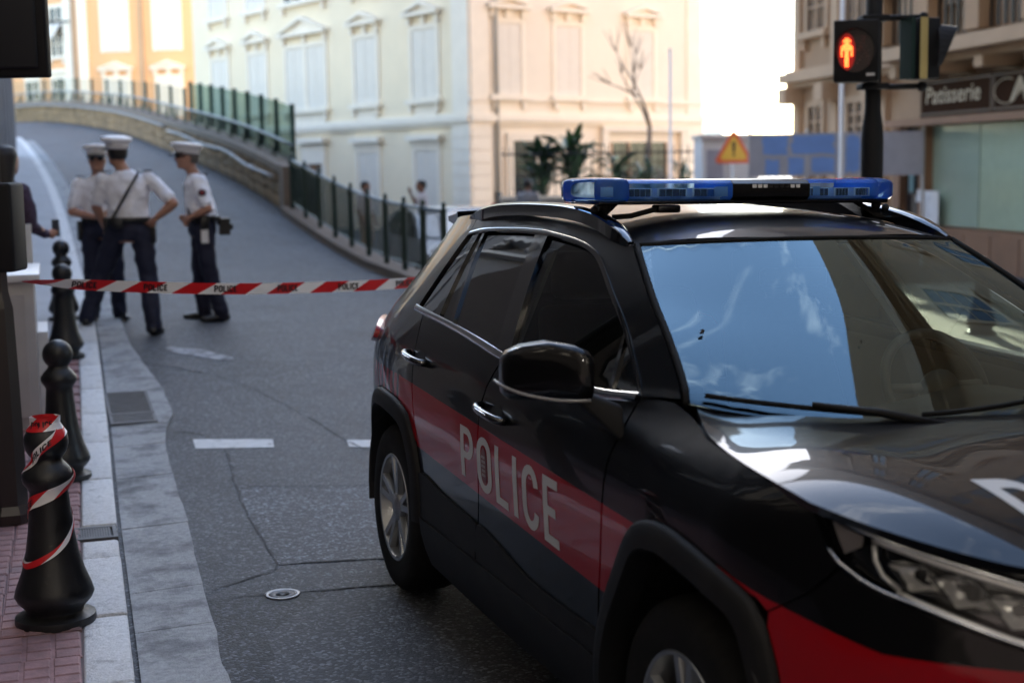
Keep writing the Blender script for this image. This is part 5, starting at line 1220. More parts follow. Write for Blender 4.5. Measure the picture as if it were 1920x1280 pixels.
for i, (xx, h, n, sp, pm, lb_) in enumerate(((.85, 1.75, 46, .7, False, 'leftmost large-leaved plant on the terrace by the barred window'), (1.65, 1.95, 50, .8, False, 'tallest large-leaved plant, second from the left on the terrace'), (2.75, 1.45, 34, .6, False, 'large-leaved plant left of the bare tree trunk'), (3.6, 1.35, 44, .7, True, 'low spiky palm right beside the bare tree trunk'), (4.55, 1.3, 34, .8, True, 'thin palm second from the right on the terrace'), (5.3, 1.25, 26, .7, True, 'small palm farthest right on the terrace'))):
    plant('terrace_plant', lb_, xx, 37.4 + .25 * (i % 2), .9, h, n, sp, pm, i + 5)

# ------------------------------------------------------------------ police car
WZ = [(.18, .84), (.30, .895), (.40, .915), (.55, .915), (.70, .922), (.85, .930), (.95, .928), (1.02, .917), (1.08, .902), (1.13, .88), (1.16, .866), (1.20, .845), (1.30, .785), (1.45, .69), (1.54, .625), (1.64, .545)]
PBt = [(-3.62, .70), (-3.5, .80), (-3.4, .86), (-3.25, .91), (-3.1, .95), (-2.9, .98), (-2.6, 1), (-.1, 1), (.2, .985)]
PMt = [(-3.62, .62), (-3.45, .78), (-3.3, .86), (-3.15, .91), (-3.0, .945), (-2.7, .985), (-2.3, 1), (-1.6, 1), (-1.2, .985), (-.8, .955), (-.5, .915), (-.2, .88), (.2, .87)]
PTt = [(-3.3, .58), (-3.15, .75), (-3.0, .865), (-2.8, .945), (-2.6, .985), (-2.3, 1.01), (-1.6, 1.01), (-1.2, .985), (-.8, .945), (-.5, .915), (-.2, .88), (.2, .87)]
def Wd0(x, z):
    t = sstep(1.02, 1.16, z); q = min(max((z - 1.16) / .40, 0), 1)
    return cub(z, WZ) * ((1 - t) * cub(x, PBt) + t * ((1 - q) * cub(x, PMt) + q * cub(x, PTt)))
def _grid():
    gx = np.arange(-3.9, .45, .03); gz = np.arange(.1, 1.75, .015)
    A = np.array([[Wd0(x, z) for z in gz] for x in gx])
    def blur(A, sig, ax):
        n = int(sig * 3) + 1; k = np.exp(-.5 * (np.arange(-n, n + 1) / sig) ** 2); k /= k.sum()
        P = np.pad(A, [(n, n) if i == ax else (0, 0) for i in range(2)], mode='reflect', reflect_type='odd'); return np.apply_along_axis(lambda v: np.convolve(v, k, 'valid'), ax, P)
    return gx, gz, blur(blur(A, 4.5, 0), 3.2, 1)
GX, GZ, GA = _grid()
def _cr(p0, p1, p2, p3, t): return .5 * ((2 * p1) + (-p0 + p2) * t + (2 * p0 - 5 * p1 + 4 * p2 - p3) * t * t + (-p0 + 3 * p1 - 3 * p2 + p3) * t ** 3)
def Wd(x, z):
    a = (x - GX[0]) / .03; b = (z - GZ[0]) / .015; i = min(max(int(a), 1), len(GX) - 3); j = min(max(int(b), 1), len(GZ) - 3); a -= i; b -= j
    Q = GA[i - 1:i + 3, j - 1:j + 3]; r = _cr(Q[0], Q[1], Q[2], Q[3], a); return float(_cr(r[0], r[1], r[2], r[3], b))
NP_ = [(.2, -.905), (.30, -.885), (.41, -.845), (.55, -.772), (.68, -.668), (.78, -.55), (.86, -.41), (.905, -.2), (.92, 0)]
S_ = [.2]
for a, b in zip(NP_[:-1], NP_[1:]): S_.append(S_[-1] + math.hypot(b[0] - a[0], b[1] - a[1]))
NX = [(s, p[0]) for s, p in zip(S_, NP_)]; NY = [(s, p[1]) for s, p in zip(S_, NP_)]; UEND = S_[-1]
DZ = [(.18, .10), (.30, .04), (.45, .005), (.60, -.012), (.72, -.008), (.80, 0), (.95, .015), (1.05, .03), (1.12, .06)]
def BS(u, z):
    if u <= .2: return (u, -Wd(u, z), z)
    x, y = cub(u, NX), cub(u, NY); e = 1e-3
    if u + e > UEND: dx, dy = 0, 1
    else: dx, dy = cub(u + e, NX) - cub(u - e, NX), cub(u + e, NY) - cub(u - e, NY)
    l_ = math.hypot(dx, dy); nx, ny = dy / l_, -dx / l_; k = sstep(.2, .6, u)
    off = (1 - k) * (.905 - Wd(.2, z)) + k * cub(z, DZ)
    return (x - nx * off, y - ny * off, z)
# paint with the red livery band as flat print in car coordinates
def paint(name, stripe=True):
    m = bpy.data.materials.new(name); m.use_nodes = True; nt = m.node_tree; b = nt.nodes['Principled BSDF']; ln = nt.links.new
    b.inputs['Base Color'].default_value = (.0035, .0035, .0042, 1); b.inputs['Roughness'].default_value = .3; b.inputs['Coat Weight'].default_value = .62; b.inputs['Coat Roughness'].default_value = .012; b.inputs['Coat IOR'].default_value = 1.42; b.inputs['Specular IOR Level'].default_value = .05
    if stripe:
        tc = nt.nodes.new('ShaderNodeTexCoord'); sp = nt.nodes.new('ShaderNodeSeparateXYZ'); ln(tc.outputs['Object'], sp.inputs[0]); x, z = sp.outputs[0], sp.outputs[2]
        M = lambda op, a, b_=None, c_=None: nmath(nt, op, a, b_, c_)
        top = M('MULTIPLY_ADD', x, -.0385, .857); bot = M('MULTIPLY_ADD', x, -.045, .603)
        s1 = M('MULTIPLY', M('GREATER_THAN', z, bot), M('LESS_THAN', z, top)); s1 = M('MULTIPLY', s1, M('LESS_THAN', x, .05)); s1 = M('MULTIPLY', s1, M('GREATER_THAN', x, -2.47))
        ft = M('MAXIMUM', M('MULTIPLY_ADD', M('SUBTRACT', x, .3), -.26, .842), .763); s2 = M('MULTIPLY', M('GREATER_THAN', z, .50), M('LESS_THAN', z, ft)); s2 = M('MULTIPLY', s2, M('GREATER_THAN', x, .2))
        w = M('FRACT', M('MULTIPLY', x, 14.)); s3 = M('MULTIPLY', M('LESS_THAN', w, .55), M('MULTIPLY', M('LESS_THAN', x, -2.47), M('GREATER_THAN', x, -3.05))); s3 = M('MULTIPLY', s3, M('MULTIPLY', M('GREATER_THAN', z, .84), M('LESS_THAN', z, .955)))
        k = M('MAXIMUM', M('MAXIMUM', s1, s2), s3)
        mx = nt.nodes.new('ShaderNodeMix'); mx.data_type = 'RGBA'; ln(k, mx.inputs[0]); mx.inputs[6].default_value = (.0035, .0035, .0042, 1); mx.inputs[7].default_value = (.30, .003, .008, 1); ln(mx.outputs[2], b.inputs['Base Color'])
    MATS[name] = m
paint('car_paint'); paint('car_paint_plain', False)
mat('cladding', (.0065, .0065, .007), .62, spec=.25, bump=.25, bscale=400, bdist=.001, grime=(.016, .015, .014), gscale=6, gpos=(.5, .8)); mat('rubber', (.007, .007, .007), .8, spec=.2, grime=(.02, .019, .017), gscale=14, gpos=(.5, .8)); mat('black_gloss', (.004, .004, .005), .08, spec=.6, coat=.6)
mat('chrome', (.55, .56, .58), .12, metal=1.); mat('alloy', (.30, .31, .32), .35, metal=.8); mat('alloy_dark', (.02, .02, .022), .5); mat('cabin_black', (.010, .010, .011), .7); mat('cabin_grey', (.17, .165, .16), .8); mat('letter_white', (.58, .58, .57), .35)
mat('side_lens', (.25, .24, .23), .2, coat=.5); mat('tail_red', (.30, .008, .012), .25, coat=.2); mat('lens_inner', (.80, .79, .76), .22, metal=.55); mat('seat_cloth', (.014, .014, .015), .85, var=.3, vscale=20)
glassmat('windscreen', (.88, .95, .85), 1.52, 1.6, .02, 0., (.72, .93, 1.0)); glassmat('side_glass', (.45, .5, .47), 1.5, .7, .0); glassmat('privacy_glass', (.02, .022, .024), 1.5, 1.3, .01); glassmat('lamp_lens', (.95, .96, .97), 1.4, .45, .01)
CARL = (1.245, 3.70, -.012)
car = empty('police_car', CARL, 0, 'black police SUV with red band and blue roof light bar, parked in front', 'car'); car.rotation_euler = (R(-.9), 0, R(19.93 - 90)); ORG[car.name] = Vector()
P_ = 'car_paint'; ST = .045
seamA = [(-.489, .42), (-.476, .60), (-.44, .79), (-.42, 1.017), (-.445, 1.10), (-.462, 1.148)]
seamB = [(-1.551, .42), (-1.50, .72), (-1.475, .987), (-1.41, 1.148)]
seamC = [(-2.262, .72), (-2.285, .85), (-2.316, .986), (-2.366, 1.106), (-2.44, 1.204)]
belt_f = [(-1.402, 1.146), (-1.05, 1.134), (-.697, 1.130), (-.47, 1.144)]; belt_r = [(-2.43, 1.200), (-2.049, 1.190), (-1.70, 1.170), (-1.418, 1.148)]
FO = [(-.50, .36), (-.465, .52), (-.411, .625), (-.325, .743), (-.235, .855), (-.15, .895), (-.04, .905), (.082, .888), (.194, .868), (.265, .846), (.318, .82), (.36, .765), (.40, .645), (.42, .50), (.43, .38)]
RO = [(-3.16, .40), (-3.13, .55), (-3.07, .70), (-2.99, .80), (-2.87, .853), (-2.723, .862), (-2.529, .853), (-2.36, .812), (-2.285, .72), (-2.236, .599), (-2.224, .48), (-2.22, .40)]
g = .0055
def sh_(pts, dx=0, dz=0): return [(a + dx, b + dz) for a, b in pts]
front_door = [sh_(seamA, -g), belt_f[::-1], sh_(seamB, g)[::-1], [(-1.547, .42), (-1.0, .415), (-.493, .42)]]
patch('front_door', BS, front_door, ST, P_, car, mirror=True)
rear_door = [sh_(seamB, -g), [(-1.418, 1.148)] + belt_r[::-1][1:], sh_(seamC, g)[::-1], [(-2.262, .72), (-2.232, .599), (-2.22, .48), (-2.216, .42)], [(-2.216, .42), (-1.9, .415), (-1.555, .42)]]
patch('rear_door', BS, rear_door, ST, P_, car, mirror=True)
hoodl = [(-.30, 1.162), (-.20, 1.148), (-.12, 1.130), (-.056, 1.113), (.05, 1.102), (.163, 1.091), (.32, 1.080), (.414, 1.067), (.433, 1.059)]
fender = [sh_(seamA, g), [(-.458, 1.148), (-.38, 1.160), (-.30, 1.162)], hoodl, [(.433, 1.059), (.471, 1.011), (.501, .963), (.528, .933)], [(.528, .933), (.46, .862), (.362, .80)], [(.362, .80), (.33, .825)], [(.318, .826)] + FO[:10][::-1], [(-.50, .36), (-.489, .42)]]
patch('front_fender', BS, fender, .04, P_, car, mirror=True)
ZE = [(-3.3, 1.50), (-3.05, 1.56), (-2.8, 1.585), (-2.4, 1.60), (-2.0, 1.605), (-1.6, 1.60), (-1.2, 1.575), (-.955, 1.541)]
XE = [(.36, -3.58), (.45, -3.58), (.8, -3.56), (1.0, -3.50), (1.14, -3.42), (1.3, -3.30), (1.45, -3.16), (1.56, -3.05)]
quarter = [sh_(seamC, -g), [(-2.446, 1.206), (-2.573, 1.214)], [(-2.573, 1.214), (-2.563, 1.24), (-2.50, 1.42), (-2.47, 1.53)], [(-2.47, 1.53), (-2.50, 1.599)], [(x, cub(x, ZE)) for x in (-2.5, -2.65, -2.8, -2.95, -3.05)], [(cub(z, XE), z) for z in (1.56, 1.45, 1.3, 1.14, 1.0, .80)], [(-3.56, .80), (-3.3, .77), (-3.04, .745)], [(-3.05, .74), (-2.99, .805), (-2.87, .857), (-2.723, .866), (-2.529, .857), (-2.36, .816), (-2.29, .73)]]
patch('quarter_panel', BS, quarter, ST, P_, car, mirror=True)
bump_s = [[(-3.57, .79), (-3.3, .762), (-3.05, .738)], [(-3.05, .738), (-3.12, .55), (-3.16, .36)], [(-3.16, .36), (-3.58, .36)], [(-3.58, .36), (-3.575, .6), (-3.57, .79)]]
patch('rear_bumper_side', BS, bump_s, ST, 'cladding', car, off=.006, mirror=True)
# pillars, cant rail, windows
Aout = [(-.282, 1.175), (-.39, 1.245), (-.52, 1.32), (-.676, 1.40), (-.82, 1.475), (-.955, 1.541)]
wtop = [(-2.459, 1.521), (-2.288, 1.540), (-1.95, 1.553), (-1.75, 1.555), (-1.63, 1.553), (-1.379, 1.538), (-1.22, 1.517), (-1.096, 1.483), (-.907, 1.398), (-.706, 1.303), (-.486, 1.166)]
sidef = [Aout, [(x, cub(x, ZE)) for x in (-.955, -1.2, -1.6, -2.0, -2.4, -2.495)], [(-2.495, 1.599), (-2.465, 1.53)], sh_(wtop, 0, .008), [(-.478, 1.168), (-.455, 1.156), (-.38, 1.166), (-.282, 1.175)]]
patch('pillar_and_roof_rail', BS, sidef, .035, 'car_paint_plain', car, mirror=True)
bp = [[(-1.367, 1.152), (-1.63, 1.552)], [(-1.63, 1.552), (-1.75, 1.554)], [(-1.75, 1.554), (-1.499, 1.166)], [(-1.499, 1.166), (-1.367, 1.152)]]
patch('centre_pillar', BS, bp, .04, 'black_gloss', car, off=-.003, mirror=True)
cp = [[(-2.04, 1.198), (-2.285, 1.541)], [(-2.285, 1.541), (-2.31, 1.541)], [(-2.31, 1.541), (-2.083, 1.204)], [(-2.083, 1.204), (-2.04, 1.198)]]
patch('door_glass_divider', BS, cp, .03, 'black_gloss', car, off=-.003, mirror=True)
cp2 = [[(-2.239, 1.212), (-2.345, 1.536)], [(-2.345, 1.536), (-2.395, 1.532)], [(-2.395, 1.532), (-2.305, 1.217)], [(-2.305, 1.217), (-2.239, 1.212)]]
patch('rear_pillar_trim', BS, cp2, .03, 'black_gloss', car, off=-.003, mirror=True)
fg = [[(-1.367, 1.148), (-1.63, 1.552)], [(-1.63, 1.552), (-1.379, 1.538), (-1.22, 1.517), (-1.096, 1.483), (-.907, 1.398), (-.735, 1.317)], [(-.735, 1.317), (-.64, 1.13)], [(-.64, 1.13), (-1.0, 1.132), (-1.367, 1.148)]]
patch('front_door_glass', BS, fg, .05, 'side_glass', car, off=-.016, flange=0, mirror=True)
ql = [[(-.625, 1.13), (-.72, 1.309)], [(-.72, 1.309), (-.706, 1.303), (-.60, 1.24), (-.486, 1.166)], [(-.486, 1.166), (-.48, 1.145)], [(-.48, 1.145), (-.625, 1.13)]]
patch('front_quarter_glass', BS, ql, .04, 'privacy_glass', car, off=-.014, flange=0, mirror=True)
qd = [[(-.64, 1.13), (-.737, 1.318)], [(-.737, 1.318), (-.718, 1.308)], [(-.718, 1.308), (-.622, 1.13)], [(-.622, 1.13), (-.64, 1.13)]]
patch('quarter_glass_divider', BS, qd, .03, 'black_gloss', car, off=-.006, mirror=True)
rg = [[(-1.499, 1.162), (-1.75, 1.554)], [(-1.75, 1.554), (-1.95, 1.553), (-2.285, 1.541)], [(-2.285, 1.541), (-2.04, 1.19)], [(-2.04, 1.19), (-1.499, 1.162)]]
patch('rear_door_glass', BS, rg, .05, 'privacy_glass', car, off=-.012, flange=0, mirror=True)
rf = [[(-2.083, 1.2), (-2.31, 1.541)], [(-2.31, 1.541), (-2.345, 1.536)], [(-2.345, 1.536), (-2.239, 1.208)], [(-2.239, 1.208), (-2.083, 1.2)]]
patch('fixed_door_glass', BS, rf, .05, 'privacy_glass', car, off=-.012, flange=0, mirror=True)
qg = [[(-2.305, 1.21), (-2.395, 1.532)], [(-2.395, 1.532), (-2.462, 1.522)], [(-2.462, 1.522), (-2.50, 1.42), (-2.558, 1.24), (-2.566, 1.214)], [(-2.566, 1.214), (-2.305, 1.21)]]
patch('rear_quarter_glass', BS, qg, .05, 'privacy_glass', car, off=-.010, flange=0, mirror=True)
# belt moulding and window top moulding
def strip_on(name, pts, w, m, off=.006, mirror=True, step=.04):
    P = spline(pts, step); Lf, Rt = ribbon2d(P, w); n_ = len(P); out = []
    for sgn in ((1, -1) if mirror else (1,)):
        vs = []; fs = []
        for a, b_ in zip(Lf, Rt):
            pa_, pb_ = np.array(BS(*a)), np.array(BS(*b_)); nn_ = np.array([0, -.6, .8]); nn_ /= np.linalg.norm(nn_)
            for q in (pa_ - nn_ * .004, pa_ + nn_ * off * .7, (pa_ + pb_) / 2 + nn_ * off, pb_ + nn_ * off * .7, pb_ - nn_ * .004): vs.append((q[0], q[1] * sgn, q[2]))
        for i in range(n_ - 1):
            for k in range(4): q = 5 * i + k; fs.append((q, q + 1, q + 6, q + 5))
        out.append(smooth_angle(fixn(mobj(name, vs, fs, m, car, True, local=True)), 60))
    return out
strip_on('belt_moulding', [(-2.578, 1.216), (-2.30, 1.207), (-2.049, 1.196), (-1.75, 1.178), (-1.409, 1.153), (-1.05, 1.138), (-.697, 1.134), (-.47, 1.150)], .020, 'chrome', .013)
strip_on('window_moulding', [(a, b + .004) for a, b in wtop], .014, 'black_gloss', .005)
# wheel arch flares
def inset(poly, d):
    P = [np.array(p) for p in poly]; out = []
    for i, p in enumerate(P):
        a, b = P[max(i - 1, 0)], P[min(i + 1, len(P) - 1)]; t = (b - a) / np.linalg.norm(b - a); out.append(tuple(p + np.array([t[1], -t[0]]) * d))
    return out
def flare(poly, m):
    inn = inset(poly, .075); P = spline(poly, .04); Q = spline(inn, .04); n_ = 40
    def res(L__, k): t = k / n_ * (len(L__) - 1); i = min(int(t), len(L__) - 2); return L__[i] + (L__[i + 1] - L__[i]) * (t - i)
    for sgn in (1, -1):
        vs = []; fs = []
        for k in range(n_ + 1):
            a, b = res(P, k), res(Q, k)
            for t, off in ((0, -.004), (0.03, .012), (.15, .020), (.5, .026), (.92, .028), (1.0, .018), (1.0, -.05)):
                u = a + (b - a) * t; p = np.array(BS(*u)); e = np.array(BS(u[0] + .01, u[1])) - np.array(BS(u[0] - .01, u[1])); nn_ = np.array([e[1], -e[0], 0]); nn_ /= np.linalg.norm(nn_)
                if nn_[1] > 0: nn_ = -nn_
                p = p + nn_ * off; vs.append((p[0], p[1] * sgn, p[2]))
        for k in range(n_):
            for j in range(6): q = 7 * k + j; fs.append((q, q + 1, q + 8, q + 7))
        smooth_angle(fixn(mobj('wheel_arch_flare', vs, fs, m, car, True, local=True)), 50)
flare(FO, 'cladding'); flare(RO, 'cladding')
# sill cladding, underbody, wheel wells
sill = [[(-2.22, .425), (-1.5, .425), (-.49, .425)], [(-.49, .425), (-.50, .32), (-.50, .24)], [(-.50, .24), (-1.4, .22), (-2.2, .24)], [(-2.2, .24), (-2.22, .425)]]
patch('sill_cladding', BS, sill, .05, 'cladding', car, off=.014, flange=.04, mirror=True)
dcl = [[(-1.53, .43), (-1.515, .56), (-1.0, .50), (-.487, .50)], [(-.487, .50), (-.491, .43)], [(-.491, .43), (-1.0, .428), (-1.53, .43)]]
patch('door_cladding', BS, dcl, .05, 'cladding', car, off=.008, flange=.01, mirror=True)
dcl2 = [[(-2.225, .43), (-2.235, .60), (-1.9, .58), (-1.53, .56)], [(-1.53, .56), (-1.546, .43)], [(-1.546, .43), (-1.9, .428), (-2.225, .43)]]
patch('door_cladding', BS, dcl2, .05, 'cladding', car, off=.008, flange=.01, mirror=True)
mb = MB(); mb.box(-3.5, .75, -.62, .62, .20, .30); mb.box(-2.15, -.52, -.84, .84, .23, .40); mb.build('underbody', 'cabin_black', car, local=True)
for xc in (0, -2.66):
    for sgn in (1, -1):
        vs = []; fs = []; n_ = 18
        for k in range(n_ + 1):
            a = math.pi * k / n_ * 1.1 - .05 * math.pi
            for y_ in (.55, .905): vs.append((xc + .445 * math.cos(a), sgn * y_, .38 + .46 * math.sin(a)))
        for k in range(n_): fs.append((2 * k, 2 * k + 1, 2 * k + 3, 2 * k + 2))
        fs.append(tuple(2 * k for k in range(n_ + 1))); mobj('wheel_well', vs, fs, 'cabin_black', car, local=True)
# hood
YE = [(-.45, .66), (-.30, .72), (-.20, .762), (-.12, .79), (-.056, .808), (.163, .833), (.32, .838), (.43, .82), (.5, .786), (.564, .749), (.636, .694), (.713, .62), (.789, .53), (.86, .45), (.95, .42)]
ZEH = [(-.45, 1.165), (-.30, 1.160), (-.20, 1.146), (-.12, 1.128), (-.056, 1.113), (.163, 1.091), (.32, 1.080), (.43, 1.060), (.5, 1.041), (.564, 1.029), (.636, 1.012), (.713, .992), (.789, .97), (.86, .952), (.95, .925)]
CH = [(-.45, 1.122), (-.2, 1.110), (.1, 1.100), (.35, 1.078), (.55, 1.045), (.7, 1.010), (.82, .975), (.92, .938)]
def HD0(x, y):
    k = min(abs(y) / cub(x, YE), 1.05); rid = .016 * math.exp(-((k - .70) / .24) ** 2) * (1 - sstep(.45, .85, x)) + .004
    ctr = cub(x, CH) + rid; ze = cub(x, ZEH); t = k ** 7
    return ctr + (ze - ctr) * t
def _hgrid():
    gx = np.arange(-.55, 1.1, .02); gy = np.arange(-.95, .951, .02); A = np.array([[HD0(x, y) for y in gy] for x in gx])
    def blur(A, sig, ax):
        n = int(sig * 3) + 1; k = np.exp(-.5 * (np.arange(-n, n + 1) / sig) ** 2); k /= k.sum()
        P = np.pad(A, [(n, n) if i == ax else (0, 0) for i in range(2)], mode='reflect', reflect_type='odd'); return np.apply_along_axis(lambda v: np.convolve(v, k, 'valid'), ax, P)
    return gx, gy, blur(blur(A, 3.2, 0), 1.5, 1)
HX, HY, HA = _hgrid()
def HD(x, y):
    a = (x - HX[0]) / .02; b = (y - HY[0]) / .02; i = min(max(int(a), 1), len(HX) - 3); j = min(max(int(b), 1), len(HY) - 3); a -= i; b -= j
    Q = HA[i - 1:i + 3, j - 1:j + 3]; r = _cr(Q[0], Q[1], Q[2], Q[3], a); return (x, y, float(_cr(r[0], r[1], r[2], r[3], b)))
hf = [(.433, -.817), (.5, -.783), (.564, -.746), (.636, -.691), (.713, -.617), (.789, -.522), (.855, -.39), (.89, -.2), (.902, 0)]
hr_ = [(-.185, 0), (-.20, -.2), (-.245, -.45), (-.29, -.62), (-.30, -.712)]
hs = [(-.30, -.715), (-.20, -.757), (-.12, -.785), (-.056, -.803), (.163, -.828), (.32, -.833), (.433, -.817)]
mir_ = lambda L__: [(a, -b) for a, b in L__]
patch('bonnet', HD, [hr_, hs, hf, mir_(hf)[::-1], mir_(hs)[::-1], mir_(hr_)[::-1]], .035, 'car_paint_plain', car, ctr=(0, 0, -2))
# bonnet lettering, read from the front
q, wt_ = text_mesh('POLICE', .36, .15, .12, 1.0, .04); ct_ = text_mesh.cuts
for c0, c1 in zip(ct_[:-1], ct_[1:]):
    vs = []; fs = []
    for quad in q[c0:c1]:
        n_ = len(vs)
        for a, b in quad: p = HD(.445 + .36 - b, -.40 + a * .82 / wt_); vs.append((p[0], p[1], p[2] + .0016))
        fs.append((n_, n_ + 1, n_ + 2, n_ + 3))
    fixl = weld(mobj('bonnet_letter', vs, fs, 'letter_white', car, local=True))
    if fixl.data.polygons[0].normal.z < 0: fixl.data.flip_normals()
# flank lettering POLICE with the crest in the O
q, wt_ = text_mesh('POLICE', 1., .14, .165, 1.0, .06)
ct_ = text_mesh.cuts
for sgn, c0, c1 in [(s_, a, b) for s_ in (1, -1) for a, b in zip(ct_[:-1], ct_[1:])]:
    vs = []; fs = []
    for quad in q[c0:c1]:
        n_ = len(vs)
        for a, b in quad:
            fx = a / wt_; x = -1.675 + .925 * fx; z0 = .706 - .048 * fx; z1 = .886 - .020 * fx
            if sgn < 0: x = -.75 - .925 * fx
            p = BS(x, z0 + (z1 - z0) * b); vs.append((p[0], (p[1] - .0016) * sgn, p[2]))
        fs.append((n_, n_ + 1, n_ + 2, n_ + 3) if sgn > 0 else (n_ + 3, n_ + 2, n_ + 1, n_))
    weld(mobj('door_letter', vs, fs, 'letter_white', car, local=True))
mat('crest_red', (.16, .02, .025), .4); mat('crest_pale', (.42, .38, .36), .4)
for sgn in (1, -1):
    fx = (.50 + .165 + .26) / (wt_); xo = -1.675 + .925 * fx if sgn > 0 else -.75 - .925 * fx
    pts = [(xo + .030 * math.cos(R(a)), .785 + .062 * math.sin(R(a))) for a in range(0, 360, 15)]; vs = [(lambda p: (p[0], (p[1] - .0030) * sgn, p[2]))(BS(*p)) for p in pts]
    cr_ = fixn(mobj('door_crest', vs, [tuple(range(len(vs)))], 'crest_red', car, local=True)); vs = []; fs = []
    for r_ in range(5):
        for c_ in range(3):
            n_ = len(vs); x0, z0 = xo - .018 + .0125 * c_ + .003 * (r_ % 2), .748 + .0155 * r_
            for p in ((x0, z0), (x0 + .008, z0), (x0 + .008, z0 + .010), (x0, z0 + .010)): b = BS(*p); vs.append((b[0], (b[1] - .0042) * sgn, b[2]))
            fs.append((n_, n_ + 1, n_ + 2, n_ + 3))
    mobj('crest_pattern', vs, fs, 'crest_pale', cr_, local=True)
# nose: bumper, grille, headlamps
hl_top = [(.436, 1.056), (.519, 1.034), (.571, 1.019), (.69, .992), (.801, .969), (.926, .941), (1.05, .918)]
hl_bot = [(.455, 1.02), (.475, .99), (.501, .958), (.528, .930), (.579, .904), (.639, .885), (.696, .871), (.805, .840), (.929, .806), (1.03, .795)]
def hood_edge_z(u): return cub(u, [(.43, 1.06), (.518, 1.040), (.595, 1.026), (.689, 1.008), (.8, .986), (.926, .962), (1.06, .945), (1.27, .935), (UEND, .930)])
bmp = [[(.533, .925), (.583, .899), (.643, .880), (.70, .866), (.809, .835), (.933, .801), (1.035, .790)], [(1.035, .790), (1.075, .85), (1.062, .935)], [(1.062, .935), (1.27, .925), (UEND, .920)], [(UEND, .920), (UEND, .6), (UEND, .26)], [(UEND, .26), (1.0, .25), (.7, .25), (.44, .30)], [(.44, .30), (.432, .40), (.42, .52), (.402, .65), (.364, .765)], [(.364, .765), (.366, .797), (.463, .857), (.533, .925)]]
patch('front_bumper', BS, bmp, .04, P_, car, mirror=True)
gr = [[(1.12, .86), (1.27, .87), (UEND, .87)], [(UEND, .87), (UEND, .5)], [(UEND, .5), (1.2, .5), (1.02, .46)], [(1.02, .46), (1.0, .62), (1.12, .86)]]
patch('grille', BS, gr, .05, 'cladding', car, off=.006, flange=.006, mirror=True)
for k, z in enumerate((.54, .60, .66, .72, .78, .84)):
    for sgn in (1, -1):
        u0 = cub(z, [(.46, 1.03), (.62, 1.02), (.86, 1.13)]) + .02; mb = MB(); Q = []
        for j in range(9):
            p = np.array(BS(u0 + (UEND - u0) * j / 8, z)); e = np.array(BS(min(UEND, u0 + (UEND - u0) * j / 8 + .01), z)) - np.array(BS(u0 + (UEND - u0) * j / 8 - .01, z)); n_ = np.array([e[1], -e[0], 0]); n_ /= np.linalg.norm(n_); p = p + n_ * .012; Q.append((p[0], p[1] * sgn, p[2]))
        mb.tube(Q, .009, 6); mb.build('grille_bar', 'black_gloss', car, True, local=True)
hl = [hl_top, [(1.05, .918), (1.062, .86), (1.03, .795)], hl_bot[::-1]]
lens = patch('headlamp', BS, hl, .025, 'lamp_lens', car, flange=0, mirror=True)
def BSo(d):
    def F(u, z):
        p = np.array(BS(u, z)); e = np.array(BS(u + .004, z)) - np.array(BS(u - .004, z)); n = np.array([e[1], -e[0], 0]); n /= np.linalg.norm(n); 
        return tuple(p - n * d * (1 if n[1] < 0 or n[0] > 0 else -1))
    return F
shr = lambda L__, k: [(.75 + (a - .75) * k, .92 + (b - .92) * k) for a, b in L__]
patch('headlamp_housing', BSo(.05), [sh_(hl_top, 0, .008), [(1.05, .926), (1.07, .86), (1.04, .785)], sh_(hl_bot, 0, -.006)[::-1]], .03, 'black_gloss', car, flange=0, mirror=True)
# chrome light guides and reflectors
def tube_on(name, pts, rad, m, d=.012, mirror=True):
    for sgn in ((1, -1) if mirror else (1,)):
        mb = MB(); F = BSo(d); Q = [F(*p) for p in spline(pts, .03)]; mb.tube([(p[0], p[1] * sgn, p[2]) for p in Q], rad, 8); mb.build(name, m, car, True, local=True)
tube_on('upper_light_guide', [(.60, .997), (.69, .976), (.801, .951), (.926, .924), (1.04, .900)], .0085, 'lens_inner')
tube_on('upper_trim', [(.44, 1.048), (.519, 1.028), (.571, 1.013), (.69, .986), (.801, .963), (.926, .935), (1.05, .912)], .004, 'chrome', .002)
tube_on('lower_light_guide', [(.66, .892), (.70, .880), (.805, .849), (.929, .815), (1.025, .803)], .007, 'lens_inner')
tube_on('lower_trim', [(.50, .966), (.532, .937), (.582, .911), (.64, .891), (.70, .877), (.809, .846), (.933, .812), (1.03, .80)], .004, 'chrome', .001)
tube_on('inner_guide', [(.60, .985), (.605, .95), (.625, .92), (.665, .895)], .006, 'lens_inner', .02)
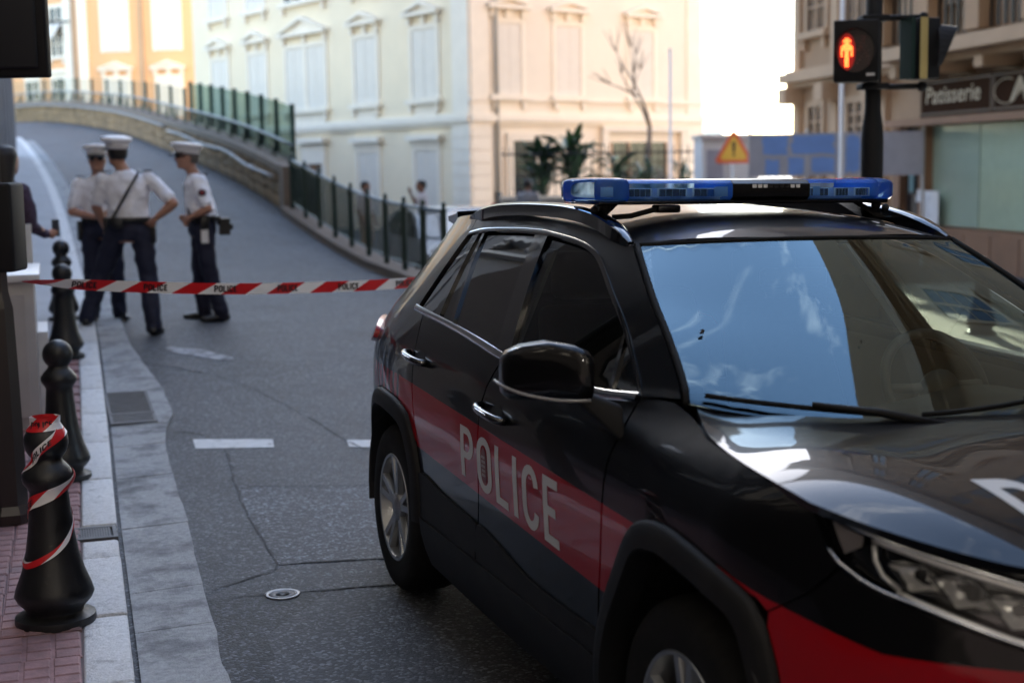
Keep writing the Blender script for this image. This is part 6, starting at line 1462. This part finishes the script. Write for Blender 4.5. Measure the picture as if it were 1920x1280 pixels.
for sgn in (1, -1):
    for u0, zc, w_, h_, tw in ((.70, .925, .055, .045, .3), (.80, .905, .060, .05, .2), (.915, .873, .066, .052, .1)):
        c = np.array(BSo(.030)(u0, zc)); c2 = np.array(BSo(.030)(u0 + .02, zc)); t = c2 - c; t /= np.linalg.norm(t); n = np.array([t[1], -t[0], 0]); n = -n if n[0] < 0 else n; up = np.array([0, 0, 1.])
        vs = []; fs = []; rn = random.Random(int(u0 * 100)); n_ = 5
        for i in range(n_ + 1):
            for k in range(n_ + 1):
                a, b = i / n_ * 2 - 1, k / n_ * 2 - 1; dep = .018 - .045 * (1 - (a * a + b * b) / 2) + rn.uniform(-.007, .007)
                p = c + t * (a * w_ * .72 - b * h_ * .55) + up * (b * h_ * .62) + n * dep; vs.append((p[0], p[1] * sgn, p[2]))
        for i in range(n_):
            for k in range(n_): q = i * (n_ + 1) + k; fs.append((q, q + 1, q + n_ + 2, q + n_ + 1))
        mobj('reflector_bowl', vs, fs, 'lens_inner', car, local=True)
        Q = [c + t * (a * w_ * .74 - b * h_ * .56) + up * (b * h_ * .64) + n * .02 for a, b in ((-1, -1), (1, -1), (1, 1), (-1, 1), (-1, -1))]
        mb = MB(); mb.tube([(p[0], p[1] * sgn, p[2]) for p in Q], .0035, 6); mb.build('reflector_bezel', 'black_gloss', car, True, local=True)
mat('side_marker', (.20, .18, .18), .3, coat=.6)
patch('side_marker', BSo(.015), [[(.50, 1.018), (.575, .998)], [(.575, .998), (.572, .975)], [(.572, .975), (.535, .955)], [(.535, .955), (.50, 1.018)]], .02, 'side_marker', car, flange=.004, mirror=True)
# windscreen, cowl, header
def WS_(s, t):
    z = 1.165 + (1.545 - 1.165) * t
    xe = cub(z, [(1.165, -.272), (1.175, -.282), (1.245, -.39), (1.32, -.52), (1.40, -.676), (1.475, -.82), (1.545, -.96)]); ye = Wd(xe, z) - .004
    zc = 1.085 + (1.562 - 1.085) * t - .02 * math.sin(math.pi * t) * 0; xc = -.10 + (-.865 + .10) * (t * .94 + .06 * t * t); k = s * s
    return (xc + (xe - xc) * k, ye * s, zc + (z - zc) * k)
patch('windscreen', WS_, [[(-.985, .0), (0, -.0), (.985, .0)], [(.985, .0), (.985, 1)], [(.985, 1), (0, 1), (-.985, 1)], [(-.985, 1), (-.985, 0)]], .06, 'windscreen', car, flange=0, ctr=(-2, 0, .5))
for s_ in (-1, 1): mb = MB(); mb.tube([WS_(s_ * .985, t / 12) for t in range(13)], .010, 6); mb.build('windscreen_seal', 'rubber', car, True, local=True)
mb = MB(); mb.tube([WS_(s_ / 12, 1.0) for s_ in range(-12, 13)], .008, 6); mb.build('header_seal', 'rubber', car, True, local=True)
vs = []; fs = []
for k in range(-12, 13):
    s_ = k / 12; a = WS_(s_ * .99, .015); y_ = a[1]; hx = -.185 - .11 * (abs(y_) / .72) ** 2; b = HD(hx, max(-.72, min(.72, y_))); vs += [(a[0], a[1], a[2] - .006), ((a[0] + b[0]) / 2, y_, b[2] - .03), (b[0] + .02, y_, b[2] - .022)]
for i in range(24):
    for k in range(2): q = 3 * i + k; fs.append((q, q + 1, q + 4, q + 3))
fixn(mobj('cowl_panel', vs, fs, 'cladding', car, True, local=True))
# roof
def RFm(x, y):
    zc = cub(x, [(-3.15, 1.585), (-2.9, 1.612), (-2.5, 1.645), (-2.0, 1.660), (-1.6, 1.650), (-1.2, 1.631), (-1.05, 1.611), (-.95, 1.590), (-.86, 1.562), (-.80, 1.540)]); xx = min(max(x, -3.05), -.955); ye = Wd(xx, cub(xx, ZE)); ze = cub(xx, ZE); k = min(abs(y) / ye, 1.02); return (x, y, zc + (ze - zc) * k ** 2.6)
hdr = [(WS_(s_ / 10, 1)[0] - .006, WS_(s_ / 10, 1)[1]) for s_ in range(-10, 11)]
edge = [(x, -Wd(x, cub(x, ZE))) for x in (-.975, -1.2, -1.6, -2.0, -2.4, -2.8, -3.05)]; rear = [(-3.05, -Wd(-3.05, 1.56)), (-3.14, -.3), (-3.16, 0), (-3.14, .3), (-3.05, Wd(-3.05, 1.56))]
patch('roof', RFm, [edge, rear, mir_(edge)[::-1], hdr[::-1]], .06, 'car_paint_plain', car, ctr=(-2, 0, 0), flange=.01)
for sgn in (1, -1):
    pts = [(-2.60, 1.592), (-2.47, 1.622), (-2.25, 1.648), (-2.009, 1.660), (-1.75, 1.664), (-1.508, 1.661), (-1.287, 1.644), (-1.109, 1.608), (-1.03, 1.580), (-.985, 1.556)]
    vs = []; fs = []; Q = spline(pts, .05)
    for i, (x, z) in enumerate(Q):
        yc = (Wd(max(x, -2.5), min(cub(x, ZE), 1.6)) - .006); w_ = .024; e_ = min(1, i / 3, (len(Q) - 1 - i) / 2) * .6 + .4
        for dy, dz in ((-w_, -.05), (-w_ * 1.02, -.008), (-w_ * .6, 0), (w_ * .6, 0), (w_ * 1.02, -.008), (w_, -.05)): vs.append((x, sgn * (yc + dy * e_), z + dz * e_))
    for i in range(len(Q) - 1):
        for k in range(6): q = 6 * i + k; fs.append((q, q + (k + 1) % 6 - k, q + 6 + (k + 1) % 6 - k, q + 6))
    fs += [tuple(range(6)), tuple(6 * (len(Q) - 1) + k for k in range(6))]
    smooth_angle(fixn(mobj('roof_rail', vs, fs, 'black_gloss', car, True, local=True)), 40)
# rear end
def RE(t, z):
    xe = cub(z, XE); w_ = Wd(xe, z); return (xe - .09 * (1 - t * t), w_ * t, z)
patch('tailgate', RE, [[(-.995, .80), (0, .80), (.995, .80)], [(.995, .80), (.995, 1.16)], [(.995, 1.16), (0, 1.16), (-.995, 1.16)], [(-.995, 1.16), (-.995, .80)]], .07, 'car_paint_plain', car, flange=.01)
patch('rear_window', RE, [[(-.995, 1.165), (0, 1.165), (.995, 1.165)], [(.995, 1.165), (.995, 1.53)], [(.995, 1.53), (0, 1.53), (-.995, 1.53)], [(-.995, 1.53), (-.995, 1.165)]], .07, 'privacy_glass', car, flange=0)
patch('rear_bumper', RE, [[(-.995, .36), (0, .36), (.995, .36)], [(.995, .36), (.995, .795)], [(.995, .795), (0, .795), (-.995, .795)], [(-.995, .795), (-.995, .36)]], .07, 'cladding', car, off=.02, flange=.02)
vs = []; fs = []
for s_ in range(-8, 9):
    y_ = s_ / 8 * .50
    for x, z in ((-3.0, 1.60), (-3.18, 1.585), (-3.30, 1.57), (-3.29, 1.548), (-3.0, 1.535)): vs.append((x - .03 * (1 - (s_ / 8) ** 2), y_ * (1.02 if x > -3.1 else .92), z + .012 * (1 - (s_ / 8) ** 2)))
for i in range(16):
    for k in range(5): q = 5 * i + k; fs.append((q, 5 * i + (k + 1) % 5, 5 * i + 5 + (k + 1) % 5, q + 5))
fs += [tuple(range(5)), tuple(80 + k for k in range(5))]; smooth_angle(fixn(mobj('rear_spoiler', vs, fs, 'car_paint_plain', car, True, local=True)), 40)
tlp = [[(-3.12, 1.075), (-3.30, 1.10), (-3.46, 1.095)], [(-3.46, 1.095), (-3.49, 1.03)], [(-3.49, 1.03), (-3.3, 1.0), (-3.10, 1.04)], [(-3.10, 1.04), (-3.12, 1.075)]]
patch('tail_lamp', BS, tlp, .03, 'tail_red', car, off=.022, flange=.03, mirror=True)
# handles
def handle(xc, zc):
    for sgn in (1, -1):
        y0 = BS(xc, zc)[1]; mb = MB(); pts = [(xc - .12, y0 - .004, zc + .010), (xc - .105, y0 - .030, zc + .012), (xc - .03, y0 - .044, zc + .008), (xc + .06, y0 - .042, zc + .002), (xc + .105, y0 - .030, zc - .004), (xc + .12, y0 - .003, zc - .006)]
        Q = spline(pts, .02); mb.tube([(p[0], p[1] * sgn, p[2]) for p in Q], .0145, 10); h_ = mb.build('door_handle', 'black_gloss', car, True, local=True)
        vs = []; n_ = 16
        cup = [BS(xc + .02 + .055 * math.cos(2 * math.pi * k / n_), zc + .003 + .030 * math.sin(2 * math.pi * k / n_)) for k in range(n_)]
        fixn(mobj('handle_cup', [(p[0], (p[1] - .002) * sgn, p[2]) for p in cup], [tuple(range(n_))], 'cabin_black', h_, local=True))
        mb = MB(); mb.tube([(p[0], (p[1] - .0125) * sgn, p[2] + .006) for p in Q[3:-3]], .004, 6); mb.build('handle_trim', 'chrome', h_, True, local=True)
handle(-1.33, .978); handle(-2.27, 1.049)
# side mirrors
for sgn in (1, -1):
    rings = []; vs = []; fs = []; n_ = 20
    for t, sc2 in ((0, .72), (.05, .92), (.2, 1.02), (.5, 1.06), (.78, 1.0), (.92, .88), (.985, .66), (1, .35)):
        c = np.array([-.50 - .17 * t * 1.0 + .02, -.945 - .20 * t, 1.220 - .012 * t + .02 * math.sin(math.pi * t)])
        for k in range(n_):
            a = 2 * math.pi * k / n_; ca, sa = math.cos(a), math.sin(a); q = 1 / (abs(ca) ** 5 + abs(sa) ** 5) ** .2
            dx = ca * q * (.062 if ca > 0 else .05) * sc2; dz = sa * q * (.072 if sa > 0 else .078) * sc2
            vs.append((c[0] + dx, (c[1] - .03 * ca * sc2 * .3) * sgn, c[2] + dz))
    for i in range(7):
        for k in range(n_): fs.append((i * n_ + k, i * n_ + (k + 1) % n_, (i + 1) * n_ + (k + 1) % n_, (i + 1) * n_ + k))
    fs += [tuple(range(n_)), tuple(7 * n_ + k for k in range(n_))]
    sm_ = smooth_angle(fixn(mobj('side_mirror', vs, fs, 'car_paint_plain', car, True, local=True)), 60)
    mb = MB(); mb.add([(-.548, -.965 * sgn, 1.178), (-.69, -1.115 * sgn, 1.178), (-.69, -1.115 * sgn, 1.263), (-.548, -.965 * sgn, 1.268)], [(0, 1, 2, 3)]); mb.build('mirror_glass', 'chrome', sm_, local=True)
    Q = [(-.425, -.965, 1.160), (-.45, -1.04, 1.160), (-.52, -1.11, 1.168), (-.60, -1.152, 1.183), (-.66, -1.158, 1.193)]
    mb = MB(); mb.tube([(a, b * sgn, c) for a, b, c in spline(Q, .03)], .0045, 8); mb.build('turn_signal', 'side_lens', sm_, True, local=True)
    mb = MB(); mb.hexa([(-.40, -.87 * sgn, 1.03), (-.58, -.87 * sgn, 1.05), (-.58, -.96 * sgn, 1.15), (-.46, -.99 * sgn, 1.15), (-.42, -.87 * sgn, 1.14), (-.58, -.86 * sgn, 1.14), (-.60, -.98 * sgn, 1.19), (-.47, -1.0 * sgn, 1.19)]); bevel(fixn(mb.build('mirror_arm', 'cladding', sm_, local=True)), .012, 2)
# wheels
TY = [(.222, .0), (.232, -.004), (.262, -.010), (.31, -.010), (.335, -.002), (.350, .018), (.358, .045), (.360, .075), (.360, .150), (.358, .180), (.350, .207), (.335, .227), (.31, .235), (.24, .225), (.222, .215)]
def wheel(xc, sgn):
    t = MB().lathe([(r_, h) for r_, h in TY], 56, axis='Y', cap=(0, 0)); tf = lambda v: (v[0] + xc, sgn * (v[1] - .897), v[2] + .36)
    def conv(mb): q = MB(); q.v = [tf(v) for v in mb.v]; q.f = mb.f if sgn > 0 else [f[::-1] for f in mb.f]; return q
    w_ = smooth_angle(fixn(conv(t).build('wheel', 'rubber', car, True, local=True)), 40)
    mb = MB(); mb.lathe([(.232, .004), (.226, -.006), (.215, -.004), (.205, .02), (.195, .05), (.19, .16), (.12, .165), (.02, .165)], 48, axis='Y', cap=(0, 1)); smooth_angle(fixn(conv(mb).build('rim', 'alloy', w_, True, local=True)), 40)
    mb = MB()
    for k in range(5):
        for da in (-.17, .17):
            a0 = 2 * math.pi * k / 5 + math.pi / 2; a1 = a0 + da; c0, s0 = math.cos(a0 + da * .35), math.sin(a0 + da * .35); c1, s1 = math.cos(a1), math.sin(a1)
            def pt(cx, sx, r_, off, dep): return (cx * r_ - sx * off, dep, sx * r_ + cx * off)
            mb.hexa([pt(c0, s0, .035, -.018, .035), pt(c0, s0, .035, .018, .035), pt(c1, s1, .219, .020, .02), pt(c1, s1, .219, -.020, .02), pt(c0, s0, .035, -.014, .010), pt(c0, s0, .035, .014, .010), pt(c1, s1, .219, .013, -.002), pt(c1, s1, .219, -.013, -.002)])
    fixn(conv(mb).build('spokes', 'alloy', w_, local=True))
    mb = MB(); mb.lathe([(.062, .03), (.06, .008), (.05, .004), (.035, .004), (.03, .0), (.004, -.001)], 24, axis='Y', cap=(0, 1)); fixn(conv(mb).build('hub_cap', 'alloy', w_, True, local=True))
    mb = MB()
    for k in range(5): a = 2 * math.pi * (k + .5) / 5; mb.lathe([(.010, .03), (.010, .012), (.002, .010)], 8, (.045 * math.cos(a), 0, .045 * math.sin(a)), 'Y')
    fixn(conv(mb).build('wheel_nuts', 'chrome', w_, local=True))
    mb = MB(); mb.lathe([(.16, .06), (.16, .075), (.02, .08)], 32, axis='Y'); fixn(conv(mb).build('brake_disc', 'alloy_dark', w_, True, local=True))
for xc in (0, -2.69):
    for sgn in (1, -1): wheel(xc, sgn)
# wipers
def wiper(s0, t0, s1, t1, piv):
    mb = MB(); Q = [WS_(s0 + (s1 - s0) * k / 8, t0 + (t1 - t0) * k / 8) for k in range(9)]; mb.tube([(p[0] + .006, p[1], p[2] + .016 + .006 * math.sin(math.pi * k / 8)) for k, p in enumerate(Q)], .0075, 6)
    o = mb.build('wiper', 'rubber', car, True, local=True); a = WS_(*piv); m_ = Q[4]; mb = MB(); mb.tube([(a[0] + .05, a[1], a[2] + .01), ((a[0] + m_[0]) / 2 + .03, (a[1] + m_[1]) / 2, (a[2] + m_[2]) / 2 + .03), (m_[0] + .01, m_[1], m_[2] + .032)], [.014, .011, .008], 8); mb.build('wiper_arm', 'cladding', o, True, local=True)
wiper(-.93, .035, -.22, .03, (-.12, 0.0)); wiper(-.16, .035, .74, .05, (.55, .0))
# interior
mb = MB(); mb.box(-3.0, -.35, -.80, .80, .42, .60); mb.build('cabin_floor', 'cabin_black', car, local=True)
vs = []; fs = []
for k in range(-10, 11):
    y_ = k / 10 * .76; b_ = .05 * math.exp(-((y_ - .36) / .22) ** 2)
    for x, z in ((-.24 - .14 * (k / 10) ** 2, 1.065 + .05 * (k / 10) ** 2), (-.42, 1.075 + b_ * .5), (-.54, 1.07 + b_), (-.62, 1.02 + b_ * .5), (-.64, .82), (-.58, .6)): vs.append((x, y_, z))
for i in range(20):
    for k in range(5): q = 6 * i + k; fs.append((q, q + 1, q + 7, q + 6))
fixn(mobj('dashboard', vs, fs, 'cabin_black', car, True, local=True))
mb = MB(); cx, cy_, cz_ = -.73, .37, 1.085; n_ = 36; tl_ = R(62)
mb.tube([(cx - .185 * math.sin(2 * math.pi * k / n_) * math.cos(tl_) , cy_ + .185 * math.cos(2 * math.pi * k / n_), cz_ + .185 * math.sin(2 * math.pi * k / n_) * math.sin(tl_)) for k in range(n_ + 1)], .017, 8); sw = mb.build('steering_wheel', 'cabin_black', car, True, local=True)
mb = MB(); mb.sphere((cx + .02, cy_, cz_ - .01), (.05, .075, .07), 12, 8); mb.tube([(cx, cy_, cz_), (cx + .25, cy_, cz_ - .12)], .03, 8); mb.tube([(cx, cy_ - .17, cz_), (cx + .02, cy_, cz_)], .018, 6); mb.tube([(cx, cy_ + .17, cz_), (cx + .02, cy_, cz_)], .018, 6); mb.build('steering_column', 'cabin_black', sw, True, local=True)
for y_ in (.38, -.38):
    b = MB(); b.box(-1.65, -1.12, y_ - .25, y_ + .25, .60, .78); o = b.build('front_seat', 'seat_cloth', car, local=True); bevel(o, .06, 3)
    b = MB(); b.hexa([(-1.66, y_ - .25, .72), (-1.50, y_ - .25, .72), (-1.50, y_ + .25, .72), (-1.66, y_ + .25, .72), (-1.86, y_ - .20, 1.28), (-1.75, y_ - .20, 1.29), (-1.75, y_ + .20, 1.29), (-1.86, y_ + .20, 1.28)]); o2 = fixn(b.build('seat_back', 'seat_cloth', o, local=True)); bevel(o2, .04, 3)
    b = MB(); b.box(-1.90, -1.80, y_ - .13, y_ + .13, 1.30, 1.48); o2 = b.build('head_rest', 'seat_cloth', o, local=True); bevel(o2, .035, 3)
b = MB(); b.box(-2.75, -2.15, -.65, .65, .58, .78); o = b.build('rear_bench', 'seat_cloth', car, local=True); bevel(o, .05, 2)
b = MB(); b.hexa([(-2.78, -.65, .7), (-2.62, -.65, .7), (-2.62, .65, .7), (-2.78, .65, .7), (-2.95, -.6, 1.24), (-2.85, -.6, 1.24), (-2.85, .6, 1.24), (-2.95, .6, 1.24)]); o2 = fixn(b.build('bench_back', 'seat_cloth', o, local=True)); bevel(o2, .04, 2)
patch('headliner', lambda x, y: (x, y, RFm(x, y)[2] - .035), [[(-1.02, -.52), (-3.0, -.45)], [(-3.0, -.45), (-3.0, .45)], [(-3.0, .45), (-1.02, .52)], [(-1.02, .52), (-1.02, -.52)]], .15, 'cabin_grey', car, flange=0, ctr=(-2, 0, 5))
b = MB(); b.box(-1.02, -.98, -.12, .12, 1.40, 1.46); o = b.build('rear_view_mirror', 'cabin_black', car, local=True); bevel(o, .012, 2)
for sgn in (1, -1):   # inner pillar trim and door cards
    b = MB(); q = []
    for x, z in ((-1.46, 1.16), (-1.52, 1.16), (-1.66, 1.50), (-1.60, 1.50)): y_ = Wd(x, z) - .055; q.append((x, -y_ * sgn, z))
    q += [(a, (abs(b_) - .015) * (1 if b_ > 0 else -1), c) for a, b_, c in q]; fixn(MB().hexa(q).build('inner_pillar_trim', 'cabin_grey', car, local=True))
    patch('door_card', lambda x, z: (x, -sgn * (Wd(x, z) - .07), z), [[(-2.4, 1.14), (-1.5, 1.12), (-.52, 1.09)], [(-.52, 1.09), (-.52, .6)], [(-.52, .6), (-2.4, .6)], [(-2.4, .6), (-2.4, 1.14)]], .15, 'cabin_black', car, flange=0)
# light bar
mat('bar_black', (.008, .008, .009), .25, spec=.5); mat('bar_silver', (.72, .75, .80), .35); mat('bar_label', (.45, .62, .80), .4)
def blue_lens():
    m = bpy.data.materials.new('blue_lens'); m.use_nodes = True; nt = m.node_tree; nt.nodes.clear(); ln = nt.links.new
    o = nt.nodes.new('ShaderNodeOutputMaterial'); t = nt.nodes.new('ShaderNodeBsdfTransparent'); t.inputs[0].default_value = (.64, .83, 1.0, 1); g_ = nt.nodes.new('ShaderNodeBsdfPrincipled'); g_.inputs['Base Color'].default_value = (.10, .36, .90, 1); g_.inputs['Roughness'].default_value = .06; g_.inputs['Coat Weight'].default_value = 1
    fr_ = nt.nodes.new('ShaderNodeFresnel'); fr_.inputs[0].default_value = 1.5; k = nmath(nt, 'MULTIPLY_ADD', fr_.outputs[0], 1.0, .05); k = nmath(nt, 'MINIMUM', k, 1.)
    mixn = nt.nodes.new('ShaderNodeMixShader'); ln(k, mixn.inputs[0]); ln(t.outputs[0], mixn.inputs[1]); ln(g_.outputs[0], mixn.inputs[2]); ln(mixn.outputs[0], o.inputs[0]); MATS['blue_lens'] = m
blue_lens()
bxc, bz0, bz1 = -1.34, 1.672, 1.748
def barsec(y, sx=1., sz=1., n=24):
    out = []
    for k in range(n):
        a = 2 * math.pi * k / n; ca, sa = math.cos(a), math.sin(a); q = 1 / (abs(ca) ** 5 + abs(sa) ** 5) ** .2; out.append((bxc + ca * q * .14 * sx, y, (bz0 + bz1) / 2 + sa * q * (bz1 - bz0) / 2 * sz))
    return out
def barloft(name, ys, m, par):
    n = 24; vs = []; fs = []
    for y, sx, sz in ys: vs += barsec(y, sx, sz, n)
    for i in range(len(ys) - 1):
        for k in range(n): fs.append((i * n + k, i * n + (k + 1) % n, (i + 1) * n + (k + 1) % n, (i + 1) * n + k))
    fs += [tuple(range(n)), tuple((len(ys) - 1) * n + k for k in range(n))]
    return smooth_angle(fixn(mobj(name, vs, fs, m, par, True, local=True)), 45)
mb = MB(); mb.box(bxc - .12, bxc + .12, -.60, .51, bz0 - .008, bz0 + .006); lbar = mb.build('light_bar', 'bar_black', car, local=True); bevel(lbar, .004, 2)
barloft('lens', [(-.12, 1, 1), (-.50, 1, 1)], 'blue_lens', lbar); barloft('lens', [(.18, 1, 1), (.452, 1, 1)], 'blue_lens', lbar)
barloft('end_dome', [(-.503, 1.03, 1.06), (-.52, 1.06, 1.14), (-.57, 1.05, 1.14), (-.615, .95, 1.08), (-.638, .80, .98), (-.645, .55, .8)], 'blue_lens', lbar); barloft('end_dome', [(.455, 1.03, 1.04), (.472, 1.04, 1.1), (.502, 1.0, 1.06), (.527, .88, .98), (.535, .6, .8)], 'blue_lens', lbar)
barloft('centre_housing', [(-.118, 1.004, 1.004), (.178, 1.004, 1.004)], 'bar_black', lbar)
for k in range(9):
    mb = MB(); y_ = -.045 + k * .021; mb.box(bxc + .1395, bxc + .1425, y_, y_ + .015, bz0 + .046, bz0 + .058); mb.build('speaker_slot', 'cabin_black' if 2 < k < 7 else 'bar_silver', lbar, local=True)
for y0, y1 in ((-.49, -.40), (-.38, -.27), (-.25, -.14), (.20, .28), (.30, .36), (.38, .445)):
    mb = MB(); mb.box(bxc + .06, bxc + .10, y0, y1, bz0 + .015, bz0 + .045)
    mdl = mb.build('led_module', 'bar_silver', lbar, local=True); mb = MB()
    for j in range(4): mb.box(bxc + .1005, bxc + .106, y0 + .005 + j * (y1 - y0 - .01) / 4, y0 + .002 + (j + 1) * (y1 - y0 - .01) / 4, bz0 + .018, bz0 + .042)
    mb.build('led_optics', 'chrome', mdl, local=True)
mb = MB(); mb.box(bxc - .1, bxc + .05, -.49, .445, bz0 + .007, bz0 + .03); mb.build('circuit_tray', 'bar_silver', lbar, local=True)
for y0, y1 in ((-.185, -.135), (.195, .222), (-.60, -.555)): mb = MB(); mb.box(bxc + .132, bxc + .1335, y0, y1, bz0 + .018, bz0 + .05); mb.build('sticker', 'bar_label', lbar, local=True)
for y_, nm in ((-.58, -.52), (.53, .43)):
    mb = MB(); s_ = 1 if y_ > 0 else -1
    mb.hexa([(bxc - .05, y_ - .02, 1.61), (bxc + .05, y_ - .02, 1.61), (bxc + .05, y_ + .02, 1.61), (bxc - .05, y_ + .02, 1.61), (bxc - .05, nm - .02, bz0 - .009), (bxc + .05, nm - .02, bz0 - .009), (bxc + .05, nm + .02, bz0 - .009), (bxc - .05, nm + .02, bz0 - .009)]); fixn(mb.build('bar_bracket', 'bar_black', lbar, local=True))
    mb = MB(); mb.sphere((bxc + .06, y_ - .03 * s_, 1.655), .018, 10, 6); mb.sphere((bxc + .06, y_ + .01 * s_, 1.645), .014, 10, 6); mb.build('bracket_bolt', 'cabin_black', lbar, True, local=True)
mb = MB(); mb.tube([(bxc + .07, -.53, 1.622), (bxc + .09, -.47, 1.627), (bxc + .10, -.40, 1.645), (bxc + .10, -.37, 1.652)], .009, 8); mb.build('bar_cable', 'rubber', lbar, True, local=True)
mb = MB(); mb.box(bxc + .06, bxc + .12, -.385, -.30, 1.636, bz0 - .0095); o = mb.build('cable_gland', 'bar_black', lbar, local=True); bevel(o, .008, 2)
# dead insects and small stickers on the windscreen
mat('insect', (.012, .009, .007), .7)
for s_, t_, k in ((-.855, .42, .7), (-.20, .40, .4)):
    p = WS_(s_, t_); mb = MB(); mb.sphere((p[0] + .005, p[1], p[2] + .008), (.007 * k, .010 * k, .006 * k), 8, 6); mb.sphere((p[0], p[1] + .009 * k, p[2] + .012), (.004 * k, .009 * k, .008 * k), 8, 6); mb.build('squashed_insect', 'insect', car, True, local=True)

# ------------------------------------------------------------------ pale car in the side street
mat('pale_paint', (.50, .55, .60), .3, coat=1., spec=.5)
def parked_car(label, x, y, ang, paint_):
    t = empty('parked_car', (x, y, G(x, y)), ang, label, 'car'); ORG[t.name] = Vector()
    prof = [(-2.0, .25), (2.0, .25), (2.08, .5), (2.0, .72), (1.25, .92), (.45, 1.30), (.0, 1.42), (-.9, 1.43), (-1.5, 1.30), (-1.95, 1.0), (-2.08, .6)]
    vs = []; fs = []; n = len(prof); cols = [(-.80, .96), (-.86, 1.), (0, 1.0), (.86, 1.), (.80, .96)]
    for yy, k in ((-.88, 0), (-.84, 1), (0, 1.02), (.84, 1), (.88, 0)):
        for a, b in prof: tum = max(0, b - .9) * .42; vs.append((a * (1 if k else .985), yy * (1 - tum), b * (1 + (.02 if yy == 0 and b > 1 else 0)) if k else b * .985 + .004))
    for j in range(4):
        for i in range(n): a = j * n + i; b = j * n + (i + 1) % n; fs.append((a, b, b + n, a + n))
    fs += [tuple(range(n)), tuple(4 * n + i for i in range(n))]; smooth_angle(fixn(mobj('body', vs, fs, paint_, t, True, local=True)), 35)
    for nm, xa, za, xb, zb_ in (('windscreen', 1.15, .955, .12, 1.41), ('rear_window', -1.45, 1.325, -1.9, 1.04)):
        q = []
        for xx, zz in ((xa, za), (xb, zb_)):
            w_ = .80 * (1 - max(0, zz - .9) * .42); q += [(xx + .012, -w_, zz + .015), (xx + .012, w_, zz + .015)]
        mobj(nm, [q[0], q[1], q[3], q[2]], [(0, 1, 2, 3)], 'dark_glass', t, local=True)
    for sgn in (-1, 1):
        for pts in (((.95, .98), (.10, 1.36), (-.35, 1.38), (-.35, .98)), ((-.42, .98), (-.42, 1.38), (-.95, 1.37), (-1.5, 1.02))):
            vs = [(a, sgn * (.885 * (1 - max(0, b - .9) * .42) + .004), b) for a, b in pts]; fixn(mobj('side_window', vs, [tuple(range(4))], 'dark_glass', t, local=True))
        for xc in (-1.3, 1.3):
            mb = MB(); mb.lathe([(.2, 0), (.31, .0), (.32, .04), (.32, .16), (.3, .2), (.2, .2)], 24, (xc, sgn * .72 if sgn > 0 else -.92, .32), 'Y', (0, 0)); w_ = mb.build('wheel', 'rubber', t, True, local=True); mb = MB(); mb.lathe([(.2, .01 if sgn < 0 else .17), (.19, .03 if sgn < 0 else .19), (.02, .02 if sgn < 0 else .19)], 20, (xc, sgn * .72 if sgn > 0 else -.92, .32), 'Y'); mb.build('rim', 'alloy', w_, True, local=True)
        mb = MB(); mb.sphere((1.93, sgn * .62, .68), (.12, .17, .08), 12, 8); mb.build('headlight', 'lens_inner', t, True, local=True)
        mb = MB(); mb.sphere((-2.0, sgn * .66, .82), (.06, .14, .10), 12, 8); mb.build('tail_light', 'tail_red', t, True, local=True)
parked_car('pale blue-grey car in the side street beyond the green fence', -1.0, 24.3, R(108 + 180), 'pale_paint')
